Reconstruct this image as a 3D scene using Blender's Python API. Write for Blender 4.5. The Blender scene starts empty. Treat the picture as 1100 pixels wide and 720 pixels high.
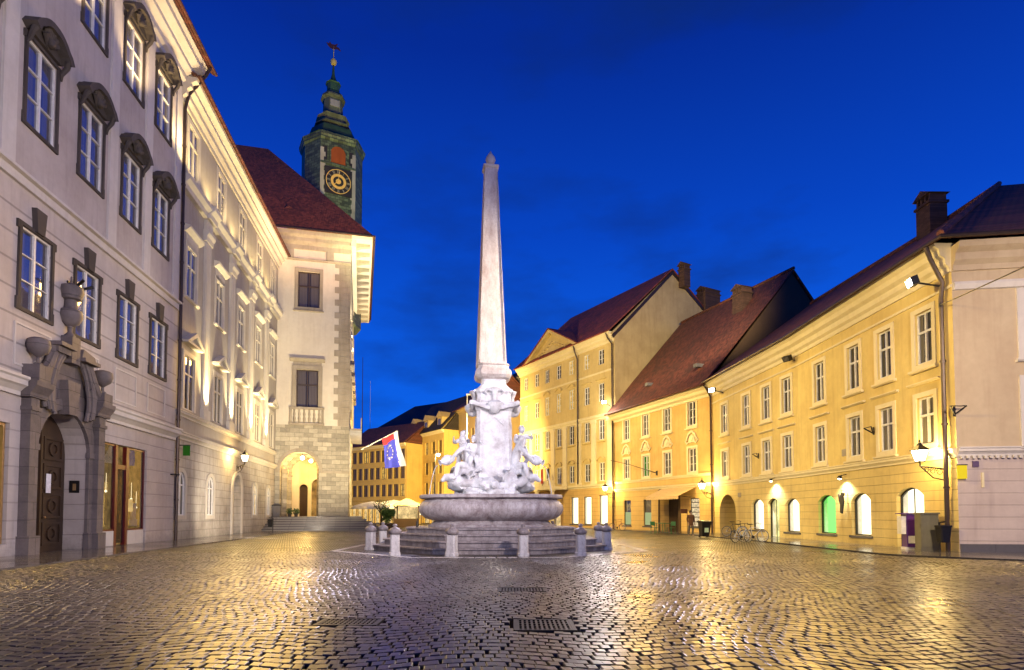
import bpy, math, random
import numpy as np
from mathutils import Vector, Matrix, Euler
random.seed(7); RNG = np.random.default_rng(7)
C = bpy.context.scene.collection
PI = math.pi
# ------------------------------------------------------------------ survey: sight lines -> places on the ground and on facade planes
F = 650.0; EYE = 1.45; TH = math.radians(2.3); SH = 193/650 - math.tan(TH)
def ray(px, py):
    u = (px-550)/F; v = (360-py)/F + SH
    return (u, math.cos(TH)-v*math.sin(TH), math.sin(TH)+v*math.cos(TH))
def G(px, py):
    d = ray(px, py); t = -EYE/d[2]; return (d[0]*t, d[1]*t)
def dirv(vp, sg=1):
    d = ray(vp, 553); l = math.hypot(d[0], d[1])*sg; return (d[0]/l, d[1]/l)
class Fac:
    """a facade line: local x runs along it, local y goes into the building, z is up"""
    def __init__(s, p, d):
        s.p = p; l = math.hypot(*d); s.d = (d[0]/l, d[1]/l); s.n = (-s.d[1], s.d[0])
    def at(s, px, py, off=0):
        r = ray(px, py); p = (s.p[0]+s.n[0]*off, s.p[1]+s.n[1]*off)
        det = -s.d[0]*r[1] + r[0]*s.d[1]
        a = (p[0]*r[1] - r[0]*p[1])/det
        t = (p[1]+a*s.d[1])/r[1]
        return a, EYE + t*r[2]
    def s(s_, px, py=500, off=0): return s_.at(px, py, off)[0]
    def pt(s, a, off=0): return (s.p[0]+a*s.d[0]+s.n[0]*off, s.p[1]+a*s.d[1]+s.n[1]*off)
    def rot(s): return math.atan2(s.d[1], s.d[0])
L1 = Fac(G(0, 600), dirv(465)); eL1 = L1.s(186, 553)
L2 = Fac(L1.pt(eL1), dirv(450)); eL2 = L2.s(299, 553)
r_ = ray(300, 553); TW = Fac((r_[0]/r_[1]*57, 57), (1, .25))
R1 = Fac(G(1031, 594.5), dirv(545, -1)); eR1 = R1.s(860, 553)
R1B = Fac(R1.pt(eR1), dirv(500, -1)); eR1B = R1B.s(767, 553)
R2 = Fac(R1B.pt(eR1B), dirv(309, -1)); eR2 = R2.s(660, 553)
R3 = Fac(R2.pt(eR2), dirv(181, -1)); eR3 = R3.s(559, 553)
RS = Fac(R1.p, (1, -.14))

# ------------------------------------------------------------------ mesh builder
class MB:
    def __init__(s, weld=False): s.v = []; s.f = []; s.m = []; s.w = {} if weld else None; s.mi = 0; s.sm = []; s.smooth = False
    def vert(s, p):
        p = (float(p[0]), float(p[1]), float(p[2]))
        if s.w is not None:
            k = (round(p[0], 4), round(p[1], 4), round(p[2], 4))
            if k in s.w: return s.w[k]
            s.w[k] = len(s.v)
        s.v.append(p); return len(s.v)-1
    def face(s, pts):
        ids = [s.vert(p) for p in pts]
        if len(set(ids)) >= 3:
            s.f.append(ids); s.m.append(s.mi); s.sm.append(s.smooth)
    def box(s, x0, x1, y0, y1, z0, z1):
        if x0 > x1: x0, x1 = x1, x0
        if y0 > y1: y0, y1 = y1, y0
        if z0 > z1: z0, z1 = z1, z0
        p = [(x0,y0,z0),(x1,y0,z0),(x1,y1,z0),(x0,y1,z0),(x0,y0,z1),(x1,y0,z1),(x1,y1,z1),(x0,y1,z1)]
        for q in ((0,3,2,1),(4,5,6,7),(0,1,5,4),(1,2,6,5),(2,3,7,6),(3,0,4,7)): s.face([p[i] for i in q])
    def bar(s, a, b, w, h=None):
        """square bar between two points"""
        h = h or w; a = Vector(a); b = Vector(b); d = (b-a).normalized()
        up = Vector((0,0,1)) if abs(d.z) < .95 else Vector((1,0,0))
        x = d.cross(up).normalized(); y = x.cross(d)
        r = [a+x*i*w/2+y*j*h/2 for i, j in ((-1,-1),(1,-1),(1,1),(-1,1))]; t = [p+(b-a) for p in r]
        s.face(r[::-1]); s.face(t)
        for i in range(4): s.face([r[i], r[(i+1)%4], t[(i+1)%4], t[i]])
    def tube(s, path, r, n=8, cap=True):
        rs = r if isinstance(r, (list, tuple)) else [r]*len(path)
        path = [Vector(p) for p in path]; rings = []; old = s.smooth; s.smooth = True
        prev = None
        for i, p in enumerate(path):
            d = (path[min(i+1, len(path)-1)] - path[max(i-1, 0)]).normalized()
            if prev is None:
                up = Vector((0,0,1)) if abs(d.z) < .9 else Vector((1,0,0)); x = d.cross(up).normalized()
            else: x = (prev - d*prev.dot(d)).normalized()
            prev = x; y = d.cross(x)
            rings.append([p + (x*math.cos(2*PI*k/n)+y*math.sin(2*PI*k/n))*rs[i] for k in range(n)])
        for i in range(len(rings)-1):
            for k in range(n): s.face([rings[i][k], rings[i][(k+1)%n], rings[i+1][(k+1)%n], rings[i+1][k]])
        if cap: s.face(rings[0][::-1]); s.face(rings[-1])
        s.smooth = old
    def lathe(s, prof, c=(0,0,0), n=16, smooth=True):
        old = s.smooth; s.smooth = smooth
        for (r0, z0), (r1, z1) in zip(prof, prof[1:]):
            for k in range(n):
                a, b = 2*PI*k/n, 2*PI*(k+1)/n
                P = lambda r, t, z: (c[0]+r*math.cos(t), c[1]+r*math.sin(t), c[2]+z)
                q = [P(r0,a,z0), P(r0,b,z0), P(r1,b,z1), P(r1,a,z1)]
                if r0 < 1e-5: q = q[1:]
                elif r1 < 1e-5: q = q[:3]
                s.face(q)
        s.smooth = old
    def loft(s, rings, smooth=False, cap=True):
        old = s.smooth; s.smooth = smooth; n = len(rings[0])
        for a, b in zip(rings, rings[1:]):
            for k in range(n): s.face([a[k], a[(k+1)%n], b[(k+1)%n], b[k]])
        s.smooth = False
        if cap: s.face(rings[0][::-1]); s.face(rings[-1])
        s.smooth = old
    def prism_y(s, poly, y0, y1):
        """polygon in x,z pulled from y0 to y1 (poly counter-clockwise seen from -y)"""
        a = [(x, y0, z) for x, z in poly]; b = [(x, y1, z) for x, z in poly]; n = len(poly)
        s.face(a); s.face(b[::-1])
        for i in range(n): s.face([a[(i+1)%n], a[i], b[i], b[(i+1)%n]])
    def prism_x(s, poly, x0, x1):
        """profile in y,z pulled along x"""
        a = [(x0, y, z) for y, z in poly]; b = [(x1, y, z) for y, z in poly]; n = len(poly)
        s.face(a[::-1]); s.face(b)
        for i in range(n): s.face([a[i], a[(i+1)%n], b[(i+1)%n], b[i]])
    def prism_z(s, poly, z0, z1):
        a = [(x, y, z0) for x, y in poly]; b = [(x, y, z1) for x, y in poly]; n = len(poly)
        s.face(a[::-1]); s.face(b)
        for i in range(n): s.face([a[i], a[(i+1)%n], b[(i+1)%n], b[i]])
    def strip(s, outer, inner, y0, y1):
        """flat band between two x,z polylines with thickness y0..y1"""
        n = len(outer)
        for i in range(n-1):
            o0, o1, i0, i1 = outer[i], outer[i+1], inner[i], inner[i+1]
            P = lambda q, y: (q[0], y, q[1])
            s.face([P(i0,y0), P(i1,y0), P(o1,y0), P(o0,y0)])
            s.face([P(o0,y0), P(o1,y0), P(o1,y1), P(o0,y1)])
            s.face([P(i1,y0), P(i0,y0), P(i0,y1), P(i1,y1)])
        for q, r in ((outer[0], inner[0]), (inner[-1], outer[-1])):
            s.face([(q[0],y0,q[1]), (q[0],y1,q[1]), (r[0],y1,r[1]), (r[0],y0,r[1])])
    def mesh(s, name, mats, fix=True, bevel=0):
        me = bpy.data.meshes.new(name); me.from_pydata(s.v, [], s.f)
        for m in (mats if isinstance(mats, (list, tuple)) else [mats]): me.materials.append(m)
        me.polygons.foreach_set('material_index', s.m); me.polygons.foreach_set('use_smooth', s.sm)
        if fix:
            import bmesh
            bm = bmesh.new(); bm.from_mesh(me)
            if any(s.sm):
                bmesh.ops.remove_doubles(bm, verts=bm.verts, dist=1e-5)
                for e in bm.edges:
                    if len(e.link_faces) == 2 and e.calc_face_angle(0) > .75: e.smooth = False
            bmesh.ops.recalc_face_normals(bm, faces=bm.faces); bm.to_mesh(me); bm.free()
        me.update(); return me
    def build(s, name, mats, parent=None, loc=(0,0,0), rot=(0,0,0), fix=True):
        o = bpy.data.objects.new(name, s.mesh(name, mats, fix)); C.objects.link(o)
        o.location = loc; o.rotation_euler = rot
        if parent: o.parent = parent
        return o
def tag(o, label=None, cat=None, group=None, kind=None):
    if label: o['label'] = label
    if cat: o['category'] = cat
    if group: o['group'] = group
    if kind: o['kind'] = kind
    return o
def thing(name, label, cat, loc=(0,0,0), rz=0, group=None):
    o = bpy.data.objects.new(name, None); C.objects.link(o); o.empty_display_size = .2
    o.location = loc; o.rotation_euler = (0,0,rz); return tag(o, label, cat, group)
def struct(name, mb, mat, fix=True): return tag(mb.build(name, mat, fix=fix), kind='structure')
def put(mesh, name, parent, loc=(0,0,0), rot=(0,0,0), scale=None):
    o = bpy.data.objects.new(name, mesh); C.objects.link(o); o.location = loc; o.rotation_euler = rot; o.parent = parent
    if scale: o.scale = scale
    return o
def copy_tree(o, parent=None):
    c = o.copy(); C.objects.link(c); c.parent = parent
    for ch in list(o.children): copy_tree(ch, c)
    return c
def fac_thing(name, label, cat, f, group=None): return thing(name, label, cat, (f.p[0], f.p[1], 0), f.rot(), group)

# ------------------------------------------------------------------ materials
def new_mat(name):
    m = bpy.data.materials.new(name); m.use_nodes = True; nt = m.node_tree; nt.nodes.clear()
    out = nt.nodes.new('ShaderNodeOutputMaterial'); b = nt.nodes.new('ShaderNodeBsdfPrincipled')
    nt.links.new(b.outputs[0], out.inputs[0]); return m, nt, b, out
def N(nt, t, **kw):
    n = nt.nodes.new(t)
    for k, v in kw.items(): setattr(n, k, v)
    return n
def mixc(nt, fac, a, b, mode='MIX'):
    n = N(nt, 'ShaderNodeMix', data_type='RGBA', blend_type=mode)
    for s, v in ((n.inputs[0], fac), (n.inputs[6], a), (n.inputs[7], b)):
        if isinstance(v, (int, float)): s.default_value = v
        elif isinstance(v, (tuple, list)): s.default_value = (*v[:3], 1)
        else: nt.links.new(v, s)
    return n.outputs[2]
def mth(nt, op, a, b=None, c=None):
    n = N(nt, 'ShaderNodeMath', operation=op)
    for i, v in enumerate((a, b, c)):
        if v is None: continue
        if isinstance(v, (int, float)): n.inputs[i].default_value = v
        else: nt.links.new(v, n.inputs[i])
    return n.outputs[0]
def ramp(nt, fac, stops):
    n = N(nt, 'ShaderNodeValToRGB'); e = n.color_ramp.elements
    while len(e) < len(stops): e.new(.5)
    for el, (p, c) in zip(e, stops):
        el.position = p; el.color = (c, c, c, 1) if isinstance(c, (int, float)) else (*c, 1)
    nt.links.new(fac, n.inputs[0]); return n.outputs[0]
def noise(nt, vec, scale, detail=6, rough=.6):
    n = N(nt, 'ShaderNodeTexNoise'); n.inputs['Scale'].default_value = scale; n.inputs['Detail'].default_value = detail
    n.inputs['Roughness'].default_value = rough; nt.links.new(vec, n.inputs['Vector']); return n.outputs['Fac']
def bump(nt, b, h, strength=.4, dist=.02):
    n = N(nt, 'ShaderNodeBump'); n.inputs['Strength'].default_value = strength; n.inputs['Distance'].default_value = dist
    nt.links.new(h, n.inputs['Height']); nt.links.new(n.outputs[0], b.inputs['Normal']); return n
def plain(name, col, rough=.6, metal=0, var=.15, scale=6, bmp=.1, spec=.5):
    m, nt, b, _ = new_mat(name); tc = N(nt, 'ShaderNodeTexCoord')
    f = noise(nt, tc.outputs['Object'], scale)
    dark = tuple(c*(1-var) for c in col); lite = tuple(min(1, c*(1+var)) for c in col)
    nt.links.new(mixc(nt, ramp(nt, f, [(.3, 0), (.7, 1)]), dark, lite), b.inputs['Base Color'])
    b.inputs['Roughness'].default_value = rough; b.inputs['Metallic'].default_value = metal; b.inputs['Specular IOR Level'].default_value = spec
    if bmp: bump(nt, b, noise(nt, tc.outputs['Object'], scale*5), bmp, .01)
    return m
def stucco(name, col, dirt=(.25,.2,.14), amt=.35, groove=0, gcol=.45, rough=.85, vj=0, low=0):
    """plaster: broad stains with a shape of their own, fine grain and, if asked, scored block joints"""
    m, nt, b, _ = new_mat(name); tc = N(nt, 'ShaderNodeTexCoord'); o = tc.outputs['Object']
    big = noise(nt, o, .35, 8, .65); sm = noise(nt, o, 3.2, 6, .7)
    mp = N(nt, 'ShaderNodeMapping'); mp.inputs['Scale'].default_value = (2.2, 2.2, .22); nt.links.new(o, mp.inputs[0])
    streak = noise(nt, mp.outputs[0], 1.3, 5, .6)
    f = mth(nt, 'MULTIPLY', ramp(nt, big, [(.42, 0), (.72, 1)]), amt)
    c = mixc(nt, f, col, dirt)
    c = mixc(nt, mth(nt, 'MULTIPLY', ramp(nt, streak, [(.5, 0), (.75, 1)]), amt*.7), c, dirt)
    c = mixc(nt, mth(nt, 'MULTIPLY', ramp(nt, sm, [(.35, 1), (.6, 0)]), .16), c, tuple(x*.6 for x in col))
    h = mth(nt, 'MULTIPLY', noise(nt, o, 28, 4), .25)
    if low:   # splash dirt near the pavement
        sp = N(nt, 'ShaderNodeSeparateXYZ'); nt.links.new(o, sp.inputs[0])
        z = mth(nt, 'ADD', sp.outputs[2], mth(nt, 'MULTIPLY', sm, 1.6))
        c = mixc(nt, mth(nt, 'MULTIPLY', ramp(nt, mth(nt, 'DIVIDE', z, low*2), [(.3, 1), (.75, 0)]), .55), c, (.14,.12,.1))
    if groove:
        sp = N(nt, 'ShaderNodeSeparateXYZ'); nt.links.new(o, sp.inputs[0])
        fz = mth(nt, 'FRACT', mth(nt, 'DIVIDE', sp.outputs[2], groove))
        g = ramp(nt, mth(nt, 'ABSOLUTE', mth(nt, 'SUBTRACT', fz, .5)), [(.445, 1), (.475, 0)])
        if vj:
            row = mth(nt, 'FLOOR', mth(nt, 'DIVIDE', sp.outputs[2], groove))
            fx = mth(nt, 'FRACT', mth(nt, 'ADD', mth(nt, 'DIVIDE', sp.outputs[0], vj), mth(nt, 'MULTIPLY', mth(nt, 'MODULO', row, 2), .5)))
            g2 = ramp(nt, mth(nt, 'ABSOLUTE', mth(nt, 'SUBTRACT', fx, .5)), [(.475, 1), (.49, 0)])
            g = mth(nt, 'MINIMUM', g, g2)
        c = mixc(nt, mth(nt, 'MULTIPLY', mth(nt, 'SUBTRACT', 1, g), gcol), c, tuple(x*.35 for x in col))
        h = mth(nt, 'ADD', h, g)
    nt.links.new(c, b.inputs['Base Color']); b.inputs['Roughness'].default_value = rough; b.inputs['Specular IOR Level'].default_value = .3
    bump(nt, b, h, .5, .025 if groove else .012); return m
def ashlar(name, col, bw=.8, bh=.4, var=.35, rough=.8, mortar=.4, msize=.012):
    m, nt, b, _ = new_mat(name); tc = N(nt, 'ShaderNodeTexCoord'); o = tc.outputs['Object']
    mp = N(nt, 'ShaderNodeMapping'); mp.inputs['Rotation'].default_value = (PI/2, 0, 0); nt.links.new(o, mp.inputs[0])
    wv = N(nt, 'ShaderNodeVectorMath', operation='ADD'); nt.links.new(mp.outputs[0], wv.inputs[0])
    nn = N(nt, 'ShaderNodeTexNoise'); nn.inputs['Scale'].default_value = .8; nt.links.new(o, nn.inputs['Vector'])
    sc = N(nt, 'ShaderNodeVectorMath', operation='SCALE'); sc.inputs['Scale'].default_value = .05; nt.links.new(nn.outputs['Color'], sc.inputs[0]); nt.links.new(sc.outputs[0], wv.inputs[1])
    br = N(nt, 'ShaderNodeTexBrick'); nt.links.new(wv.outputs[0], br.inputs['Vector'])
    br.inputs['Scale'].default_value = 1; br.inputs['Brick Width'].default_value = bw; br.inputs['Row Height'].default_value = bh
    br.inputs['Mortar Size'].default_value = msize; br.inputs['Mortar Smooth'].default_value = .3; br.offset_frequency = 2
    br.inputs['Color1'].default_value = (*[min(1, x*(1+var)) for x in col], 1); br.inputs['Color2'].default_value = (*[x*(1-var) for x in col], 1)
    br.inputs['Mortar'].default_value = (*[x*mortar for x in col], 1)
    g = noise(nt, o, 2.5, 8, .7)
    c = mixc(nt, .75, br.outputs['Color'], ramp(nt, g, [(.25, .45), (.7, 1.0)]), 'MULTIPLY')
    nt.links.new(c, b.inputs['Base Color']); b.inputs['Roughness'].default_value = rough
    h = mth(nt, 'ADD', mth(nt, 'MULTIPLY', br.outputs['Fac'], -1), mth(nt, 'MULTIPLY', noise(nt, o, 14, 8), .7))
    bump(nt, b, h, .7, .02); return m
def rooftile(name, col, rough=.75):
    m, nt, b, _ = new_mat(name); tc = N(nt, 'ShaderNodeTexCoord'); o = tc.outputs['Object']
    sp = N(nt, 'ShaderNodeSeparateXYZ'); nt.links.new(o, sp.inputs[0])
    row = mth(nt, 'DIVIDE', sp.outputs[2], .2); fz = mth(nt, 'FRACT', row)
    odd = mth(nt, 'MULTIPLY', mth(nt, 'MODULO', mth(nt, 'FLOOR', row), 2), .5)
    hx = mth(nt, 'FRACT', mth(nt, 'ADD', mth(nt, 'DIVIDE', mth(nt, 'ADD', sp.outputs[0], mth(nt, 'MULTIPLY', sp.outputs[1], .6)), .22), odd))
    hump = mth(nt, 'SINE', mth(nt, 'MULTIPLY', hx, PI))
    wn = N(nt, 'ShaderNodeTexWhiteNoise', noise_dimensions='2D'); cb = N(nt, 'ShaderNodeCombineXYZ')
    nt.links.new(mth(nt, 'FLOOR', mth(nt, 'ADD', mth(nt, 'DIVIDE', sp.outputs[0], .22), odd)), cb.inputs[0]); nt.links.new(mth(nt, 'FLOOR', row), cb.inputs[1])
    nt.links.new(cb.outputs[0], wn.inputs['Vector'])
    c = mixc(nt, wn.outputs['Value'], tuple(x*.55 for x in col), tuple(x*1.35 for x in col))
    c = mixc(nt, mth(nt, 'MULTIPLY', ramp(nt, noise(nt, o, .6, 8, .7), [(.4, 0), (.7, 1)]), .6), c, (.03,.022,.015))
    nt.links.new(c, b.inputs['Base Color']); b.inputs['Roughness'].default_value = rough
    h = mth(nt, 'ADD', mth(nt, 'MULTIPLY', mth(nt, 'SUBTRACT', 1, fz), 1), mth(nt, 'MULTIPLY', hump, .8))
    bump(nt, b, h, .8, .03); return m
def emit(name, col, strength, tex=None):
    m = bpy.data.materials.new(name); m.use_nodes = True; nt = m.node_tree; nt.nodes.clear()
    out = N(nt, 'ShaderNodeOutputMaterial'); e = N(nt, 'ShaderNodeEmission'); e.inputs[0].default_value = (*col, 1); e.inputs[1].default_value = strength
    if tex:
        tc = N(nt, 'ShaderNodeTexCoord'); f = noise(nt, tc.outputs['Object'], tex, 3)
        nt.links.new(mth(nt, 'MULTIPLY', ramp(nt, f, [(.35, .35), (.65, 1)]), strength), e.inputs[1])
    nt.links.new(e.outputs[0], out.inputs[0]); return m
def glass_pane(name, base, ior=2.0, curtain=None):
    """old window glass over a dark room; some rooms have pale curtains drawn"""
    m, nt, b, _ = new_mat(name); tc = N(nt, 'ShaderNodeTexCoord'); oi = N(nt, 'ShaderNodeObjectInfo')
    c = base
    if curtain:
        sp = N(nt, 'ShaderNodeSeparateXYZ'); nt.links.new(tc.outputs['Object'], sp.inputs[0])
        fold = mth(nt, 'ADD', .7, mth(nt, 'MULTIPLY', mth(nt, 'SINE', mth(nt, 'MULTIPLY', sp.outputs[0], 46)), .3))
        ax = mth(nt, 'ABSOLUTE', sp.outputs[0])
        wv = mth(nt, 'ADD', mth(nt, 'MULTIPLY', oi.outputs['Random'], .55), -.08)
        side = ramp(nt, mth(nt, 'ADD', mth(nt, 'SUBTRACT', ax, wv), .5), [(.49, 0), (.52, 1)])
        cc = mixc(nt, fold, tuple(x*.4 for x in curtain), curtain)
        c = mixc(nt, side, base, cc)
    if isinstance(c, tuple): b.inputs['Base Color'].default_value = (*c, 1)
    else: nt.links.new(c, b.inputs['Base Color'])
    b.inputs['Roughness'].default_value = .06; b.inputs['IOR'].default_value = ior
    bump(nt, b, noise(nt, tc.outputs['Object'], 1.6, 2), .3, .03); return m

M = {}
M['pink'] = stucco('pale_pink_render', (.51,.45,.41), (.27,.21,.18), .6)
M['pinkg'] = stucco('pale_pink_scored_render', (.54,.48,.44), (.3,.24,.21), .6, groove=.92, gcol=.6)
M['pinklo'] = stucco('pale_shopfront_render', (.50,.44,.41), (.22,.18,.16), .45, groove=.62, gcol=.35, low=.9)
M['trim'] = stucco('white_moulding', (.62,.57,.52), (.3,.25,.2), .3)
M['darkstone'] = stucco('weathered_dark_stone', (.085,.07,.062), (.03,.025,.02), .8)
M['portal'] = ashlar('portal_limestone', (.17,.14,.135), 1.1, .62, .12, .7, .5)
M['beige'] = stucco('grey_beige_render', (.40,.36,.30), (.2,.16,.12), .4)
M['beigelo'] = stucco('scored_grey_ground_floor', (.47,.43,.37), (.12,.09,.07), .65, groove=.52, gcol=.6, vj=1.25, low=1.1)
M['beigetrim'] = stucco('cream_moulding', (.58,.53,.44), (.3,.24,.17), .3)
M['thwall'] = stucco('cream_town_hall_render', (.66,.60,.50), (.42,.34,.25), .35)
M['thstone'] = ashlar('town_hall_limestone', (.42,.38,.30), .85, .42, .28, .8, .45)
M['thtrim'] = stucco('worn_limestone_trim', (.38,.33,.26), (.15,.12,.08), .6)
M['tower'] = ashlar('dark_copper_green_stone', (.095,.115,.055), .55, .35, .6, .6, .3, .03)
M['copper'] = stucco('patinated_copper', (.05,.10,.045), (.02,.02,.012), .8, rough=.5)
M['gold'] = plain('gilded_paint', (.80,.48,.10), .45, .1, .2)
M['shutter'] = stucco('orange_red_shutter', (.33,.07,.015), (.12,.03,.01), .5, groove=.12, gcol=.5)
M['tile_red'] = rooftile('rust_red_tiles', (.34,.085,.03))
M['tile_dark'] = rooftile('dark_brown_tiles', (.15,.042,.024))
M['tile_blk'] = rooftile('blackish_tiles', (.022,.016,.016))
M['yellow'] = stucco('yellow_render', (.70,.54,.20), (.44,.29,.10), .7)
M['yellowlo'] = stucco('scored_yellow_ground_floor', (.69,.53,.20), (.32,.22,.10), .6, groove=.40, gcol=.55, low=.6)
M['ytrim'] = stucco('pale_cream_trim', (.74,.64,.40), (.45,.34,.17), .3)
M['rose'] = stucco('dusty_pink_side_render', (.52,.41,.27), (.33,.22,.14), .5)
M['roselo'] = stucco('pale_violet_side_plinth_wall', (.56,.46,.40), (.30,.22,.19), .5, groove=.45, gcol=.25, low=.5)
M['orange'] = stucco('orange_render', (.64,.42,.15), (.40,.21,.06), .65)
M['orangelo'] = stucco('scored_orange_ground_floor', (.64,.42,.15), (.3,.17,.06), .35, groove=.45, gcol=.45, low=.5)
M['palace'] = stucco('pale_yellow_palace_render', (.62,.48,.21), (.38,.26,.10), .6)
M['gable'] = stucco('ochre_gable_render', (.50,.38,.18), (.28,.19,.08), .6)
M['ochre'] = stucco('ochre_street_render', (.60,.42,.13), (.3,.2,.06), .4)
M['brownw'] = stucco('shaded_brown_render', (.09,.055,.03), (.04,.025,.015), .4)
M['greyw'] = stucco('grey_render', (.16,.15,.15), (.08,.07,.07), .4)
M['white'] = plain('white_window_paint', (.72,.70,.66), .45, var=.12)
M['brownpaint'] = plain('dark_brown_window_paint', (.05,.032,.02), .45)
M['glassL'] = glass_pane('blue_reflecting_glass', (.05,.055,.10), 3.0, (.12,.115,.13))
M['glassR'] = glass_pane('curtained_glass', (.02,.02,.018), 1.7, (.11,.10,.085))
M['glassT'] = glass_pane('dark_amber_glass', (.03,.026,.02), 1.7, (.12,.10,.07))
M['glassF'] = glass_pane('distant_amber_glass', (.12,.085,.035), 1.6)
M['litwin'] = emit('lamp_lit_room', (1,.62,.16), 1.1, 1.5)
M['shoplit'] = emit('bright_shop_interior', (1,.90,.60), 2.4)
M['shopwarm'] = emit('warm_shop_interior', (1,.70,.30), 1.2, 1.6)
M['shopgreen'] = emit('green_lit_display', (.22,1,.16), 1.7)
M['shelflit'] = emit('lit_shelf_display', (1,.78,.45), 1.1, 6)
M['leftlit'] = emit('yellow_green_shop_interior', (.85,.72,.12), .8, 1.1)
M['cabinlit'] = emit('dim_shop_interior', (1,.62,.22), .26, 2.6)
M['iron'] = plain('dark_wrought_iron', (.018,.016,.015), .45, .4)
M['pipe'] = plain('dark_copper_pipe', (.055,.035,.026), .4, .5)
M['wood'] = stucco('carved_dark_oak', (.055,.032,.020), (.015,.01,.008), .6, rough=.45)
M['red'] = plain('dark_red_shop_frame', (.10,.008,.008), .35)
M['brass'] = plain('brass_shop_frame', (.35,.22,.10), .35, .5)
def marble():
    m, nt, b, _ = new_mat('weathered_white_marble'); tc = N(nt, 'ShaderNodeTexCoord'); o = tc.outputs['Object']
    f = noise(nt, o, 1.1, 10, .72); g = noise(nt, o, 7, 8, .7)
    c = mixc(nt, ramp(nt, f, [(.42, 0), (.66, 1)]), (.80,.79,.80), (.45,.40,.40))
    c = mixc(nt, mth(nt, 'MULTIPLY', ramp(nt, g, [(.52, 0), (.72, 1)]), .35), c, (.22,.2,.2))
    nt.links.new(c, b.inputs['Base Color']); b.inputs['Roughness'].default_value = .5; bump(nt, b, g, .35, .02); return m
def rosestone(name, a, d, pos=.5, sc=.8):
    m, nt, b, _ = new_mat(name); tc = N(nt, 'ShaderNodeTexCoord'); o = tc.outputs['Object']
    mp = N(nt, 'ShaderNodeMapping'); mp.inputs['Scale'].default_value = (2, 2, .7); nt.links.new(o, mp.inputs[0])
    f = noise(nt, mp.outputs[0], sc, 12, .75); g = noise(nt, o, 16, 6, .7)
    c = mixc(nt, ramp(nt, f, [(pos-.12, 0), (pos+.14, 1)]), a, d)
    c = mixc(nt, mth(nt, 'MULTIPLY', ramp(nt, g, [(.5, 0), (.7, 1)]), .4), c, tuple(x*.5 for x in d))
    nt.links.new(c, b.inputs['Base Color']); b.inputs['Roughness'].default_value = .55; bump(nt, b, g, .4, .015); return m
M['marble'] = marble()
M['obelisk'] = rosestone('veined_rose_white_stone', (.60,.545,.51), (.36,.27,.235), .53, 1.1)
M['basin'] = rosestone('mottled_pink_grey_basin_stone', (.42,.37,.37), (.16,.11,.11), .52, 1.6)
M['step'] = rosestone('mottled_step_stone', (.30,.26,.26), (.13,.10,.10), .5, 2.2)
M['bollard'] = rosestone('pale_bollard_stone', (.52,.49,.48), (.25,.2,.19), .6, 2.5)
def wet(name, col, var, rough0, rough1, bscale, bstr, slab=None):
    m, nt, b, _ = new_mat(name); tc = N(nt, 'ShaderNodeTexCoord'); o = tc.outputs['Object']; gi = N(nt, 'ShaderNodeNewGeometry')
    f = noise(nt, o, .35, 6, .6); g = noise(nt, o, bscale, 6, .7)
    c = mixc(nt, gi.outputs['Random Per Island'] if slab is None else g, tuple(x*(1-var) for x in col), tuple(x*(1+var) for x in col))
    c = mixc(nt, mth(nt, 'MULTIPLY', ramp(nt, g, [(.45, 0), (.75, 1)]), .5), c, tuple(x*.5 for x in col))
    rr = mth(nt, 'ADD', rough0, mth(nt, 'MULTIPLY', ramp(nt, f, [(.35, 0), (.65, 1)]), rough1-rough0))
    h = g
    if slab:
        br = N(nt, 'ShaderNodeTexBrick'); nt.links.new(o, br.inputs['Vector']); br.inputs['Scale'].default_value = 1
        br.inputs['Brick Width'].default_value = slab[0]; br.inputs['Row Height'].default_value = slab[1]; br.inputs['Mortar Size'].default_value = slab[2]
        br.inputs['Color1'].default_value = (1.15,1.15,1.15,1); br.inputs['Color2'].default_value = (.8,.8,.8,1); br.inputs['Mortar'].default_value = (.3,.3,.3,1)
        c = mixc(nt, 1, c, br.outputs['Color'], 'MULTIPLY'); h = mth(nt, 'ADD', mth(nt, 'MULTIPLY', g, .35), mth(nt, 'MULTIPLY', br.outputs['Fac'], -1))
        rr = mth(nt, 'ADD', rr, mth(nt, 'MULTIPLY', br.outputs['Fac'], .3))
    nt.links.new(c, b.inputs['Base Color']); nt.links.new(rr, b.inputs['Roughness']); bump(nt, b, h, bstr, .01); return m
M['cobble'] = wet('wet_granite_setts', (.062,.050,.042), .6, .27, .42, 12, .12)
M['grout'] = stucco('dark_grout', (.030,.022,.016), (.012,.009,.007), .6, rough=1)
M['grout'].node_tree.nodes['Principled BSDF'].inputs['Specular IOR Level'].default_value = .02
M['farcob'] = wet('wet_granite_setts_far', (.042,.034,.028), .4, .24, .40, 9, .6, (.122, .165, .020))
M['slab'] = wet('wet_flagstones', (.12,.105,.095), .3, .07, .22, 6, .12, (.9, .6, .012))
M['kerb'] = wet('wet_kerb_stone', (.11,.10,.09), .2, .15, .3, 8, .2, (1.2, 1.2, .01))
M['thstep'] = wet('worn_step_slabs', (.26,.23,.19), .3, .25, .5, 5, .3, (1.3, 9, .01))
M['leaf'] = plain('dark_green_leaves', (.035,.075,.015), .55, var=.5, scale=3)
M['bark'] = plain('brown_bark', (.06,.04,.025), .85)
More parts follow.
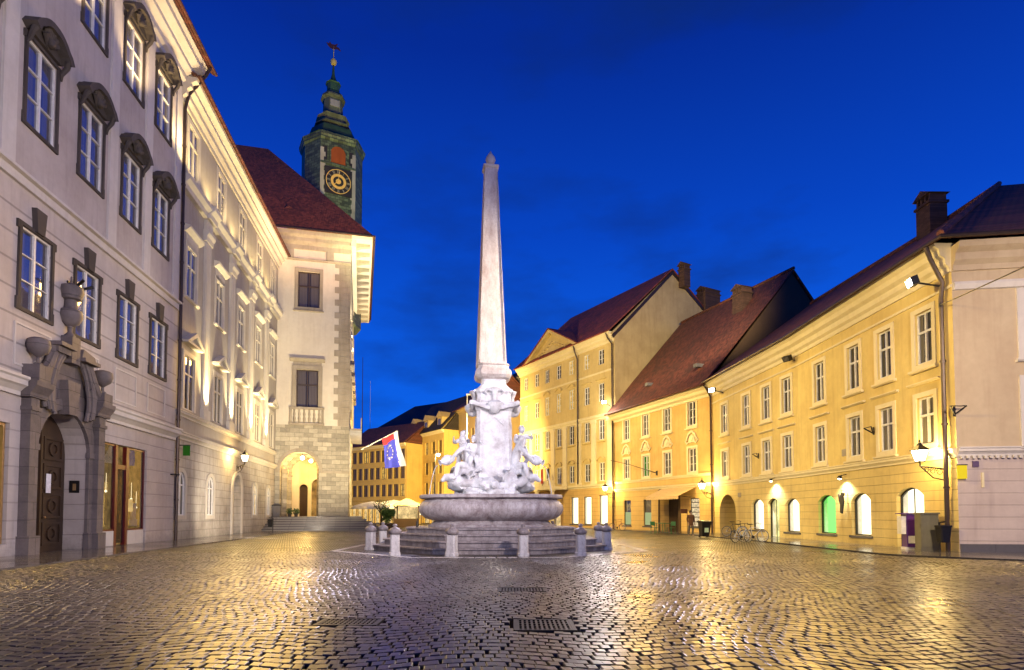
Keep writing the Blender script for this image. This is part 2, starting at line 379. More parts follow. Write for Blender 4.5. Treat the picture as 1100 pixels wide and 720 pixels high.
# ------------------------------------------------------------------ facade toolkit (all in facade-local metres)
def arc_pts(w, z1, rise, n=12):
    """arch line from left springing to right springing, x centred; z1 is the crown"""
    if rise <= 0: return [(-w/2, z1), (w/2, z1)]
    R = (w*w/4+rise*rise)/(2*rise); c = z1-R; t = math.asin(min(1, w/2/R))
    return [(R*math.sin(-t+2*t*i/n), c+R*math.cos(-t+2*t*i/n)) for i in range(n+1)]
def facade_wall(name, mat, parent, a0, a1, z0, z1, ops=(), body=0, ends=(True, True), y0=0.0):
    """wall sheet with real openings and reveals; body>0 closes it into a solid block of that depth"""
    mb = MB(weld=True)
    xs = sorted({a0, a1, *[round(v, 4) for o in ops for v in (o['a']-o['w']/2, o['a']+o['w']/2)]})
    zs = sorted({z0, z1, *[round(v, 4) for o in ops for v in (o['z'], o['z']+o['h'])]})
    for i in range(len(xs)-1):
        for j in range(len(zs)-1):
            cx, cz = (xs[i]+xs[i+1])/2, (zs[j]+zs[j+1])/2
            if any(abs(cx-o['a']) < o['w']/2 and o['z'] < cz < o['z']+o['h'] for o in ops): continue
            mb.face([(xs[i],y0,zs[j]), (xs[i+1],y0,zs[j]), (xs[i+1],y0,zs[j+1]), (xs[i],y0,zs[j+1])])
    for o in ops:
        w, z, h, rise, d = o['w'], o['z'], o['h'], o.get('rise', 0), o.get('depth', .25)
        P = [(o['a']+x, zz) for x, zz in arc_pts(w, z+h, rise)]
        if rise > 0:
            for p, q in zip(P, P[1:]):
                mb.face([(p[0],y0,p[1]), (q[0],y0,q[1]), (q[0],y0,z+h), (p[0],y0,z+h)])
        loop = [(o['a']-w/2, z)]+P+[(o['a']+w/2, z)]
        for p, q in zip(loop, loop[1:]): mb.face([(p[0],y0,p[1]), (p[0],y0+d,p[1]), (q[0],y0+d,q[1]), (q[0],y0,q[1])])
        p, q = loop[-1], loop[0]; mb.face([(p[0],y0,p[1]), (p[0],y0+d,p[1]), (q[0],y0+d,q[1]), (q[0],y0,q[1])])
    if body:
        mb.face([(a0,y0,z0), (a0,y0,z1), (a0,body,z1), (a0,body,z0)]); mb.face([(a1,y0,z0), (a1,body,z0), (a1,body,z1), (a1,y0,z1)])
        mb.face([(a0,body,z0), (a0,body,z1), (a1,body,z1), (a1,body,z0)]); mb.face([(a0,y0,z1), (a1,y0,z1), (a1,body,z1), (a0,body,z1)])
    return mb.build(name, mat, parent, fix=False)
_cache = {}
def cached(key, fn):
    if key not in _cache: _cache[key] = fn()
    return _cache[key]
CORN = [(0,0),(-.10,0),(-.10,.10),(-.22,.20),(-.30,.24),(-.30,.36),(-.36,.40),(-.36,.46),(0,.46)]
def cornice_prof(h, d, y=0): return [(y+p[0]/.36*d, p[1]/.46*h) for p in CORN]
def run_cornice(name, mat, parent, a0, a1, z, h, d, y=0):
    mb = MB(); mb.prism_x([(yy, z+zz) for yy, zz in cornice_prof(h, d, y)][::-1], a0, a1); return mb.build(name, mat, parent)
def win_meshes(st):
    w, h, rise, d = st['w'], st['h'], st.get('rise', 0), st.get('depth', .25)
    fw = st.get('fw', .07); key = st['key']
    def frame():
        mb = MB(); y0, y1 = d-.09, d-.02
        A = arc_pts(w, h, rise); B = [(x*(1-2*fw/w), z-fw) for x, z in A]
        mb.strip([(-w/2, 0)]+A+[(w/2, 0)], [(-w/2+fw, 0)]+B+[(w/2-fw, 0)], y0, y1)
        mb.box(-w/2+fw, w/2-fw, y0, y1, .002, fw)
        cols, rows = st.get('cols', 2), st.get('rows', [.33, .66])
        ztop = lambda x: (h-fw) if rise <= 0 else max(z for (xx, z) in B if True) - (rise*(abs(x)/(w/2))**2)
        for i in range(1, cols):
            x = -w/2+w*i/cols; t = .05 if i*2 == cols else .015
            mb.box(x-t, x+t, y0-.01, y1, fw, ztop(x)-.005)
        for r in rows:
            t = .014
            if isinstance(r, tuple): r, t = r
            mb.box(-w/2+fw, w/2-fw, y0-.004, y1+.002, h*r-t, h*r+t)
        return mb.mesh('window', st['frame'])
    def pane():
        mb = MB(); A = arc_pts(w-.04, h-.02, rise)
        p = [(-w/2+.02, .02)]+A+[(w/2-.02, .02)]
        p = p[::-1]; mb.prism_y([(x, z) for x, z in p], d-.03, d-.015); return mb.mesh('pane', st['pane'])
    def surround():
        sw, pr = st['sw'], st.get('pr', .07); mb = MB()
        A = arc_pts(w+.002, h+.001, rise); R = w/2+sw
        B = [(x*(R/(w/2)), z+sw) for x, z in A]
        mb.strip([(-R, -sw if st.get('sb') else 0)]+B+[(R, -sw if st.get('sb') else 0)], [(-w/2-.001, -sw if st.get('sb') else 0)]+A+[(w/2+.001, -sw if st.get('sb') else 0)], -pr, .02)
        if st.get('sb'): mb.box(-w/2, w/2, -pr+.002, .02, -sw, -.001)
        if st.get('ears'):
            e = st['ears']
            for s_ in (-1, 1):
                mb.box(s_*(R-.02), s_*(R+e), -pr+.004, .02, h-.15, h+sw-.003); mb.box(s_*(R-.02), s_*(R+e*.6), -pr+.004, .02, -sw+.003, .30)
        if st.get('key_h'):
            k = st['key_h']; mb.prism_y([(-.20, h+.03), (.20, h+.03), (.30, h+sw+k), (-.30, h+sw+k)], -pr-.10, .02)
        return mb.mesh('surround', st['smat'])
    def sill():
        mb = MB(); R = w/2+st.get('sw', .1)+st.get('sx', .1); z = -st['sw'] if st.get('sb') else 0
        mb.prism_x([(.01, z-.003), (-.16, z-.003), (-.16, z-.07), (-.09, z-.13), (.01, z-.13)], -R, R); return mb.mesh('sill', st['smat2'])
    def hood():
        mb = MB(); k = st['hood']; sw = st['sw']; R = w/2+sw+.12; z = h+sw+st.get('hz', .02)
        if k == 'flat':
            mb.prism_x([(.01, z), (-.12, z+.05), (-.32, z+.22), (-.34, z+.34), (.01, z+.42)][::-1], -R-.1, R+.1)
            mb.prism_x([(.01, z-.55), (-.05, z-.55), (-.05, z-.003), (.01, z-.003)][::-1], -R+.2, R-.2) if st.get('frz') else None
        elif k == 'line':
            mb.prism_x([(.01, z), (-.05, z), (-.16, z+.06), (-.16, z+.10), (.01, z+.12)][::-1], -R-.12, R+.12)
        elif k == 'tri':
            H = R*.62; o = [(-R-.15, z+.12), (0, z+.12+H), (R+.15, z+.12)]; i_ = [(-R+.25, z+.12), (0, z+H-.12), (R-.25, z+.12)]
            mb.strip(o, i_, -.42, .01); mb.box(-R-.12, R+.12, -.38, .01, z, z+.118); mb.prism_y([(-R+.2, z+.121), (R-.2, z+.121), (0, z+H-.1)], -.14, .01)
        elif k == 'seg':
            A = arc_pts(2*R, z+.1+R*.55, R*.5); B = [(x*.84, zz-.14) for x, zz in A]
            mb.strip(A, B, -.22, .01)
            mb.prism_y([(x, zz) for x, zz in (B[::-1])], -.05, .01)
        elif k == 'shell':   # dark carved hood: raised scroll arch over a shell and two brackets
            n = 14; Ro = R+.05; A = []; B = []
            for q in range(n+1):
                t = q/n; x = -Ro+2*Ro*t; e = abs(2*t-1); zz = z+.10+.80*(1-e**2.4)+(.10 if e > .85 else 0)
                A.append((x, zz)); B.append((x*.80, zz-.26+.12*e))
            mb.strip(A, B, -.50, .01)
            mb.prism_y(B[::-1], -.14, .01)
            for q in range(-3, 4):
                an = q*.36; mb.tube([(0, -.16, z+.08), (.5*math.sin(an)*.8, -.30, z+.1+.62*math.cos(an))], [.04, .11], 6)
            mb.lathe([(0,-.17),(.12,-.12),(.17,0),(.12,.12),(0,.17)], (0,-.3,z+.22), 8)
            for s_ in (-1, 1):
                mb.tube([(s_*R*.82, -.40, z+.22), (s_*R*.9, -.30, z+.02), (s_*R*.84, -.14, z-.30), (s_*R*.92, -.1, z-.5)], [.12, .10, .08, .03], 6)
        return mb.mesh('hood', st.get('hmat', st['smat']))
    return dict(frame=cached((key,'f'), frame), pane=cached((key,'p'), pane),
                surround=cached((key,'s'), surround) if st.get('sw') else None,
                sill=cached((key,'l'), sill) if st.get('sill') else None,
                hood=cached((key,'h'), hood) if st.get('hood') else None)
def window(parent, a, z, st, pane_mat=None, label=None):
    m = win_meshes(st); o = put(m['frame'], 'window', parent, (a, 0, z))
    pm = m['pane']
    if pane_mat:
        def mk():
            q = m['pane'].copy(); q.materials.clear(); q.materials.append(pane_mat); return q
        pm = cached((st['key'], 'p', pane_mat.name), mk)
    put(pm, 'pane', o)
    for k in ('surround', 'sill', 'hood'):
        if m[k]: put(m[k], k, o)
    if label: o['label'] = label
    return o
def op(a, z, st, **kw): return dict(a=a, z=z, w=st['w'], h=st['h'], rise=st.get('rise', 0), depth=st.get('depth', .25), **kw)
def quad_roof(mb, p, t=.12):
    """tile sheet with thickness: p are corner points in order"""
    P = [Vector(q) for q in p]; n = (P[1]-P[0]).cross(P[2]-P[0]).normalized()
    if n.z < 0: P = P[::-1]; n = -n
    B = [q-n*t for q in P]; mb.face(P); mb.face(B[::-1]); k = len(P)
    for i in range(k): mb.face([P[i], B[i], B[(i+1)%k], P[(i+1)%k]])
def downpipe(parent, pts, r=.07, name='downpipe'):
    mb = MB(); mb.tube(pts, r, 8)
    a, b = Vector(pts[-2]), Vector(pts[-1]); n = max(1, int((a-b).length/2.2))
    for i in range(1, n):
        p = a.lerp(b, i/n); mb.tube([p+Vector((0,0,.04)), p-Vector((0,0,.04))], r*1.35, 8)
    return mb.build(name, M['pipe'], parent)
def chimney(parent, x, y, z0, z1, wx=1.1, wy=.8, mat=None, loc=None):
    mb = MB(); mb.box(x-wx/2, x+wx/2, y-wy/2, y+wy/2, z0, z1)
    mb.box(x-wx/2-.08, x+wx/2+.08, y-wy/2-.08, y+wy/2+.08, z1+.002, z1+.14)
    k = 3
    for i in range(k+1):
        xx = x-wx/2+.08+(wx-.16)*i/k; mb.box(xx-.07, xx+.07, y-wy/2+.03, y+wy/2-.03, z1+.142, z1+.55)
    mb.prism_y([(x-wx/2-.14, z1+.552), (x+wx/2+.14, z1+.552), (x, z1+.95)], y-wy/2-.12, y+wy/2+.12)
    return mb.build('chimney', mat or M['brick'], parent)
M['brick'] = ashlar('sooty_chimney_brick', (.10,.05,.032), .3, .09, .3, .9, .5, .01)

# ------------------------------------------------------------------ ground
def lin(p, q, n=1): return [(p[0]+(q[0]-p[0])*i/n, p[1]+(q[1]-p[1])*i/n) for i in range(n)]
mb = MB(); mb.box(-220, 220, -60, 400, -.6, -.03); struct('ground', mb, M['grout'])
KL = lambda y: L1.pt((y-L1.p[1])/L1.d[1], -3.1)[0]           # kerb of the left pavement
def KR(y):                                                     # kerb of the right pavement
    if y > 35: return 13.25-(y-35)*.077
    if y > 22: return 13.35-(y-22)*.008
    if y > 17: return 13.35+((22-y)/5)**1.6*5.6
    return 40
CX, CY = -.90, 26.8
# setts: single stones laid in shallow arcs
def setts():
    du, dv = .122, .165; V = []; Q = []; nv = 0
    y = 3.2; rows = int((24-3.2)/dv)+8; us = np.arange(-16, 19, du)
    allq = []
    for r in range(-6, rows):
        v = 3.2+r*dv
        u = us+(.5*du if r % 2 else 0)+RNG.uniform(-.02, .02, us.size)
        w = du*RNG.uniform(.85, .94, us.size)
        hgt = dv*RNG.uniform(.83, .92, us.size)
        vv = np.full(us.size, v)+RNG.uniform(-.006, .006, us.size)
        allq.append(np.stack([u, vv, w, hgt], 1))
    q = np.concatenate(allq)
    def warp(u, v):
        per = 2.9; ph = (u+.35*np.sin(v*.33))/per
        y = v+.17*np.cos(2*np.pi*ph)+.22*np.sin(u*.41+v*.2)+.10*np.sin(v*.9+u*.13)
        x = u+.10*np.sin(v*.55+u*.25)+.05*np.sin(v*1.7)
        return x, y
    cx, cy = warp(q[:,0], q[:,1])
    yk = np.clip(cy, 3, 24); kl = np.array([KL(t) for t in yk])+.1; kr = np.array([KR(t) for t in yk])-.1
    dx_, dy_ = np.abs(cx-CX), np.abs(cy-CY); step = np.maximum(np.maximum(dx_, dy_), (dx_+dy_)*.7071) < 6.38
    keep = (cx > np.maximum(kl, -15.5)) & (cx < np.minimum(kr, 18.5)) & (cy > 3) & (cy < 24)
    gr = (np.abs(cx-.42) < .45) & (np.abs(cy-8.05) < .49)
    keep &= ~gr & ~((np.abs(cx+2.2) < .45) & (np.abs(cy-8.25) < .3)) & ~((np.abs(cx-.2) < .5) & (np.abs(cy-11.8) < .35)) & ~step
    q = q[keep]; n = len(q)
    h = RNG.uniform(-.004, .003, n); tx = RNG.normal(0, .016, n); ty = RNG.normal(0, .022, n)
    rings = [(1.0, 1.0, -.03), (1.0, 1.0, -.010), (.95, .96, -.001), (.86, .90, .0025)]
    co = np.zeros((n, 16, 3)); k = 0
    jit = RNG.uniform(-.006, .006, (n, 4, 2))
    for (fx, fy, z) in rings:
        for ci, (sx, sy) in enumerate(((-1,-1),(1,-1),(1,1),(-1,1))):
            u = q[:,0]+sx*q[:,2]/2*fx+jit[:,ci,0]*fx; v = q[:,1]+sy*q[:,3]/2*fy+jit[:,ci,1]*fy
            x, y = warp(u, v); co[:,k,0] = x; co[:,k,1] = y
            co[:,k,2] = z+(h+tx*sx*q[:,2]/2*fx*.9+ty*sy*q[:,3]/2*fy*.9 if z > -.02 else 0); k += 1
    fl = []
    for r in range(3):
        for c in range(4):
            a = r*4+c; b = r*4+(c+1) % 4; fl.append((a, b, b+4, a+4))
    fl.append((12, 13, 14, 15)); fl = np.array(fl)
    faces = (fl[None]+(np.arange(n)*16)[:,None,None]).reshape(-1, 4)
    me = bpy.data.meshes.new('cobblestones'); me.vertices.add(n*16); me.vertices.foreach_set('co', co.reshape(-1))
    me.loops.add(faces.size); me.loops.foreach_set('vertex_index', faces.reshape(-1).astype(np.int32))
    me.polygons.add(len(faces)); me.polygons.foreach_set('loop_start', (np.arange(len(faces))*4).astype(np.int32))
    try: me.polygons.foreach_set('loop_total', np.full(len(faces), 4, np.int32))
    except Exception: pass
    me.update(calc_edges=True); me.polygons.foreach_set('use_smooth', np.zeros(len(faces), bool)); me.materials.append(M['cobble'])
    o = bpy.data.objects.new('cobblestones', me); C.objects.link(o); tag(o, kind='structure')
setts()
mb = MB()   # the paved square beyond and around the single stones
mb.prism_z([(-60, 24.0), (60, 24.0), (60, 150), (-60, 150)], -.0295, -.004)
mb.prism_z([(-60, -20), (60, -20), (60, 3.0), (-60, 3.0)], -.0295, -.004)
struct('square_paving', mb, M['farcob'])
mb = MB()
e1 = L1.pt(-18, -3.1); e2 = L1.pt(eL1, -3.1); e3 = L2.pt(18, -2.9)
mb.prism_z([e1, e2, e3, L2.pt(18, .3), L2.pt(0, .3), L1.pt(-18, .3)], -.03, .05)
struct('left_pavement', mb, M['slab'])
yy = [22-i*.5 for i in range(0, 10)]
kr = [(KR(y)-.0, y) for y in yy]+[(24, 17.0), (60, 13.4)]
edge = [(KR(y), y) for y in (47.0, 41, 35.2, 30, 26)]+kr
inner = [RS.pt(45, .3), RS.pt(.2, .3), R1.pt(-.1, .3), R1.pt(eR1, .3), R1B.pt(eR1B, .3)]
mb = MB(); mb.prism_z((edge+inner)[::-1], -.03, .05); struct('right_pavement', mb, M['slab'])
mb = MB()
for p, q in zip(edge, edge[1:]):
    d = Vector((q[0]-p[0], q[1]-p[1], 0)).normalized(); n = Vector((d.y, -d.x, 0)) * .16
    for t in (1,):
        a = [(p[0]-n.x*t, p[1]-n.y*t), (p[0], p[1]), (q[0], q[1]), (q[0]-n.x*t, q[1]-n.y*t)]
        mb.prism_z(a[::-1], -.03, .056)
struct('kerb', mb, M['kerb'])
mb = MB(); mb.prism_z([R2.pt(-.2,-2.4), R2.pt(-.2,.3), R2.pt(-15.3,.3), R3.pt(-.2,.3), R3.pt(-18.9,.3), R3.pt(-18.9,-2.4), R3.pt(-.6,-2.4)], -.03, .046); struct('far_pavement', mb, M['slab'])
# pale sett border round the fountain
CX, CY = -.90, 26.8
def octo(ap, c=(0,0), rot=0):
    R = ap/math.cos(PI/8); return [(c[0]+R*math.cos(PI/8+k*PI/4+rot), c[1]+R*math.sin(PI/8+k*PI/4+rot)) for k in range(8)]
mb = MB(); A, B_ = octo(6.35, (CX, CY)), octo(6.08, (CX, CY))
for i in range(8):
    j = (i+1) % 8
    for t in range(14):
        l = lambda P, Q, s: (P[0]+(Q[0]-P[0])*s, P[1]+(Q[1]-P[1])*s)
        s0, s1 = t/14+.006, (t+1)/14-.006; zt = .008+random.uniform(-.003,.004)
        mb.prism_z([l(A[i],A[j],s0), l(A[i],A[j],s1), l(B_[i],B_[j],s1), l(B_[i],B_[j],s0)], -.03, zt)
struct('fountain_border_paving', mb, M['bollard'])
mb = MB(); mb.prism_z(octo(6.07, (CX, CY)), -.029, .004); struct('fountain_paving', mb, M['farcob'])
# iron grates in the paving
def grate(name, label, x0, x1, y0, y1, rz=0):
    t = thing(name, label, 'drain cover', ((x0+x1)/2, (y0+y1)/2, 0), rz); w, d = (x1-x0)/2, (y1-y0)/2
    mb = MB(); mb.box(-w, w, -d, -d+.05, -.03, .004); mb.box(-w, w, d-.05, d, -.03, .004); mb.box(-w, -w+.05, -d+.05, d-.05, -.03, .004); mb.box(w-.05, w, -d+.05, d-.05, -.03, .004); mb.build('frame', M['iron'], t)
    mb = MB(); n = int(w*2/.06)
    for i in range(1, n): x = -w+2*w*i/n; mb.box(x-.015, x+.015, -d+.05, d-.05, -.028, .0)
    for i in range(1, 5): y = -d+2*d*i/5; mb.box(-w+.05, w-.05, y-.012, y+.012, -.02, -.004)
    mb.build('grid', M['iron'], t)
grate('drain_grate', 'square dark iron grate in the cobbles in front of the fountain, nearest the viewer', .02, .82, 7.65, 8.45)
grate('drain_grate', 'oblong worn iron cover in the cobbles left of the square grate', -2.62, -1.78, 8.0, 8.5)
grate('drain_grate', 'long low iron grate in the cobbles between the square grate and the fountain', -.28, .68, 11.5, 12.1)

# ------------------------------------------------------------------ LEFT: pale pink palace with the stone portal
H1 = fac_thing('town_palace', 'pale pink palace at the left edge with dark window hoods and grey portal', 'palace', L1)
cols = [-5.4, -2.05, 1.3, 4.55, 7.9, 11.05]
W1 = dict(key='L1r1', w=1.68, h=2.85, cols=2, fw=.05, rows=[.35, .67], frame=M['white'], pane=M['glassL'], sw=.13, pr=.08, sb=True, smat=M['darkstone'], smat2=M['darkstone'], ears=.10, key_h=.75, depth=.13)
W2 = dict(key='L1r2', w=1.68, h=3.10, cols=2, fw=.05, rows=[.35, .67], frame=M['white'], pane=M['glassL'], sw=.12, pr=.08, sb=True, smat=M['darkstone'], smat2=M['darkstone'], ears=.07, hood='shell', depth=.13)
ops = [op(c, 8.66, W1) for c in cols]+[op(c, z, W2) for z in (15.2, 21.5) for c in cols]
A0 = -17.5
facade_wall('wall', M['pinkg'], H1, A0, eL1, 6.2, 13.0, [o for o in ops if o['z'] < 12], body=9)
facade_wall('upper_wall', M['pink'], H1, A0, eL1, 13.0, 25.6, [o for o in ops if o['z'] > 12], body=9)
for c in cols:
    window(H1, c, 8.66, W1)
    for z in (15.2, 21.5): window(H1, c, z, W2)
# ground floor: shop opening left of the portal, portal, shopfront right of it
SHOPL = dict(a=-2.85, w=6.2, z=.45, h=4.1, depth=.45); PORT = dict(a=3.2, w=3.3, z=-.1, h=5.6, rise=1.65, depth=.95); SHOPR = dict(a=7.95, w=4.5, z=.05, h=4.6, depth=.35)
facade_wall('ground_floor_wall', M['pinklo'], H1, A0, eL1, -.1, 5.55, [SHOPL, PORT, SHOPR], body=9)
run_cornice('shop_cornice', M['trim'], H1, A0, .55, 5.55, .65, .42); run_cornice('shop_cornice', M['trim'], H1, 5.85, eL1, 5.55, .65, .42)
mb = MB(); mb.box(.55, 5.85, .0, 9, 5.55, 6.2); mb.build('wall_behind_portal', M['pink'], H1)
mb = MB(); mb.box(A0, eL1+.03, -.12, .01, 12.86, 13.16); mb.prism_x([(0, 13.16), (-.26, 13.2), (-.26, 13.30), (0, 13.42)][::-1], A0, eL1+.05); mb.build('string_course', M['trim'], H1)
for a in (-.38, 6.22, 9.5, 12.95): 
    mb = MB(); mb.box(a-.34, a+.34, -.09, .02, 13.425, 25.9); mb.build('pilaster', M['trim'], H1)
# big roof cornice, in steps
mb = MB()
prof = [(0,25.6),(-.12,25.62),(-.14,25.85),(-.30,25.95),(-.32,26.2),(-.62,26.42),(-.64,26.62),(-1.02,26.8),(-1.05,27.0),(-1.22,27.12),(-1.22,27.2),(0,27.2)]
mb.prism_x(prof[::-1], A0, eL1+.5); mb.build('roof_cornice', M['trim'], H1)
mb = MB(); quad_roof(mb, [(A0,-1.45,27.22), (eL1+.8,-1.45,27.22), (eL1+.8,6,32.5), (A0,6,32.5)]); quad_roof(mb, [(A0,6.05,32.5), (eL1+.8,6.05,32.5), (eL1+.8,12,28), (A0,12,28)])
mb.tube([(A0,-1.5,27.2), (eL1+.85,-1.5,27.2)], .09, 8); mb.build('roof', M['tile_dark'], H1)
# sill panels of the first floor
for c in cols[2:]:
    mb = MB(); mb.strip([(c-1.0,6.6),(c-1.0,8.1),(c+1.0,8.1),(c+1.0,6.6),(c-1.0,6.6)], [(c-.93,6.67),(c-.93,8.03),(c+.93,8.03),(c+.93,6.67),(c-.93,6.67)], -.035, .01); mb.build('sill_panel', M['trim'], H1)
# portal
mb = MB()
P = M['portal']; ac = 3.2; rr = 1.65; yP = -.12
for s_ in (-1, 1):
    mb = MB()
    mb.box(ac+s_*(rr-.02), ac+s_*2.4, yP, .0, .0, 4.0); mb.box(ac+s_*(rr-.06), ac+s_*2.42, yP-.08, .0, -.05, .7)      # jamb and plinth
    mb.box(ac+s_*(rr-.05), ac+s_*2.41, yP-.05, .0, 3.78, 4.0)                                                     # impost
    mb.box(ac+s_*1.95, ac+s_*2.42, yP-.20, .0, .701, 5.56); mb.box(ac+s_*1.88, ac+s_*2.48, yP-.30, .0, 0, .70)   # flanking pilaster
    mb.box(ac+s_*1.90, ac+s_*2.46, yP-.26, .0, 5.10, 5.24)
    x0, x1 = sorted((ac+s_*1.65, ac+s_*2.62))
    mb.prism_x([(0, 5.552), (yP-.28, 5.552), (yP-.30, 5.7), (yP-.48, 5.95), (yP-.50, 6.12), (0, 6.18)][::-1], x0, x1)
    mb.build('portal_jamb', P, H1)
arch = [(ac+x, z) for x, z in arc_pts(3.3, 5.5, 1.65, 16)]; outer = [(ac+(x-ac)*1.30, 3.85+(z-3.85)*1.25) for x, z in arch]
mb = MB(); mb.strip([(p[0], p[1]) for p in outer], arch, yP-.02, .0)
# ogee wall and swept cornice rising to the middle
n = 20; sw = []
for i in range(n+1):
    t = -1+2*i/n; e = abs(t); zt = 6.35+1.55*(0.5+0.5*math.cos(PI*min(1, e*1.15)))
    sw.append((ac+t*2.1, zt))
top = sw; bot = [(x, min(z-.35, 6.9)) for x, z in sw]
mb2 = []
for i in range(n):
    xl, xr = sw[i][0], sw[i+1][0]; zb = lambda x: (3.85+math.sqrt(max(0, (2.145**2-(x-ac)**2)))*.96 if abs(x-ac) < 2.145 else 3.9)
    mb.prism_y([(xl, min(zb(xl), sw[i][1]-.2)), (xr, min(zb(xr), sw[i+1][1]-.2)), (xr, sw[i+1][1]), (xl, sw[i][1])], yP+.06, .0)
mb.build('portal_arch', P, H1)
mb = MB()
for s_ in (-1, 1):   # ribbed S scrolls either side of the keystone, and the broken swept cornice
    for k in range(4):
        pts = []
        for i in range(15):
            t = i/14; x = ac+s_*(.52+.33*k*.55+.55*math.sin(t*PI*1.0)*(1 if t < .5 else 1)+.9*max(0, t-.45)); z = 7.55-t*2.35+.06*k
            pts.append((x, yP-.16-.05*math.sin(k*1.3), z))
        mb.tube(pts, .085, 7)
    pts = [(ac+s_*q, yP-.14, z) for q, z in ((1.15,7.75),(1.2,7.35),(1.45,6.9),(1.75,6.55),(2.0,6.38),(2.35,6.25))]
    mb.tube(pts, [.14,.17,.19,.2,.19,.17], 8)
mb.box(ac-1.35, ac-.35, yP-.52, .0, 7.72, 7.86); mb.box(ac-1.25, ac-.45, yP-.36, .0, 7.5, 7.718)
mb.box(ac+.25, ac+1.35, yP-.5, .0, 7.50, 7.64); mb.prism_y([(ac+.3,7.642),(ac+1.3,7.642),(ac+1.2,7.85),(ac+.4,8.0)], yP-.35, .0)
mb.box(ac-.3, ac+.25, yP-.30, .0, 7.3, 8.35)
mb.prism_y([(ac-.28,5.3),(ac+.28,5.3),(ac+.42,6.6),(ac-.42,6.6)], yP-.26, .0)
mb.build('portal_scrolls', P, H1)
urn = [(0,0),(.16,0),(.16,.08),(.07,.14),(.06,.30),(.14,.36),(.36,.50),(.44,.72),(.40,.92),(.30,.98),(.10,1.02),(0,1.03)]
for a, z in ((ac-2.12, 6.72), (ac+2.12, 6.55)):
    mb = MB(); mb.lathe([(r*.85, q) for r, q in urn], (a, yP-.2, z), 14); mb.prism_z([(a-.32,yP-.45),(a+.32,yP-.45),(a+.32,0),(a-.32,0)], z-.6, z); mb.build('urn_finial', P, H1)
mb = MB(); mb.lathe([(0,0),(.2,0),(.18,.08),(.08,.2),(.1,.42),(.30,.55),(.42,.82),(.38,1.05),(.24,1.12),(.22,1.45),(.34,1.5),(.44,1.8),(.40,1.98),(.2,2.08),(.05,2.15),(.03,2.4),(0,2.42)], (ac-.02, yP-.05, 8.35), 14); mb.build('urn_finial', P, H1)
# door leaves
mb = MB(); dd = .80
A = [(ac+x, z) for x, z in arc_pts(3.26, 5.48, 1.63)]
mb.prism_y(([(ac-1.63, -.02)]+A+[(ac+1.63, -.02)])[::-1], dd, dd+.07)
for s_ in (-1, 1):
    c = ac+s_*.81
    for z0, z1 in ((.25,1.15),(1.3,2.3),(2.45,3.45),(3.6,4.5)):
        mb.strip([(c-.6,z0),(c-.6,z1),(c+.6,z1),(c+.6,z0),(c-.6,z0)], [(c-.5,z0+.1),(c-.5,z1-.1),(c+.5,z1-.1),(c+.5,z0+.1),(c-.5,z0+.1)], dd-.06, dd)
        cc = [(c+.28*math.cos(t*PI/8), (z0+z1)/2+.28*math.sin(t*PI/8)) for t in range(17)]; ci = [(c+.19*math.cos(t*PI/8), (z0+z1)/2+.19*math.sin(t*PI/8)) for t in range(17)]
        mb.strip(cc, ci, dd-.07, dd)
mb.box(ac-.06, ac+.06, dd-.1, dd, 0, 5.2)
door = mb.build('door', M['wood'], H1); door['label'] = 'carved dark oak double door deep in the stone portal'
mb = MB(); mb.lathe([(0,0),(.03,0),(.05,.05),(0,.09)], (0,0,0), 8); mb.build('handle', M['brass'], door, (ac+.2, dd-.1, 1.35), (PI/2,0,0))
paper = plain('white_paper', (.75,.74,.78), .8)
mb = MB(); mb.box(ac+.32, ac+.62, dd-.085, dd-.078, 2.3, 3.05); nt_ = mb.build('paper_notice', paper, door)
mb = MB(); mb.box(ac+1.635-.02, ac+1.66-.02, .22, .60, 2.35, 2.85); t = mb.build('intercom_panel', M['iron'], H1); mb = MB(); mb.box(ac+1.60, ac+1.615, .34, .46, 2.45, 2.72); mb.build('button_plate', M['brass'], t)
# right shopfront: display, dark door with red posts, display
S = SHOPR; yS = .12
sf = H1
m_, nt_, b_, _ = new_mat('clear_shop_glass'); b_.inputs['Transmission Weight'].default_value = 1; b_.inputs['Roughness'].default_value = 0; b_.inputs['IOR'].default_value = 1.45; M['clear'] = m_
for x0, x1 in ((5.75, 7.35), (8.55, 10.15)):
    mb = MB(); mb.strip([(x0,.72),(x0,4.62),(x1,4.62),(x1,.72),(x0,.72)], [(x0+.07,.79),(x0+.07,4.55),(x1-.07,4.55),(x1-.07,.79),(x0+.07,.79)], yS-.03, yS+.08); f_ = mb.build('display_window', M['red'], sf)
    mb = MB(); mb.box(x0+.06, x1-.06, yS+.01, yS+.02, .78, 4.56); mb.build('pane', M['clear'], f_)
    mb = MB(); mb.box(x0+.02, x1-.02, yS-.05, .5, .05, .715); mb.build('plinth', M['trim'], sf)
mb = MB()
for x in (8.40, 7.42): mb.box(x-.11, x+.11, yS-.06, yS+.12, .05, 4.62)
mb.box(7.31, 8.51, yS-.04, yS+.1, 3.55, 3.75); mb.build('door_frame', M['red'], sf)
mb = MB(); mb.box(7.54, 8.28, yS+.02, yS+.05, .15, 3.54); mb.build('shop_door', glass_pane('dark_door_glass', (.02,.008,.01), 1.7), sf)
mb = MB(); mb.box(5.7, 10.2, .30, .34, .06, 4.62); mb.build('shop_interior_wall', M['cabinlit'], sf)
for (a, z, w, h) in ((6.1, .85, .5, 1.0), (9.4, .9, .55, 1.1), (9.1, 1.6, .3, .6), (7.9,.3,.25,1.0)):
    mb = MB(); mb.box(a-w/2, a+w/2, .16 if a != 7.9 else .2, .28, z, z+h*.3); mb.box(a-w*.3, a+w*.3, .17, .27, z+h*.302, z+h); mb.build('display_item', M['shopwarm'] if w < .52 and a != 7.9 else paper, sf)
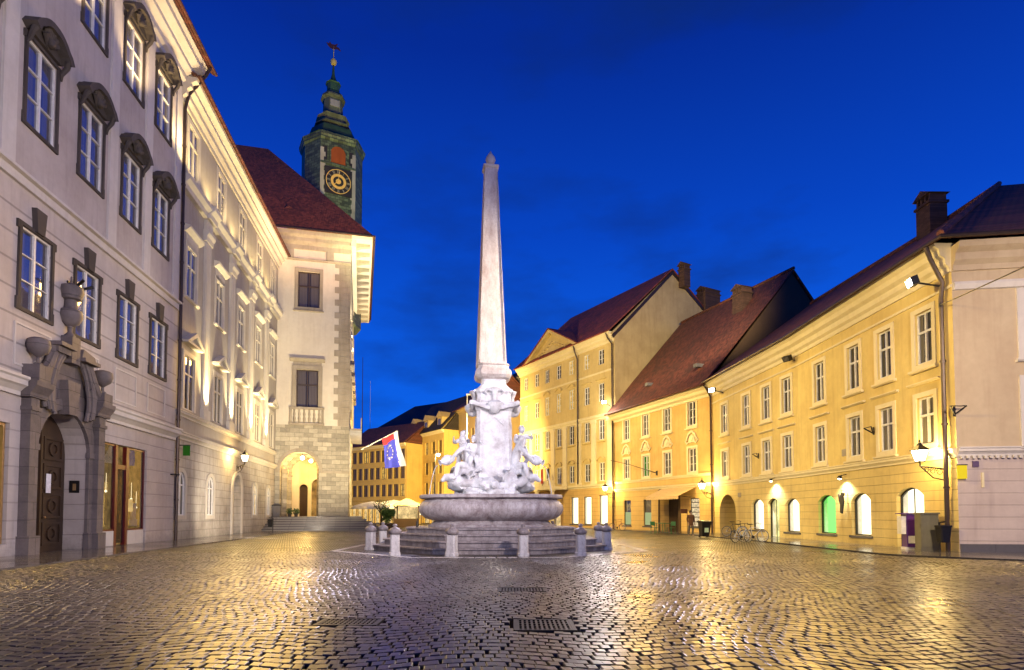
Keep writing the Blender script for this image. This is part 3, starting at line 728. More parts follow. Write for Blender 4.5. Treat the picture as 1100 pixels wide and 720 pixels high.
for a, z in ((6.5,2.0),(6.9,2.5),(9.2,2.2),(9.7,1.8)):
    mb = MB(); mb.lathe([(0,-.07),(.07,0),(0,.07)], (a,.24,z), 8); mb.tube([(a,.24,z+.06),(a,.24,z+.8)], .008, 4); mb.build('display_lamp', M['shoplit'], sf)
# left shop window
mb = MB(); x0, x1 = -5.9, .2; mb.strip([(x0,.46),(x0,4.54),(x1,4.54),(x1,.46),(x0,.46)], [(x0+.1,.56),(x0+.1,4.44),(x1-.1,4.44),(x1-.1,.56),(x0+.1,.56)], .1, .2); lw = mb.build('display_window', M['brass'], H1)
mb = MB(); mb.box(x0+.05, x1-.05, .40, .43, .47, 4.5); mb.build('lit_interior', M['leftlit'], lw)
# double flag bracket
t = thing('flag_bracket', 'black double-armed flag bracket on the pink wall between first floor windows', 'bracket', (*L1.pt(3.25, 0), 0), L1.rot())
z = L1.at(70, 310)[1]; mb = MB(); mb.box(-.08,.08,-.06,-.001,z-.35,z+.35); mb.build('wall_plate', M['iron'], t)
for s_ in (-1, 1):
    mb = MB(); mb.tube([(0,-.06,z-.1), (s_*.35,-.75,z+.28)], [.05,.06], 8); mb.build('socket_arm', M['iron'], t)
# the end downpipe shared by the two houses
downpipe(H1, [(eL1+.1,-1.45,27.1),(eL1+.1,-1.2,26.6),(eL1+.1,-.3,25.4),(eL1-.05,-.18,24.5),(eL1-.05,-.18,.05)], .09)

# ------------------------------------------------------------------ LEFT: grey-beige house with uplit pilasters
H2 = fac_thing('pilastered_house', 'grey-beige house with tall pilasters lit from below, between the pink palace and the town hall', 'house', L2)
c2 = [1.9, 7.0, 12.0, 17.0, 21.8]
V1 = dict(key='L2r1', w=1.55, h=3.15, cols=2, rows=[(.66,.05)], frame=M['beigetrim'], pane=M['glassT'], sw=.26, pr=.05, smat=M['beigetrim'], smat2=M['beigetrim'], hood='tri', hz=.35, depth=.10)
V2 = dict(key='L2r2', w=1.5, h=3.0, cols=2, rows=[(.64,.05)], frame=M['beigetrim'], pane=M['glassL'], sw=.24, pr=.05, smat=M['beigetrim'], smat2=M['beigetrim'], hood='flat', hz=.45, frz=1, sill=1, depth=.10)
V3 = dict(key='L2r3', w=1.5, h=2.9, cols=2, rows=[(.64,.05)], frame=M['beigetrim'], pane=M['glassL'], sw=.28, pr=.04, sb=True, smat=M['beigetrim'], smat2=M['beigetrim'], depth=.10)
VG = dict(key='L2g', w=1.25, h=2.5, rise=.62, cols=2, rows=[(.70,.04)], frame=M['white'], pane=M['glassT'], sw=.22, pr=.06, sb=True, smat=M['beigetrim'], smat2=M['beigetrim'], depth=.12)
ops = [op(c, 7.56, V1) for c in c2]+[op(c, 14.1, V2) for c in c2]+[op(c, 21.5, V3) for c in c2]
facade_wall('wall', M['beige'], H2, 0, eL2, 5.95, 25.2, ops, body=9)
gops = [op(c, 1.4, VG) for c in (.95, 5.9, 16.7, 21.2)]; DR = dict(a=11.7, w=2.2, z=-.1, h=4.5, rise=1.1, depth=.7)
facade_wall('ground_floor_wall', M['beigelo'], H2, 0, eL2, -.1, 5.95, gops+[DR], body=9)
for i, c in enumerate(c2):
    window(H2, c, 7.56, V1); window(H2, c, 14.1, V2, M['litwin'] if i == 3 and False else None); window(H2, c, 21.5, V3)
for o in gops: window(H2, o['a'], 1.4, VG, M['shopwarm'] if o['a'] == 16.7 else None)
mb = MB(); A = [(11.7+x, z) for x, z in arc_pts(2.16, 4.38, 1.08)]; mb.prism_y(([(10.62, -.02)]+A+[(12.78, -.02)])[::-1], .5, .56); mb.box(11.67, 11.73, .46, .5, 0, 4.3)
for c in (11.17, 12.23): 
    for z0, z1 in ((.3,1.2),(1.4,3.0)): mb.box(c-.38, c+.38, .47, .5, z0, z1)
d_ = mb.build('door', plain('ochre_brown_door_paint', (.22,.13,.06), .5), H2)
mb = MB(); A = [(11.7+x, z) for x, z in arc_pts(2.2, 4.4, 1.1)]; B = [(11.7+(x-11.7)*1.28, 3.3+(z-3.3)*1.25) for x, z in A]; mb.strip([(10.29,0)]+B+[(13.11,0)], [(10.6,0)]+A+[(12.8,0)], -.1, .01); mb.build('door_surround', M['beigetrim'], H2)
run_cornice('string_course', M['beigetrim'], H2, .0, eL2, 5.72, .42, .26); run_cornice('sill_course', M['beigetrim'], H2, .0, eL2, 7.02, .34, .24)
for a in (4.35, 9.5, 14.6, 19.5):
    mb = MB(); mb.box(a-.58, a+.58, -.24, .01, 7.37, 8.0); mb.box(a-.48, a+.48, -.15, .01, 8.001, 18.6)
    mb.box(a-.38, a-.3, -.18, -.149, 8.2, 18.2); mb.box(a+.3, a+.38, -.18, -.149, 8.2, 18.2)
    mb.prism_x([(0,18.6),(-.2,18.62),(-.24,18.9),(-.36,19.1),(-.36,19.3),(0,19.32)][::-1], a-.62, a+.62); mb.box(a-.52, a+.52, -.20, .01, 19.321, 20.0)
    mb.build('pilaster', M['beigetrim'], H2)
mb = MB(); mb.prism_x([(0,19.99),(-.25,20.0),(-.28,20.3),(-.50,20.5),(-.52,20.75),(0,20.9)][::-1], 0, eL2)
for a in (4.35, 9.5, 14.6, 19.5): mb.prism_x([(-.2,20.003),(-.42,20.003),(-.45,20.3),(-.70,20.5),(-.72,20.75),(-.2,20.88)][::-1], a-.65, a+.65)
mb.build('entablature', M['beigetrim'], H2)
mb = MB(); prof = [(0,24.85),(-.1,24.85),(-.12,25.1),(-.30,25.25),(-.32,25.5),(-.55,25.65),(-.56,25.85),(-.86,26.0),(-.90,26.2),(0,26.22)]
mb.prism_x(prof[::-1], -.3, eL2+.2); mb.build('roof_cornice', M['beigetrim'], H2)
mb = MB(); quad_roof(mb, [(-.4,-1.0,26.24), (eL2+.3,-1.0,26.24), (eL2+.3,6,30.5), (-.4,6,30.5)]); quad_roof(mb, [(-.4,6.05,30.5), (eL2+.3,6.05,30.5), (eL2+.3,11,27), (-.4,11,27)]); mb.tube([(-.4,-1.05,26.22), (eL2+.35,-1.05,26.22)], .09, 8); mb.build('roof', M['tile_dark'], H2)
downpipe(H2, [(eL2+.2,-1.0,26.1),(eL2+.2,-.8,25.6),(eL2,-.3,24.6),(eL2-.1,-.2,23.8),(eL2-.1,-.2,1.3)], .09)
# ------------------------------------------------------------------ TOWN HALL
H3 = fac_thing('town_hall', 'cream town hall with a lamp-lit stone arcade, quoined corner and rust red roof', 'town hall', TW)
FL = 1.27; TE = 6.25; TD = 25
U1 = dict(key='TH1', w=2.0, h=3.5, cols=2, rows=[(.60,.06)], frame=M['brownpaint'], pane=M['glassT'], sw=.30, pr=.08, sb=True, smat=M['thtrim'], smat2=M['thtrim'], sill=1, depth=.25, fw=.11)
U2 = dict(key='TH2', w=2.0, h=3.6, cols=2, rows=[(.60,.06)], frame=M['brownpaint'], pane=M['glassT'], sw=.38, pr=.14, smat=M['thtrim'], smat2=M['thtrim'], hood='flat', hz=.35, frz=1, depth=.25, fw=.11)
AR = dict(a=1.75, w=3.5, z=FL, h=6.15, rise=1.75, depth=.9)
facade_wall('wall', M['thwall'], H3, -1.0, TE, 10.0, 27.0, [op(2.38, 21.4, U1), op(2.35, 11.75, U2)])
facade_wall('arcade_wall', M['thstone'], H3, -1.0, TE, 0, 10.0, [AR])
window(H3, 2.38, 21.4, U1); window(H3, 2.35, 11.75, U2)
mb = MB(); mb.box(.75, 3.95, -.20, .01, 11.5, 11.72); mb.box(.75, 3.95, -.20, .01, 9.98, 10.2)
for x in (.8, 3.7): mb.box(x, x+.2, -.17, .01, 10.2, 11.5)
for i in range(6): mb.lathe([(.05,0),(.1,.1),(.14,.4),(.08,.62),(.12,.8),(.07,1.1),(.1,1.28)], (1.22+i*.45, -.06, 10.21), 8)
mb.box(1.0, 3.7, .001, .03, 10.2, 11.5); mb.build('balustrade_panel', M['thtrim'], H3)
mb = MB()
for i in range(26):
    z = 10.0+i*.62; L = 1.35 if i % 2 else .95
    mb.box(TE-.12-L, TE+.03, -.035, .3, z+.012, z+.608)
mb.build('quoins', M['thtrim'], H3)
mb = MB(); A = [(1.75+x, z) for x, z in arc_pts(3.5, 7.42, 1.75, 14)]; B = [(1.75+(x-1.75)*1.20, 5.67+(z-5.67)*1.20) for x, z in A]; mb.strip(B, A, -.06, .01)
mb.box(-.6, 0, -.08, .6, 5.42, 5.66); mb.box(3.5, TE+.05, -.10, .6, 5.42, 5.66); mb.build('arch_moulding', M['thtrim'], H3)
# side front (right): ground arcade, upper windows, deep lit eaves
TS = Fac(TW.pt(TE), (-TW.d[1], TW.d[0]))      # runs away from us; its inside is to the left
hs = MB(weld=True); 
side = thing('side_front', None, None); side.parent = H3; side.location = (TE, 0, 0); side.rotation_euler = (0,0,PI/2)
S1 = dict(U1, key='TH3', w=1.5, h=3.2); S2 = dict(U2, key='TH4', w=1.5, h=3.6, hood='tri')
so = [op(a, 21.4, S1) for a in (3, 8, 13, 18, 23)]+[op(a, 12.0, S2) for a in (3, 8, 13, 18, 23)]
sa = [dict(a=a, w=3.2, z=FL, h=6.0, rise=1.6, depth=.8) for a in (3.4, 8.2, 13, 17.8, 22.4)]
def under(o_, par, loc, rot): o_.parent = par; o_.location = loc; o_.rotation_euler = rot
w_ = facade_wall('side_wall', M['thwall'], H3, 0, TD, 10, 27, so); under(w_, H3, (TE,0,0), (0,0,PI/2))
w_ = facade_wall('side_arcade_wall', M['thstone'], H3, 0, TD, 0, 10, sa); under(w_, H3, (TE,0,0), (0,0,PI/2))
bpy.data.objects.remove(side)
for a in (3, 8, 13, 18, 23):
    for z, st in ((21.4, S1), (12.0, S2)):
        w_ = window(H3, a, z, st); w_.location = (TE, a, z); w_.rotation_euler = (0,0,PI/2)
mb = MB(); mb.box(TE+.01, TE+1.2, 2, 14, 9.9, 10.1); mb.box(TE+1.1, TE+1.2, 2, 14, 10.1, 11.2); mb.build('side_balcony', M['thtrim'], H3)
# eaves: deep cornice over front and right side with brackets
mb = MB(); pr = [(0,27.0),(-.12,27.02),(-.15,27.4),(-.45,27.7),(-.5,28.0),(-.8,28.2),(-.85,28.55),(0,28.6)]
mb.prism_x(pr[::-1], -1.0, TE+.10); mb.build('front_cornice', M['thtrim'], H3)
mb = MB(); mb.prism_x([(0,25.9),(-.1,25.92),(-.16,26.1),(0,26.15)][::-1], -1, TE+.03)
for a in (.6, 4.3): mb.box(a-.35, a+.35, -.14, .01, 26.16, 27.0)
mb.build('frieze', M['thtrim'], H3)
mb = MB(); mb.box(TE+.105, TE+2.05, -.85, TD+.5, 28.28, 28.62); mb.box(TE+.035, TE+.5, -.6, TD, 27.6, 28.278)
mb.build('side_eaves', M['thwall'], H3)
for i in range(13):
    mb = MB(); y = .2+i*2; mb.prism_y([(TE+.502,27.7),(TE+1.0,27.95),(TE+1.85,28.1),(TE+1.85,28.277),(TE+.502,28.277)], y, y+.5); mb.build('eaves_bracket', M['thtrim'], H3)
mb = MB()
e = lambda x, y, z: (x, y, z)
ER = (TE+2.2, -1.0, 28.62); EL = (-9, -1.0, 28.62); BR = (TE+2.2, TD+1, 28.62)
rx = TW.at(288, 160, 10)[0]; rz = TW.at(288, 160, 10)[1]
RG = (rx, 10, rz); RL = (rx-12, 10, rz); RB = (rx, TD-9, rz)
quad_roof(mb, [EL, ER, RG, RL]); quad_roof(mb, [ER, BR, RB, RG]); mb.build('roof', M['tile_red'], H3)
mb = MB(); mb.tube([(-9,-1.05,28.6),(TE+2.25,-1.05,28.6),(TE+2.25,TD,28.6)], .10, 8); mb.build('gutter', M['pipe'], H3)
mb = MB()
da, dz = TW.at(310, 222, 1.5); mb.prism_y([(da-.4,dz-.9),(da+.4,dz-.9),(da+.4,dz-.25),(da,dz+.05),(da-.4,dz-.25)], 1.4, 5); mb.build('dormer', M['tile_dark'], H3)
# inside the arcade: floor, back wall with a second arch, vault
mb = MB(); mb.box(-1.0, TE-.05, .3, TD, 1.0, FL); mb.build('arcade_floor', M['thstep'], H3)
DB = 11.0; q0_ = TW.s(326, 530, DB)
w_ = facade_wall('arcade_back_wall', M['thwall'], H3, -1.0, TE-1.0, FL, 8.6, [dict(a=q0_, w=.9, z=FL, h=3.6, rise=.45, depth=.6), dict(a=q0_+1.5, w=1.3, z=FL, h=4.2, rise=.65, depth=.6)], y0=DB)
mb = MB()
A = arc_pts(3.9, 7.9, 1.9, 14)
for p, q in zip(A, A[1:]): mb.face([(1.75+p[0],.9,p[1]), (1.75+q[0],.9,q[1]), (1.75+q[0],DB,q[1]), (1.75+p[0],DB,p[1])])
mb.box(-1.0, TE-.8, .9, DB, 8.3, 8.6); mb.build('vault', M['thwall'], H3)
mb = MB(); mb.box(-.95,-.2,.9,DB,FL,6.1); mb.build('arcade_left_wall', M['thwall'], H3)
for y in (2.6, 6.4):
    for x0 in (-.195, 3.15):
        mb = MB(); mb.box(x0, x0+.55, y, y+.6, FL, 6.0); mb.box(x0-.0, x0+.63, y-.07, y+.67, 5.45, 5.72); mb.build('arcade_pier', M['thstone'], H3)
    mb = MB(); A2 = [(1.75+x, z) for x, z in arc_pts(2.9, 7.3, 1.4, 12)]; B2 = [(1.75+(x-1.75)*1.33, z+.5) for x, z in A2]; mb.strip(B2, A2, y, y+.6); mb.build('inner_arch', M['thstone'], H3)
mb = MB(); mb.box(q0_-.6, q0_+.6, DB+.5, DB+.56, FL, 5.2); mb.build('back_door', M['wood'], H3)
mb = MB(); mb.box(q0_+.7, q0_+2.3, DB+.5, DB+.56, FL, 5.6); mb.build('lit_inner_court', emit('warm_lit_court', (1,.5,.12), .55, 1.2), H3)
lamp_bulb = emit('lamp_bulb_glow', (1,.86,.55), 22)
white_bulb = emit('white_flood_glow', (.95,.95,1), 45)
def light(name, kind, loc, energy, col, size=.15, target=None, spot=70, blend=.6):
    l = bpy.data.lights.new(name, kind); l.energy = energy; l.color = col
    if kind == 'AREA': l.size = size
    else: l.shadow_soft_size = size
    if kind == 'SPOT': l.spot_size = math.radians(spot); l.spot_blend = blend
    o = bpy.data.objects.new(name, l); C.objects.link(o); o.location = loc
    if target is not None:
        o.rotation_euler = (Vector(target)-Vector(loc)).to_track_quat('-Z', 'Y').to_euler()
    return o
def W(f, a, y, z): p = f.pt(a, y); return (p[0], p[1], z)
for i, (px, py) in enumerate(((325, 485), (334, 493))):
    y = 1.7+i*3.3; a, z = TW.at(px, py, y); z = min(z, 7.0)
    t = thing('hanging_lamp', ['glowing globe lamp under the front of the arcade vault', 'glowing globe lamp deeper inside the arcade vault'][i], 'lamp', W(TW, a, y, z), group='lamps hanging in the arcade')
    mb = MB(); mb.lathe([(0,-.2),(.14,-.14),(.2,0),(.14,.14),(0,.2)], n=12); mb.build('globe', lamp_bulb, t)
    mb = MB(); mb.tube([(0,0,.19),(0,0,7.8-z)], .02, 6); mb.build('rod', M['iron'], t)
    light('arcade_light', 'POINT', W(TW, a, y-.35, z-.3), 420, (1,.60,.16), .2)
light('arcade_light', 'POINT', W(TW, 1.7, 8.6, 6.2), 420, (1,.60,.16), .2); light('arcade_light', 'POINT', W(TW, 4.6, 3.4, 5.4), 220, (1,.60,.16), .2)
# steps before the town hall
T4 = thing('town_hall_steps', 'broad worn stone steps rising to the town hall arcade', 'steps', (TW.p[0], TW.p[1], 0), TW.rot())
ns = 6; rh = FL/ns
for i in range(ns):
    mb = MB(); z1 = FL-i*rh; y = -.9-i*.62; ex = i*.42
    mb.box(-.95, TE+1.3+ex, y-.62, .29 if i == 0 else y+.02, z1-rh+.001 if i else z1-rh, z1-.06); mb.mi = 1; mb.box(-.95, TE+1.34+ex, y-.68, y+.05, z1-.059, z1); mb.build('step', [M['thstep'], M['slab']], T4)  # wet treads; the darker nosing edge also paints shade lines between the steps
mb = MB(); mb.box(TE+.02, TE+1.3, .3, TD, 0, FL-.002); mb.build('side_landing', M['thstep'], T4)
# planters and pole base beside the corner
t = thing('waste_bin', 'tall dark grey bin at the top of the town hall steps beside the house corner', 'bin', W(TW, -.15, -.7, FL)); t.rotation_euler[2] = TW.rot()
mb = MB(); mb.prism_z([(-.28,-.25),(.28,-.25),(.28,.25),(-.28,.25)], 0, .12); mb.loft([[(x*.30,y*.27,.121) for x,y in ((-1,-1),(1,-1),(1,1),(-1,1))],[(x*.38,y*.33,1.0) for x,y in ((-1,-1),(1,-1),(1,1),(-1,1))]]); mb.build('body', M['greyw'], t)
mb = MB(); mb.box(-.42,.42,-.37,.37,1.001,1.10); mb.build('lid', M['iron'], t)
leafmat = M['leaf']
def leafball(mb, c, r, n, s=.07, flat=1):
    for i in range(n):
        v = Vector(RNG.normal(0, 1, 3)).normalized()*r*(random.random()**.4); v.z *= flat; p = Vector(c)+v
        d = Vector(RNG.normal(0, 1, 3)).normalized(); e_ = d.orthogonal().normalized(); k = s*random.uniform(.6, 1.4)
        mb.face([p-d*k, p+e_*k*.5, p+d*k, p-e_*k*.5])
for i, px in enumerate((311, 318)):
    a = TW.s(px, 551, -.2); t = thing('potted_plant', ['small leafy pot plant left under the arcade arch', 'small leafy pot plant in the middle of the arcade arch'][i], 'plant', W(TW, a, -.15, FL), group='pot plants at the arcade')
    mb = MB(); mb.lathe([(0,0),(.14,0),(.2,.3),(.22,.3),(0,.28)], n=12); mb.build('pot', M['darkstone'], t)
    mb = MB(); leafball(mb, (0,0,.5), .32, 160, .08); mb.build('foliage', leafmat, t, fix=False)

# ------------------------------------------------------------------ CLOCK TOWER
M['moss'] = stucco('mossy_lantern_stone', (.15,.15,.085), (.03,.03,.015), .9, groove=.5, gcol=.7)
rot = math.radians(28); d1 = Vector((math.cos(rot), math.sin(rot))); pln = Vector((-d1.y, d1.x)); cen = Vector((-24.0, 79.0))
H4 = thing('clock_tower', 'dark green baroque clock tower with gilded dial rising behind the red roof', 'clock tower', (cen.x, cen.y, 0), rot)
hf, dp, ch, cy_ = 2.2, 3.7, 1.5, 2.4   # half front width, distance centre to front, corner cuts
P8 = lambda k, o=0: [(-(hf)*k, -dp*k-o), (hf*k, -dp*k-o), (hf*k+ch*1.0*k+o*.7, -dp*k+cy_*k-o*.6), (hf*k+ch*k+o*.7, dp*k-cy_*k+o*.6), (hf*k, dp*k+o), (-hf*k, dp*k+o), (-hf*k-ch*k-o*.7, dp*k-cy_*k+o*.6), (-hf*k-ch*k-o*.7, -dp*k+cy_*k-o*.6)]
front_y = cen.y-dp*d1.x
TF = Fac((cen.x+d1.x*0-pln.x*dp, cen.y-pln.y*dp), (d1.x, d1.y))   # front plane: s=0 at the middle
tz = lambda px, py: TF.at(px, py)[1]
zc = tz(343, 139); za = tz(363, 166); zd = tz(363, 195)
def ring(k, z, o=0): return [(x, y, z) for x, y in P8(k, o)]
mb = MB(); mb.loft([ring(1, 26), ring(1, zc-1.0)], cap=True); mb.build('shaft', M['tower'], H4)
mb = MB(); mb.loft([ring(1,zc-1.0,.05), ring(1,zc-.85,.26), ring(1,zc-.7,.28), ring(1,zc-.5,.42), ring(1,zc-.2,.46)]); mb.build('cornice', M['tower'], H4)
TCY, TCX = cen.y, cen.x
def pz(py, px=354, Y=None): 
    r = ray(px, py); Y = Y or (TCY-2.2); return EYE+Y/r[1]*r[2]
prof = [(1.10,zc-.2),(.88,zc+.4),(.76,pz(137))]
mb = MB(); mb.loft([ring(k, z) for k, z in prof]+[ring(.55, pz(134))]); mb.build('lower_roof', M['copper'], H4)
mb = MB(); z0, z1 = pz(137), pz(118)
mb.loft([ring(.56, z0-.3), ring(.54, z0+.7), ring(.64, z0+.8), ring(.64, z0+.95), ring(.50, z0+1.0), ring(.47, z1-.6), ring(.56, z1-.25), ring(.42, z1)]); mb.build('gallery', M['moss'], H4)
mb = MB(); z0, z1 = z1, pz(95, Y=77.6)
mb.loft([ring(.42, z0), ring(.34, z0+.7), ring(.33, z0+1.1), ring(.32, z1-1.0), ring(.41, z1-.8), ring(.40, z1-.55), ring(.27, z1)]); mb.build('lantern', M['moss'], H4)
mb = MB()
for x in (-1.2, 1.2):
    pass
mb.box(-.6, .6, -dp*.33-.08, -dp*.33+.3, z0+1.2, z0+2.1); mb.build('lantern_panel', M['thtrim'], H4)
mb = MB(); z0, z1 = z1, pz(86, Y=78.3); mb.loft([ring(.27, z0), ring(.21, z0+.4), ring(.21, z1-.3), ring(.26, z1-.2), ring(.16, z1)]); mb.build('upper_lantern', M['copper'], H4)
mb = MB(); z2 = pz(71, Y=79); mb.lathe([(.65,z1),(.36,z1+.6),(.20,z1+1.2),(.12,z2),(0,z2)], n=10); mb.build('spire', M['copper'], H4)
mb = MB(); zb = pz(67, Y=79); mb.lathe([(0,-.45),(.32,-.32),(.45,0),(.32,.32),(0,.45)], (0,0,zb), 12); mb.tube([(0,0,zb+.4),(0,0,pz(50, Y=79))], .06, 6); mb.build('gilded_ball', M['gold'], H4)
zv = pz(50, Y=79); mb = MB()   # dragon shaped vane: body, wing, tail
mb.prism_y([(-.75,zv-.1),(-.45,zv-.35),(.0,zv-.42),(.5,zv-.2),(.95,zv-.35),(.7,zv+.02),(.35,zv+.08),(.55,zv+.55),(.1,zv+.25),(-.3,zv+.2),(-.55,zv+.5),(-.62,zv+.18),(-.95,zv+.22)], -.05, .05); mb.build('weather_vane', plain('dark_red_metal_vane', (.16,.04,.03), .4, .4), H4)
# round arched shutters, dark louvres either side, dial
def tf(px, py): return TF.at(px, py)
ox0, oz1 = tf(355.7, 156); ox1, oz0 = tf(371, 178); oc = (ox0+ox1)/2; ow = ox1-ox0
mb = MB(); A = [(oc+x, z) for x, z in arc_pts(ow, oz1, ow*.42, 10)]; mb.prism_y(([(oc-ow/2, oz0)]+A+[(oc+ow/2, oz0)])[::-1], -dp-.06, -dp+.05); mb.box(oc-.03, oc+.03, -dp-.09, -dp-.06, oz0, oz1-.05); mb.build('shutter', M['shutter'], H4)
mb = MB(); B = [(oc+(x-oc)*1.22, z+.22) for x, z in A]; mb.strip([(oc-ow*.61, oz0)]+B+[(oc+ow*.61, oz0)], [(oc-ow/2, oz0)]+A+[(oc+ow/2, oz0)], -dp-.16, -dp+.02); mb.box(-hf, hf, -dp-.14, -dp+.02, oz0-.4, oz0-.15); mb.build('arch_surround', M['tower'], H4)
for s_ in (-1, 1):
    mb = MB(); x = oc+s_*(ow*.5+.75); 
    if abs(x) > hf-.3: x = s_*(hf-.35)
    mb.box(x-.28, x+.28, -dp-.05, -dp+.03, oz0+.1, oz1-.3); mb.build('louvre', M['tile_blk'], H4)
dx0, dz1 = tf(349.5, 179); dx1, dz0 = tf(377, 212); dc = (dx0+dx1)/2; dzc = (dz0+dz1)/2; dr = (dx1-dx0)/2; dr = min(dr, hf-.35); dc = max(-.3, min(.3, dc))
mb = MB(); mb.box(dc-dr-.1, dc+dr+.1, -dp-.10, -dp+.03, dzc-dr-.1, dzc+dr+.1); dial = mb.build('clock_face', M['tile_blk'], H4)
ci = lambda r: [(dc+r*math.cos(t*PI/16), dzc+r*math.sin(t*PI/16)) for t in range(33)]
for r0_, r1__ in ((.97,.92),(.60,.40),(.2,.02)):
    mb = MB(); mb.strip(ci(dr*r0_), ci(dr*r1__), -dp-.135, -dp-.10); mb.build('gilded_ring', M['gold'], dial)
romans = ['XII','I','II','III','IIII','V','VI','VII','VIII','IX','X','XI']
mb = MB()
for k, rn in enumerate(romans):
    an = PI/2-k*PI/6; tot = {'I':.5,'V':1.1,'X':1.1}; Wd = sum(tot[c] for c in rn); x = -Wd/2; s0 = dr*.115
    for c_ in rn:
        w_ = tot[c_]; cx_ = x+w_/2; x += w_
        def seg(a, b):
            def m(p):
                tx, r_ = p[0]*s0, dr*.77+p[1]*dr*.13
                return (dc+r_*math.cos(an)+tx*math.sin(an), -dp-.125, dzc+r_*math.sin(an)-tx*math.cos(an))
            mb.bar(m(a), m(b), .045, .03)
        if c_ == 'I': seg((cx_,-1),(cx_,1))
        if c_ == 'V': seg((cx_-.4,1),(cx_,-1)); seg((cx_+.4,1),(cx_,-1))
        if c_ == 'X': seg((cx_-.4,1),(cx_+.4,-1)); seg((cx_+.4,1),(cx_-.4,-1))
mb.build('numerals', M['thtrim'], dial)
mb = MB(); mb.bar((dc,-dp-.15,dzc), (dc-.52*dr*.8,-dp-.15,dzc-.35*dr), .07); mb.bar((dc,-dp-.15,dzc), (dc+.1,-dp-.15,dzc+dr*.8), .05); mb.build('clock_hands', M['gold'], dial)
mb = MB()
for s_ in (-1, 1):
    mb = MB()
    for i in range(40):
        z = 27+i*.6
        if z > zc-2.5: break
        L = .62 if i % 2 else .42; mb.box(s_*hf-(L if s_ > 0 else .02), s_*hf+(L if s_ < 0 else .02), -dp-.06, -dp+.1, z, z+.57+.03)
    mb.build('quoins', M['thtrim'], H4)
mb = MB()
for x in (-1.3, 0, 1.3): mb.box(x-.35, x+.35, -dp-.07, -dp+.02, dzc-dr-2.6, dzc-dr-.9)
mb.build('relief_panels', M['tower'], H4)

# ------------------------------------------------------------------ RIGHT: yellow corner house (two facade runs that meet at a slight bend)
def rwin(key, w, h, **k): 
    d = dict(key=key, w=w, h=h, cols=2, rows=[(.62,.045)], frame=M['white'], pane=M['glassR'], sw=.20, pr=.05, sb=True, smat=M['ytrim'], smat2=M['ytrim'], depth=.18); d.update(k); return d
Y1 = rwin('R1t', 1.02, 2.12, hood='seg', hz=-.05, sill=1); Y2 = rwin('R1l', 1.02, 1.95, hood='line', hz=.32, sill=1)
Y1['hood'] = None
YG = dict(rise=.35, depth=.32)
H5 = fac_thing('corner_house', 'long yellow house with lit arched shop windows and a pinkish side wall on the right', 'house', R1)
run1 = [-1.62, -4.2, -6.65, -9.9]; run2 = [-10.1, -6.6, -3.8, -1.3]
g1 = [dict(a=-9.4, w=1.75, z=.45, h=2.05, **YG), dict(a=-6.3, w=1.6, z=.45, h=2.05, **YG), dict(a=-2.75, w=1.75, z=0, h=2.6, **YG)]
g2 = [dict(a=-9.8, w=2.75, z=-.1, h=3.05, rise=1.37, depth=2.5), dict(a=-5.2, w=1.7, z=.45, h=2.05, **YG), dict(a=-3.1, w=1.4, z=0, h=2.5, **YG), dict(a=-.9, w=1.55, z=.42, h=2.0, **YG)]
kids = []
facade_wall('wall', M['yellow'], H5, eR1, 0, 3.75, 11.1, [op(c, 7.62, Y1) for c in run1]+[op(c, 4.3, Y2) for c in run1])
facade_wall('ground_floor_wall', M['yellowlo'], H5, eR1, 0, -.1, 3.75, g1)
for c in run1: window(H5, c, 7.62, Y1); window(H5, c, 4.3, Y2)
rel = lambda f, g: ((f.p[0]-g.p[0])*g.d[0]+(f.p[1]-g.p[1])*g.d[1], (f.p[0]-g.p[0])*g.n[0]+(f.p[1]-g.p[1])*g.n[1], 0)
def onto(o, f, g):
    """seat a piece drawn in facade f's metres on the thing standing at facade g"""
    M_ = Matrix.Translation(Vector(rel(f, g))) @ Matrix.Rotation(f.rot()-g.rot(), 4, 'Z')
    o.matrix_basis = M_ @ o.matrix_basis
    return o
B1 = R1B
onto(facade_wall('wall', M['yellow'], H5, eR1B, 0, 3.75, 11.1, [op(c, 7.62, Y1) for c in run2]+[op(c, 4.28, Y2) for c in run2]), R1B, R1)
onto(facade_wall('ground_floor_wall', M['yellowlo'], H5, eR1B, 0, -.1, 3.75, g2), R1B, R1)
for c in run2:
    for z, st in ((7.62, Y1), (4.28, Y2)): onto(window(H5, c, z, st), R1B, R1)
def dress(f, g, a0, a1, H):
    on = lambda o: onto(o, f, g) if f is not g else o
    on(run_cornice('string_course', M['ytrim'], H, a0, a1, 3.62, .34, .18))
    mb = MB(); pr = [(0,10.75),(-.06,10.75),(-.08,10.95),(-.22,11.05),(-.24,11.28),(-.42,11.4),(-.46,11.62),(-.62,11.74),(-.64,11.86),(.4,11.86)]
    mb.prism_x(pr[::-1], a0, a1); on(mb.build('roof_cornice', M['ytrim'], H))
    mb = MB(); mb.prism_x([(.01,10.15),(-.05,10.15),(-.07,10.24),(.01,10.27)][::-1], a0, a1); on(mb.build('frieze_line', M['ytrim'], H))
dress(R1, R1, eR1, 0, H5); dress(R1B, R1, eR1B, 0, H5)
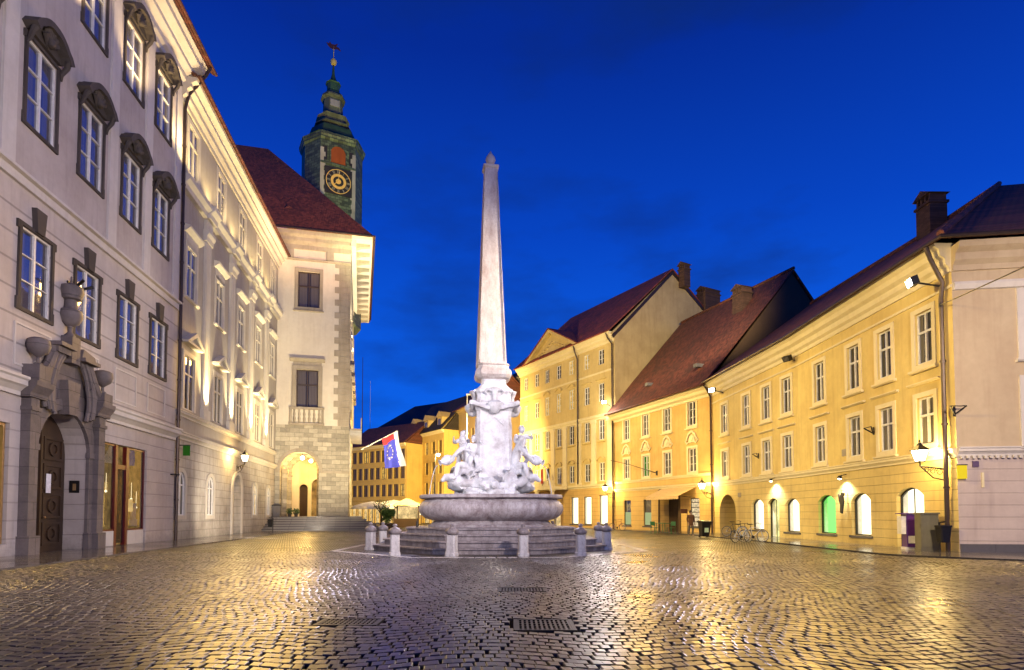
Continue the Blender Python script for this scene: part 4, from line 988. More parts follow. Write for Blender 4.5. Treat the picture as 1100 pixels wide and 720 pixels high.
def shop(H, f, g, a, w, z, h, rise, mat, kind='shop_window', d=.26, frame=None):
    on = (lambda o: onto(o, f, g)) if f is not g else (lambda o: o)
    mb = MB(); A = [(x, zz) for x, zz in arc_pts(w, h, rise)]; B = [(x*.93, zz-.06) for x, zz in A]
    mb.strip([(-w/2,0)]+A+[(w/2,0),(-w/2,0)], [(-w/2*.93,.06)]+B+[(w/2*.93,.06),(-w/2*.93,.06)], d-.08, d)
    o = mb.build(kind, frame or M['iron'], H, (a, 0, z)); on(o)
    if mat.name.startswith(('bright_shop', 'green_lit', 'yellow_lit', 'warm_shop')) and f is not None and H.name != 'street_house' and 'street' not in H.name:
        q0, q1 = d+.001, d+.26; mb = MB(); mb.face([(-w/2,q1,0),(w/2,q1,0),(w/2,q1,h),(-w/2,q1,h)]); mb.build('lit_display', mat, o, fix=False)
        mb = MB(); mb.box(-w/2-.05,-w/2,q0,q1,0,h); mb.box(w/2,w/2+.05,q0,q1,0,h); mb.box(-w/2,w/2,q0,q1,-.05,.0); mb.box(-w/2,w/2,q0,q1,h,h+.05); mb.build('display_recess', M['white'], o)
        if kind == 'shop_window':
            mb = MB(); k = random.random()
            for gx in (.24,):
                gh = random.uniform(.3, .5); mb.lathe([(.0,.0),(.09,.0),(.07,gh*.4),(.10,gh*.6),(.04,gh*.85),(.05,gh),(0,gh+.02)], (gx*w, d+.14, .0), 8)
            mb.build('goods', M['brownpaint'] if k > .5 else M['greyw'], o)
        mb = MB(); mb.bar((0,d-.04,.06),(0,d-.04,h-.07), .035); mb.build('glazing_bar', M['iron'], o) if 'door' in kind else None
    else:
        mb = MB(); mb.prism_y(([(-w/2*.95,.04)]+[(x*.95, zz-.05) for x, zz in A]+[(w/2*.95,.04)])[::-1], d-.02, d+.02); mb.build('lit_display' if 'door' not in kind else 'glass', mat, o)
    if kind == 'shop_window':
        mb = MB(); mb.box(-w/2-.12, w/2+.12, -.08, .02, -.12, -.004); mb.build('sill', M['kerb'], o)
        pass
    return o
shop(H5, R1, R1, -9.4, 1.75, .45, 2.05, .35, M['shopgreen'])['label'] = 'shop window glowing green'
shop(H5, R1, R1, -6.3, 1.6, .45, 2.05, .35, M['shoplit'])
shop(H5, R1, R1, -2.75, 1.75, 0, 2.6, .35, M['shoplit'], 'shop_door')
shop(H5, R1B, R1, -5.2, 1.7, .45, 2.05, .35, M['shoplit']); shop(H5, R1B, R1, -3.1, 1.4, 0, 2.5, .35, emit('yellow_lit_doorway', (1,.9,.35), 1.6, 1.5), 'shop_door'); shop(H5, R1B, R1, -.9, 1.55, .42, 2.0, .35, M['shoplit'])
# passage walls behind the big arch
mb = MB(); mb.box(-11.15, -8.45, 2.45, 2.6, -.1, 2.9); o = mb.build('passage_wall', M['yellowlo'], H5); onto(o, R1B, R1)
mb = MB(); mb.box(-9.0, -8.6, 2.37, 2.445, .9, 2.0); o = mb.build('notice_board', M['iron'], H5); onto(o, R1B, R1)
mb = MB(); mb.box(-8.0, -7.55, -.04, -.001, 2.7, 3.0); o = mb.build('wall_plaque', M['thtrim'], H5); onto(o, R1B, R1)
mb = MB(); mb.box(-4.5, -4.1, -.03, -.001, 4.4, 4.75); mb.build('wall_plaque', M['thtrim'], H5).location = (-3.3, 0, 0)
# side wall in the street on the right
Z1 = rwin('RSa', 1.15, 2.05, sill=1, smat=M['trim'], smat2=M['trim'], sw=.32, hood=None)
on = lambda o: onto(o, RS, R1)
on(facade_wall('side_wall', M['rose'], H5, 0.0, 30, 3.72, 11.1, [op(c, z, Z1) for c in (3.1, 7.5, 12, 17) for z in (7.62, 4.3)]))
on(facade_wall('side_ground_floor_wall', M['roselo'], H5, 0.0, 30, -.1, 3.72))
for c in (3.1, 7.5, 12, 17):
    for z in (7.62, 4.3): on(window(H5, c, z, Z1))
on(run_cornice('side_string_course', M['trim'], H5, 0.02, 30, 3.66, .34, .16))
mb = MB()
for i in range(140): mb.box(.1+i*.2, .2+i*.2, -.10, .0, 3.56, 3.655)
on(mb.build('dentils', M['trim'], H5))
mb = MB(); mb.prism_x([(0,10.0),(-.1,10.02),(-.16,10.2),(-.12,10.3),(0,10.35)][::-1], .02, 30); on(mb.build('side_frieze', M['trim'], H5))
mb = MB(); mb.prism_x([(0,10.75),(-.08,10.75),(-.10,10.95),(-.26,11.1),(-.30,11.35),(-.52,11.5),(-.60,11.70),(.4,11.72)][::-1], .0, 30); on(mb.build('side_cornice', M['rose'], H5))
mb = MB(); mb.box(.02, 30, -.06, .0, -.1, .35); on(mb.build('side_plinth', M['kerb'], H5))
# roof: street slope, hip and side slope (world points seated on the house)
def LW(p): # world -> house-local
    v = Vector((p[0]-R1.p[0], p[1]-R1.p[1], 0)); return (v.x*R1.d[0]+v.y*R1.d[1], v.x*R1.n[0]+v.y*R1.n[1], p[2])
ze = 11.86; zr = 18.3; wr = 8.2
ev = [RS.pt(-.75, -.75), R1.pt(eR1, -.8), R1B.pt(eR1B-.0, -.8)]
rdA = R1.pt(-7.5, wr); rdB = R1.pt(eR1, wr); rdC = R1B.pt(eR1B, wr)
mb = MB()
quad_roof(mb, [LW((*ev[0], ze)), LW((*ev[1], ze)), LW((*rdB, zr)), LW((*rdA, zr))])
quad_roof(mb, [LW((*ev[1], ze)), LW((*ev[2], ze)), LW((*rdC, zr)), LW((*rdB, zr))])
s2 = RS.pt(34, -.75); rdS = (rdA[0]+24, rdA[1]-4.2)
quad_roof(mb, [LW((*ev[0], ze+.004)), LW((*s2, ze)), LW((*rdS, zr)), LW((*rdA, zr+.004))])
bk = R1B.pt(eR1B, 16.5); bk2 = R1.pt(-8, 16.5)
quad_roof(mb, [LW((*rdA, zr-.01)), LW((*rdC, zr-.01)), LW((*bk, ze)), LW((*bk2, ze))])
mb.build('roof', M['tile_dark'], H5)
mb = MB(); q = [Vector(LW((*p, ze-.02))) for p in (s2, ev[0], ev[1], ev[2])]; mb.tube(q, .09, 8); mb.build('gutter', M['pipe'], H5)
mb = MB(); # hip tiles as a raised ridge
mb.tube([LW((*ev[0], ze+.08)), LW((*rdA, zr+.1))], .13, 8); mb.tube([LW((*rdA, zr+.08)), LW((*rdB, zr+.08)), LW((*rdC, zr+.08))], .13, 8); mb.build('ridge_tiles', M['tile_dark'], H5)
mb = MB(); a_ = Vector(LW((*RS.pt(4.2, .6), 12.9))); 
for i in range(16): mb.tube([a_+Vector((0.02*i, .33*i, 0)), a_+Vector((0.02*i, .33*i, .4))], .018, 5)
g_ = [Vector(LW((*RS.pt(3.8+i*8, .6), 13.3))) for i in range(2)]; mb = MB(); mb.tube(g_, .03, 6); mb.tube([p-Vector((0,0,.35)) for p in g_], .03, 6)
for i in range(33): p = g_[0].lerp(g_[1], i/32); mb.tube([p, p-Vector((0,0,.5))], .016, 5)
mb.build('snow_guard', M['trim'], H5)
ca, cz = R1.at(1000, 212, 7.4); cp = LW((*R1.pt(ca, 7.4), 0)); chimney(H5, cp[0], cp[1], 15.5, cz-.6, 1.15, 1.0)
cpt = H5.location
# hidden body so the house is solid from elsewhere
mb = MB(); mb.prism_z([LW((*R1.pt(-.1,.45),0))[:2], LW((*R1.pt(eR1,.45),0))[:2], LW((*R1B.pt(eR1B+.3,.45),0))[:2], LW((*R1B.pt(eR1B+.3,16),0))[:2], LW((*RS.pt(29,15),0))[:2], LW((*RS.pt(29.5,.5),0))[:2], LW((*RS.pt(.6,.5),0))[:2]][::-1], 3.3, 11.7); mb.build('inner_walls', M['rose'], H5)
dp_ = [LW((*R1.pt(-.15,-.85), 11.75)), LW((*R1.pt(-.15,-.7), 11.3)), LW((*R1.pt(-.22,-.2), 10.4)), LW((*R1.pt(-.32,-.2), 9.8)), LW((*R1.pt(-.32,-.2), .05))]
downpipe(H5, dp_, .085)
dq = [LW((*R1B.pt(eR1B+.1,-.8), 11.75)), LW((*R1B.pt(eR1B+.1,-.5), 11.3)), LW((*R1B.pt(eR1B+.1,-.2), 10.7)), LW((*R1B.pt(eR1B+.1,-.2), .05))]
downpipe(H5, dq, .085)

# ------------------------------------------------------------------ orange house
H6 = fac_thing('orange_house', 'orange house with plaster ornaments between its windows and a huge dark roof', 'house', R2)
O1 = rwin('R2t', 1.05, 2.0, sill=1, rows=[.34,.67]); O2 = rwin('R2l', 1.05, 1.95, sill=1, rows=[.34,.67])
oc_ = [-12.9, -9.5, -6.1, -2.6]
OG = [dict(a=-12.85, w=1.3, z=.4, h=2.45, depth=.2), dict(a=-9.35, w=1.3, z=.4, h=2.45, depth=.2), dict(a=-5.9, w=2.8, z=-.1, h=3.7, depth=1.2), dict(a=-2.4, w=1.25, z=.45, h=2.35, depth=.2)]
facade_wall('wall', M['orange'], H6, eR2, 0, 4.65, 11.0, [op(c, 8.82, O1) for c in oc_]+[op(c, 4.98, O2) for c in oc_], body=14)
facade_wall('ground_floor_wall', M['orangelo'], H6, eR2, 0, -.1, 4.65, OG, body=14)
green_curtain = emit('green_lit_curtain', (.10,.42,.03), .45)
for i, c in enumerate(oc_):
    window(H6, c, 8.82, O1); window(H6, c, 4.98, O2, green_curtain if i == 1 else None, 'window with a green curtain' if i == 1 else None)
    mb = MB(); z = 7.35
    mb.strip([(c-.75,z+.25),(c-.45,z+.85),(c,z+1.1),(c+.45,z+.85),(c+.75,z+.25)], [(c-.58,z+.25),(c-.35,z+.7),(c,z+.9),(c+.35,z+.7),(c+.58,z+.25)], -.12, .01)
    mb.lathe([(.30,0),(.24,.10),(0,.14)], n=10)
    mb.prism_y([(c-.45,z+.05),(c+.45,z+.05),(c+.3,z+.55),(c,z+.75),(c-.3,z+.55)], -.08, .01)
    for s_ in (-1, 1): mb.tube([(c+s_*.3,-.05,z+.1), (c+s_*.6,-.09,z+.0), (c+s_*.85,-.06,z+.25), (c+s_*.65,-.08,z+.4)], [.07,.08,.06,.04], 6)
    mb.v = [v if not (abs(v[0]) < .31 and abs(v[1]) < .31 and -.01 < v[2] < .15) else (v[0]*.8+c, -.08-v[2]*.6, z+.42+v[1]*.8) for v in mb.v]
    mb.build('plaster_ornament', M['ytrim'], H6)
run_cornice('string_course', M['ytrim'], H6, eR2, 0, 4.55, .22, .14); run_cornice('awning_cornice', M['ytrim'], H6, eR2, 0, 3.75, .26, .22)
mb = MB(); mb.prism_x([(0,10.8),(-.1,10.82),(-.14,11.0),(-.4,11.15),(-.44,11.35),(-.7,11.5),(-.72,11.62),(.2,11.64)][::-1], eR2, 0); mb.build('roof_cornice', M['ytrim'], H6)
mb = MB(); quad_roof(mb, [(eR2-.1,-.95,11.66), (0,-.95,11.66), (0,8.5,22.2), (eR2-.1,8.5,22.2)]); quad_roof(mb, [(0,8.52,22.2), (0,18,12), (eR2-.1,18,12), (eR2-.1,8.52,22.2)]); mb.tube([(eR2-.1,-1.0,11.62),(0,-1.0,11.62)], .08, 8); mb.tube([(eR2-.1,8.5,22.25),(.05,8.5,22.25)], .14, 8); mb.build('roof', M['tile_dark'], H6)
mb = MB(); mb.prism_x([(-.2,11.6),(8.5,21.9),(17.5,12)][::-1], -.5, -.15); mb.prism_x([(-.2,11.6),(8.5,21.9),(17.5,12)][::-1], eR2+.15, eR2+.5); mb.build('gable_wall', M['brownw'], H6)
chimney(H6, R2.s(797, 310, 6.5), 6.5, 18.6, 21.0, 1.3, 1.1)
for px, py in ((700, 414), (753, 394)):
    a, z = R2.at(px, py, 1.0); mb = MB(); mb.prism_y([(a-.25,z-.1),(a+.25,z-.1),(a+.2,z+.2),(a-.2,z+.2)], .4, 1.6); mb.build('roof_vent', M['greyw'], H6)
for a, w in ((-12.85, 1.3), (-9.35, 1.3)):
    o = shop(H6, R2, R2, a, w, .4, 2.45, 0, M['glassR'], 'shop_window', d=.18); mb = MB(); mb.box(-w/2+.08, w/2-.08, .17, .195, .1, 1.3 if a < -10 else 1.25); mb.v = [(x, y-.05, z) for x, y, z in mb.v]; mb.build('pale_blind', emit('backlit_blind', (.75,.85,.4), .55), o)
o = shop(H6, R2, R2, -2.4, 1.25, .45, 2.35, 0, M['shelflit'], 'shop_window', d=.18)
mb = MB()
for i in range(1, 6): mb.box(-.56, .56, .10, .155, i*.4-.03, i*.4+.03)
mb.build('shelf', M['brownpaint'], o)
mb = MB(); mb.box(-7.25, -4.55, .9, 1.0, -.05, 3.55); mb.box(-5.95,-5.85,.84,.9,0,3.5); mb.build('passage_door', M['wood'], H6)
mb = MB(); mb.strip([(-7.5,0),(-7.5,3.6),(-7.3,3.72),(-4.5,3.72),(-4.3,3.6),(-4.3,0)], [(-7.3,0),(-7.3,3.4),(-7.2,3.59),(-4.6,3.59),(-4.5,3.4),(-4.5,0)], -.08, .01); mb.build('door_surround', M['brownw'], H6)

# ------------------------------------------------------------------ pale yellow palace with pediment
H7 = fac_thing('pedimented_palace', 'tall pale yellow palace with triangular pediment, pilasters and a bare ochre gable wall', 'palace', R3)
pc = [-17.5, -14.9, -12.5, -10.0, -7.45, -4.55, -2.0]
Q = lambda k, h, **kw: rwin('R3'+k, .98, h, smat=M['palace'], smat2=M['palace'], sw=.12, pr=.03, rows=[.36,.68], **kw)
Q4, Q3, Q2, Q1 = Q('d', 1.6), Q('c', 1.75), Q('b', 2.15, sill=1), Q('a', 1.95, hood='seg', hz=.05)
Q3l = Q('cl', 1.95, hood='line', hz=.25); Q3m = Q('cm', 2.2, hood='seg', hz=.1)
ops = []
for i, c in enumerate(pc): ops += [op(c, 17.35, Q4), op(c, 13.4, Q3m if i in (2,3,4) else Q3l), op(c, 9.35, Q2), op(c, 5.0, Q1)]
facade_wall('wall', M['palace'], H7, eR3, 0, 4.5, 20.0, ops, body=16.2)
PG = [dict(a=-7.0, w=1.45, z=.4, h=3.0, depth=.3), dict(a=-4.6, w=1.45, z=.4, h=3.0, depth=.3), dict(a=-1.85, w=1.5, z=.4, h=3.1, depth=.3), dict(a=-10.5, w=1.5, z=0, h=3.0, depth=.3), dict(a=-13.5, w=1.5, z=.4, h=2.6, depth=.3), dict(a=-16.5, w=1.5, z=.4, h=2.6, depth=.3)]
facade_wall('ground_floor_wall', M['orangelo'], H7, eR3, 0, -.1, 4.5, PG, body=16.2)
for g_ in PG: shop(H7, R3, R3, g_['a'], g_['w'], g_['z'], g_['h'], 0, M['shoplit'] if g_['a'] > -8 else M['shopwarm'], 'shop_window')
for i, c in enumerate(pc):
    for z, st, lit in ((17.35, Q4, i in (4, 5)), (13.4, Q3m if i in (2,3,4) else Q3l, i in (2, 3, 4)), (9.35, Q2, i == 1), (5.0, Q1, False)):
        window(H7, c, z, st, M['litwin'] if lit else None, 'lamp-lit window' if lit else None)
for a in (-18.6, -16.2, -13.7, -11.25, -8.75, -6.0, -3.3, -.55):
    mb = MB(); mb.box(a-.36, a+.36, -.14, .01, 4.72, 11.2); mb.box(a-.44, a+.44, -.20, .01, 11.2, 11.5); mb.box(a-.44, a+.44, -.20, .01, 4.69, 5.0); mb.build('pilaster', M['ytrim'], H7)
run_cornice('string_course', M['ytrim'], H7, eR3, 0, 11.52, .5, .24); run_cornice('ground_cornice', M['ytrim'], H7, eR3, 0, 4.3, .38, .24); run_cornice('sill_line', M['ytrim'], H7, eR3, 0, 16.4, .18, .10)
mb = MB(); pr = [(0,19.3),(-.1,19.32),(-.14,19.55),(-.4,19.7),(-.44,19.9),(-.7,20.1),(-.72,20.28),(.3,20.3)]; mb.prism_x(pr[::-1], eR3-.1, .1); mb.build('roof_cornice', M['ytrim'], H7)
mb = MB(); mb.strip([(-16.7,20.31),(-10.95,23.4),(-5.2,20.31)], [(-16.0,20.33),(-10.95,23.0),(-5.9,20.33)], -.85, .3); mb.prism_y([(-16.3,20.305),(-5.6,20.305),(-10.95,23.1)], -.3, .25)
for i in range(-5, 6): mb.lathe([(.0,-.2),(.18,-.1),(.2,.05),(0,.22)], (-10.95+i*.55, -.32, 20.75+max(0, 1.1-abs(i)*.22)), 7)
mb.build('pediment', M['palace'], H7)
w7, z7 = 8.1, 28.5; aL = R3.s(613, 340, w7)
mb = MB(); quad_roof(mb, [(eR3-.3,-.9,20.32), (.35,-.9,20.32), (.35,w7,z7), (aL,w7,z7)]); quad_roof(mb, [(eR3-.3,-.9,20.33), (aL,w7,z7), (eR3-.3,16.8,20.33)])
quad_roof(mb, [(.35,w7+.01,z7), (.35,17.0,22.2), (eR3-.3,17.0,22.2), (aL,w7+.01,z7)]); quad_roof(mb, [(-16.9,-.95,20.34),(-10.95,-.95,23.55),(-10.95,3.2,23.6)]); quad_roof(mb, [(-10.95,-.95,23.55),(-5.0,-.95,20.34),(-10.95,3.2,23.6)]); mb.build('roof', M['tile_red2'] if 'tile_red2' in M else M.setdefault('tile_red2', rooftile('dark_red_tiles', (.26,.05,.028))), H7)
mb = MB(); mb.prism_x([(-.02,11),(-.02,20.0),(-.5,20.05),(w7,28.2),(17.0,21.9),(16.9,11)][::-1], .002, .25); mb.build('gable_wall', M['gable'], H7)
mb = MB(); mb.prism_x([(-.4,19.9),(w7,28.25),(17.0,21.95),(17.0,21.6),(w7,27.85),(-.2,19.6)][::-1], .252, .36); mb.build('verge_moulding', M['pipe'], H7)
chimney(H7, R3.s(735, 292, 9.5), 9.5, 26.5, 28.4, .9, .9); chimney(H7, R3.s(761, 318, 14), 14, 22, 26.6, 1.3, 2.4)
downpipe(H7, [(-6.0,-.75,20.2),(-6.0,-.6,19.6),(-6.0,-.22,18.8),(-6.0,-.22,4.8)], .09)
downpipe(H7, [(-.3,-.75,20.2),(-.3,-.5,19.7),(.05,-.22,19.0),(.05,-.22,11.8),(.15,-.3,4.6),(.15,-.3,.05)], .09)
mb = MB(); mb.box(-18.9,-8.1,-2.2,-.26,4.3,4.65); mb.box(-18.9,-8.1,-2.25,-2.1,4.651,5.3); mb.build('portico_roof', M['ytrim'], H7)
for a in (-8.5, -11.8, -15.2, -18.5):
    mb = MB(); mb.lathe([(.34,0),(.34,.2),(.24,.25),(.22,4.0),(.34,4.1),(.34,4.29)], (a,-1.95,.05), 14); mb.build('portico_column', M['ytrim'], H7)
for i, (px, col) in enumerate(((583, (.45,.03,.02)), (590, (.02,.02,.02)))):
    a = R3.s(px, 510, -2.3); t = thing('banner', ['small red and white banner hung over the portico rail', 'small black banner hung over the portico rail'][i], 'banner', W(R3, a, -2.4, 4.75)); t.rotation_euler[2] = R3.rot()
    mb = MB(); mb.box(-.22,.22,-.03,.0,.85,1.9); mb.box(-.20,.20,-.025,.005,.25,.84) if i == 0 else None; mb.build('cloth', plain('banner_cloth_%s' % ('red','black')[i], col, .8), t)
    mb = MB(); mb.tube([(0,.03,.0),(0,.03,2.0)], .025, 6); mb.build('pole', M['iron'], t)

# ------------------------------------------------------------------ houses further down the street
def far_house(name, label, px0, py0, px1, py1, zeave, wallm, roofm, rows, ncol, depth=10, rh=6, groups=None, ground=M['shopwarm'], dorm=0, winl=0):
    def on_z(px, py, z):
        r = ray(px, py); t = (z-EYE)/r[2]; return (r[0]*t, r[1]*t)
    A = on_z(px0, py0, zeave); B = on_z(px1, py1, zeave)
    f = Fac(A, (B[0]-A[0], B[1]-A[1])); L = math.hypot(B[0]-A[0], B[1]-A[1])
    H = fac_thing(name, label, 'house', f, groups)
    st = dict(key=name+label[:9], w=1.1, h=1.9, cols=2, rows=[.5], frame=M['brownpaint'], pane=M['glassF'], sw=.2, pr=.06, sb=True, smat=wallm, smat2=wallm, depth=.2)
    cs = [L*(i+.5)/ncol for i in range(ncol)]; gd = [dict(a=c, w=1.9, z=.1, h=2.9, depth=.4) for c in cs]
    facade_wall('wall', wallm, H, 0, L, -.1, zeave, [op(c, z, st) for c in cs for z in rows]+gd, body=depth)
    for i, c in enumerate(cs):
        for z in rows: window(H, c, z, st, M['litwin'] if (i*7+int(z)) % 9 == winl else None)
        if ground: shop(H, f, f, c, 1.9, .1, 2.9, 0, ground, 'shop_window', frame=M['brownpaint'])
    run_cornice('roof_cornice', M['ytrim'] if wallm in (M['ochre'],) else wallm, H, 0, L, zeave-.5, .5, .5); run_cornice('string_course', wallm, H, 0, L, 3.6, .3, .2)
    mb = MB(); quad_roof(mb, [(-.2,-.7,zeave+.01),(L+.2,-.7,zeave+.01),(L+.2,depth/2,zeave+rh),(-.2,depth/2,zeave+rh)]); quad_roof(mb, [(-.2,depth/2+.01,zeave+rh),(L+.2,depth/2+.01,zeave+rh),(L+.2,depth+.5,zeave),(-.2,depth+.5,zeave)]); mb.prism_x([(0,zeave+.0),(depth/2,zeave+rh-.2),(depth,zeave)][::-1], 0, .3); mb.prism_x([(0,zeave+.0),(depth/2,zeave+rh-.2),(depth,zeave)][::-1], L-.3, L); mb.build('roof', roofm, H)
    for i in range(dorm):
        a = L*(i+.6)/dorm; mb = MB(); mb.box(a-.7,a+.7,.2,2.6,zeave+.3,zeave+2.1); mb.prism_y([(a-.95,zeave+2.102),(a+.95,zeave+2.102),(a,zeave+3.0)],.0,3.2); d = mb.build('dormer', M['gable'], H)
        mb = MB(); mb.box(a-.4,a+.4,.13,.199,zeave+.7,zeave+1.8); mb.build('window', M['glassT'], d)
    return H, f, L
far_house('street_house', 'shaded brown house just left of the fountain pedestal, nearest of the far row', 477, 449, 512, 433, 17.5, M['brownw2'] if 'brownw2' in M else M.setdefault('brownw2', stucco('dim_ochre_render', (.36,.26,.13), (.2,.13,.05), .4)), M['tile_dark'], [4.8,8.4,12.2], 5, rh=5, winl=3)
far_house('street_house', 'ochre street house with dormers behind the street lamp', 436, 471, 477, 461, 14.5, M['ochre'], M['tile_blk'], [4.6,7.8,11.0], 6, rh=6, dorm=3, winl=5)
far_house('street_house', 'ochre street house behind the flag and the flagpoles', 372, 482, 436, 475.5, 12.8, M['ochre'], M['tile_dark'], [4.4,7.2,10.0], 10, rh=4, winl=4)
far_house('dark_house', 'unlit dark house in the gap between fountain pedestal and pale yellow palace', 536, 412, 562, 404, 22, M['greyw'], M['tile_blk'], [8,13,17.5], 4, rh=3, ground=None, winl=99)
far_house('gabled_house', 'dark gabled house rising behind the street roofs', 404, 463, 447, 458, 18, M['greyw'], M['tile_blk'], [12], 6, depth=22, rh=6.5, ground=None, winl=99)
# ------------------------------------------------------------------ FOUNTAIN
FT = thing('fountain', 'baroque obelisk fountain of white and rose stone amid the square', 'fountain', (CX, CY, 0))
for i, (ap, z0, z1) in enumerate(((4.85, -.03, .23), (4.42, .23, .47), (3.99, .47, .70), (3.56, .70, .93))):
    mb = MB(); R0, R1_ = octo(ap-.07), octo(ap); n = 8
    mb.loft([[(x, y, z0) for x, y in R0], [(x, y, z1-.07) for x, y in R0], [(x, y, z1-.065) for x, y in R1_], [(x, y, z1-.012) for x, y in R1_], [(x, y, z1) for x, y in octo(ap-.015)]]); mb.build('step', M['step'], FT)
def tref(c, R, th):
    d = min(((th-a+PI) % (2*PI)-PI for a in (-PI/6, PI/2, PI*7/6)), key=abs); return c*math.cos(d)+math.sqrt(max(1e-6, R*R-(c*math.sin(d))**2))
def tring(c, R, z, off=0, n=96): return [((tref(c,R,t)-off)*math.cos(t), (tref(c,R,t)-off)*math.sin(t), z) for t in [2*PI*k/n+PI/96 for k in range(n)]]
mb = MB(); mb.loft([tring(1.15,1.75,.93,.02), tring(1.15,1.75,1.02,.0), tring(1.15,1.75,1.04,.12), tring(1.15,1.75,1.20,.30)], smooth=True); mb.build('plinth', M['basin'], FT)
mb = MB()
prof = [(1.0,1.18),(.62,1.20),(.30,1.30),(.10,1.45),(.0,1.65),(.03,1.85),(.16,2.0),(.26,2.06),(.28,2.10),(.10,2.13),(.04,2.16),(.04,2.25),(.08,2.29),(.34,2.29),(.40,2.24),(.42,1.9)]
mb.loft([tring(1.27,2.02,z,o) for o, z in prof], smooth=True, cap=False); mb.build('basin', M['basin'], FT)
mb = MB(); mb.face(tring(1.27,2.02,2.12,.38)); 
wm, nt, b, _ = new_mat('dark_pool_water'); b.inputs['Base Color'].default_value = (.02,.03,.035,1); b.inputs['Roughness'].default_value = .05; tc = N(nt,'ShaderNodeTexCoord'); bump(nt, b, noise(nt, tc.outputs['Object'], 6, 3), .4, .03); M['water'] = wm
mb.build('water', wm, FT)
def cring(hw, z, ch=.16, x0=0, y0=0, rot=.10, hy=None):
    hy = hy or hw; c = min(hw, hy)*ch; p = [(-hw+c,-hy),(hw-c,-hy),(hw,-hy+c),(hw,hy-c),(hw-c,hy),(-hw+c,hy),(-hw,hy-c),(-hw,-hy+c)]
    return [(x*math.cos(rot)-y*math.sin(rot)+x0, x*math.sin(rot)+y*math.cos(rot)+y0, z) for x, y in p]
pxo = .06
mb = MB(); mb.loft([cring(w/2, z, .2, pxo) for w, z in ((1.95,2.0),(1.95,2.35),(1.78,2.5),(1.70,2.6),(1.64,3.1),(1.55,4.2),(1.50,5.7),(1.52,5.95))]); mb.build('pedestal', M['marble'], FT)
mb = MB()
for a in range(4):
    an = a*PI/2+.10; t = [(Vector((math.cos(an)*x-math.sin(an)*y, math.sin(an)*x+math.cos(an)*y, z))) for x, y, z in [(-.52,-.80,2.8),(.52,-.80,2.8),(.46,-.765,5.3),(0,-.76,5.7),(-.46,-.765,5.3),(-.52,-.80,2.8)]]
    for p, q in zip(t, t[1:]): mb.bar(p+Vector((pxo,0,0)), q+Vector((pxo,0,0)), .06)
mb.build('panel_moulding', M['marble'], FT)
mb = MB(); mb.loft([cring(w/2, z, .2, pxo) for w, z in ((1.52,5.95),(1.60,6.0),(1.66,6.08),(1.88,6.18),(1.90,6.28),(1.58,6.32),(1.50,6.4),(1.46,6.72),(1.60,6.80),(1.62,6.90),(1.40,6.98),(1.12,7.15),(1.02,7.3),(1.10,7.38))]); mb.build('capital', M['marble'], FT)
mb = MB(); mb.loft([cring(w/2, z, .3, pxo-.02) for w, z in ((1.10,7.38),(1.42,7.45),(1.58,7.56),(1.60,7.68),(1.52,7.80),(1.36,7.88),(1.34,7.98),(1.42,8.02),(1.36,8.08))], smooth=False); mb.build('torus_moulding', M['obelisk'], FT)
ox = -.04
mb = MB(); mb.loft([cring(w/2, z, .10, ox-(z-8)*.004, 0, .16) for w, z in [(1.25-(1.25-.56)*i/10, 8.08+(17.0-8.08)*i/10) for i in range(11)]]); mb.build('obelisk', M['obelisk'], FT)
mb = MB()
for s_ in (-1, 1):
    a0_, b0_ = cring(.65, 8.1, .1, ox, 0, .16), cring(.30, 17.0, .1, ox-.035, 0, .16)
for k in (0, 1):
    p = Vector(a0_[k]); q = Vector(b0_[k]); mb.bar(p+Vector((0,-.012,.1)), q+Vector((0,-.012,-.2)), .05, .03)
mb.build('edge_fillet', M['obelisk'], FT)
mb = MB(); mb.loft([cring(w/2, z, .1, ox-.035, 0, .16) for w, z in ((.56,17.0),(.64,17.03),(.70,17.08),(.70,17.13),(.42,17.17))]); mb.lathe([(.14,17.2),(.10,17.28),(.18,17.36),(.23,17.5),(.19,17.64),(.10,17.76),(.04,17.86),(0,17.95)], (ox-.035,0,0), 14); mb.build('ball_finial', M['obelisk'], FT)
# scrolls, shell and garland on the capital
mb = MB()
for an in (0, PI/2, PI, -PI/2):
    T = Matrix.Translation((pxo,0,0)) @ Matrix.Rotation(an+.10, 4, 'Z'); n0 = len(mb.v)
    mb.tube([(-1.05,-1.0,6.28),(-.8,-.98,6.22),(-.55,-.95,6.12),(-.3,-.98,6.05),(0,-1.0,6.16),(.3,-.98,6.05),(.55,-.95,6.12),(.8,-.98,6.2),(1.05,-1.0,6.26)], [.09,.12,.08,.12,.2,.12,.08,.12,.10], 8)
    mb.lathe([(0,-.34),(.18,-.28),(.32,-.05),(.36,.12),(.22,.24),(0,.26)], (0,-.92,6.12), 12)
    mb.lathe([(0,0),(.10,.02),(.09,.25),(.16,.45),(.22,.58),(.05,.64),(0,.64)], (0,-.85,6.34), 10)
    for s_ in (-1, 1): mb.tube([(s_*.05,-.9,6.8),(s_*.30,-.9,6.86),(s_*.42,-.88,6.74),(s_*.3,-.86,6.64)], [.05,.07,.06,.03], 6)
    mb.v[n0:] = [tuple(T @ Vector(v)) for v in mb.v[n0:]]
mb.build('scroll_ornament', M['marble'], FT)
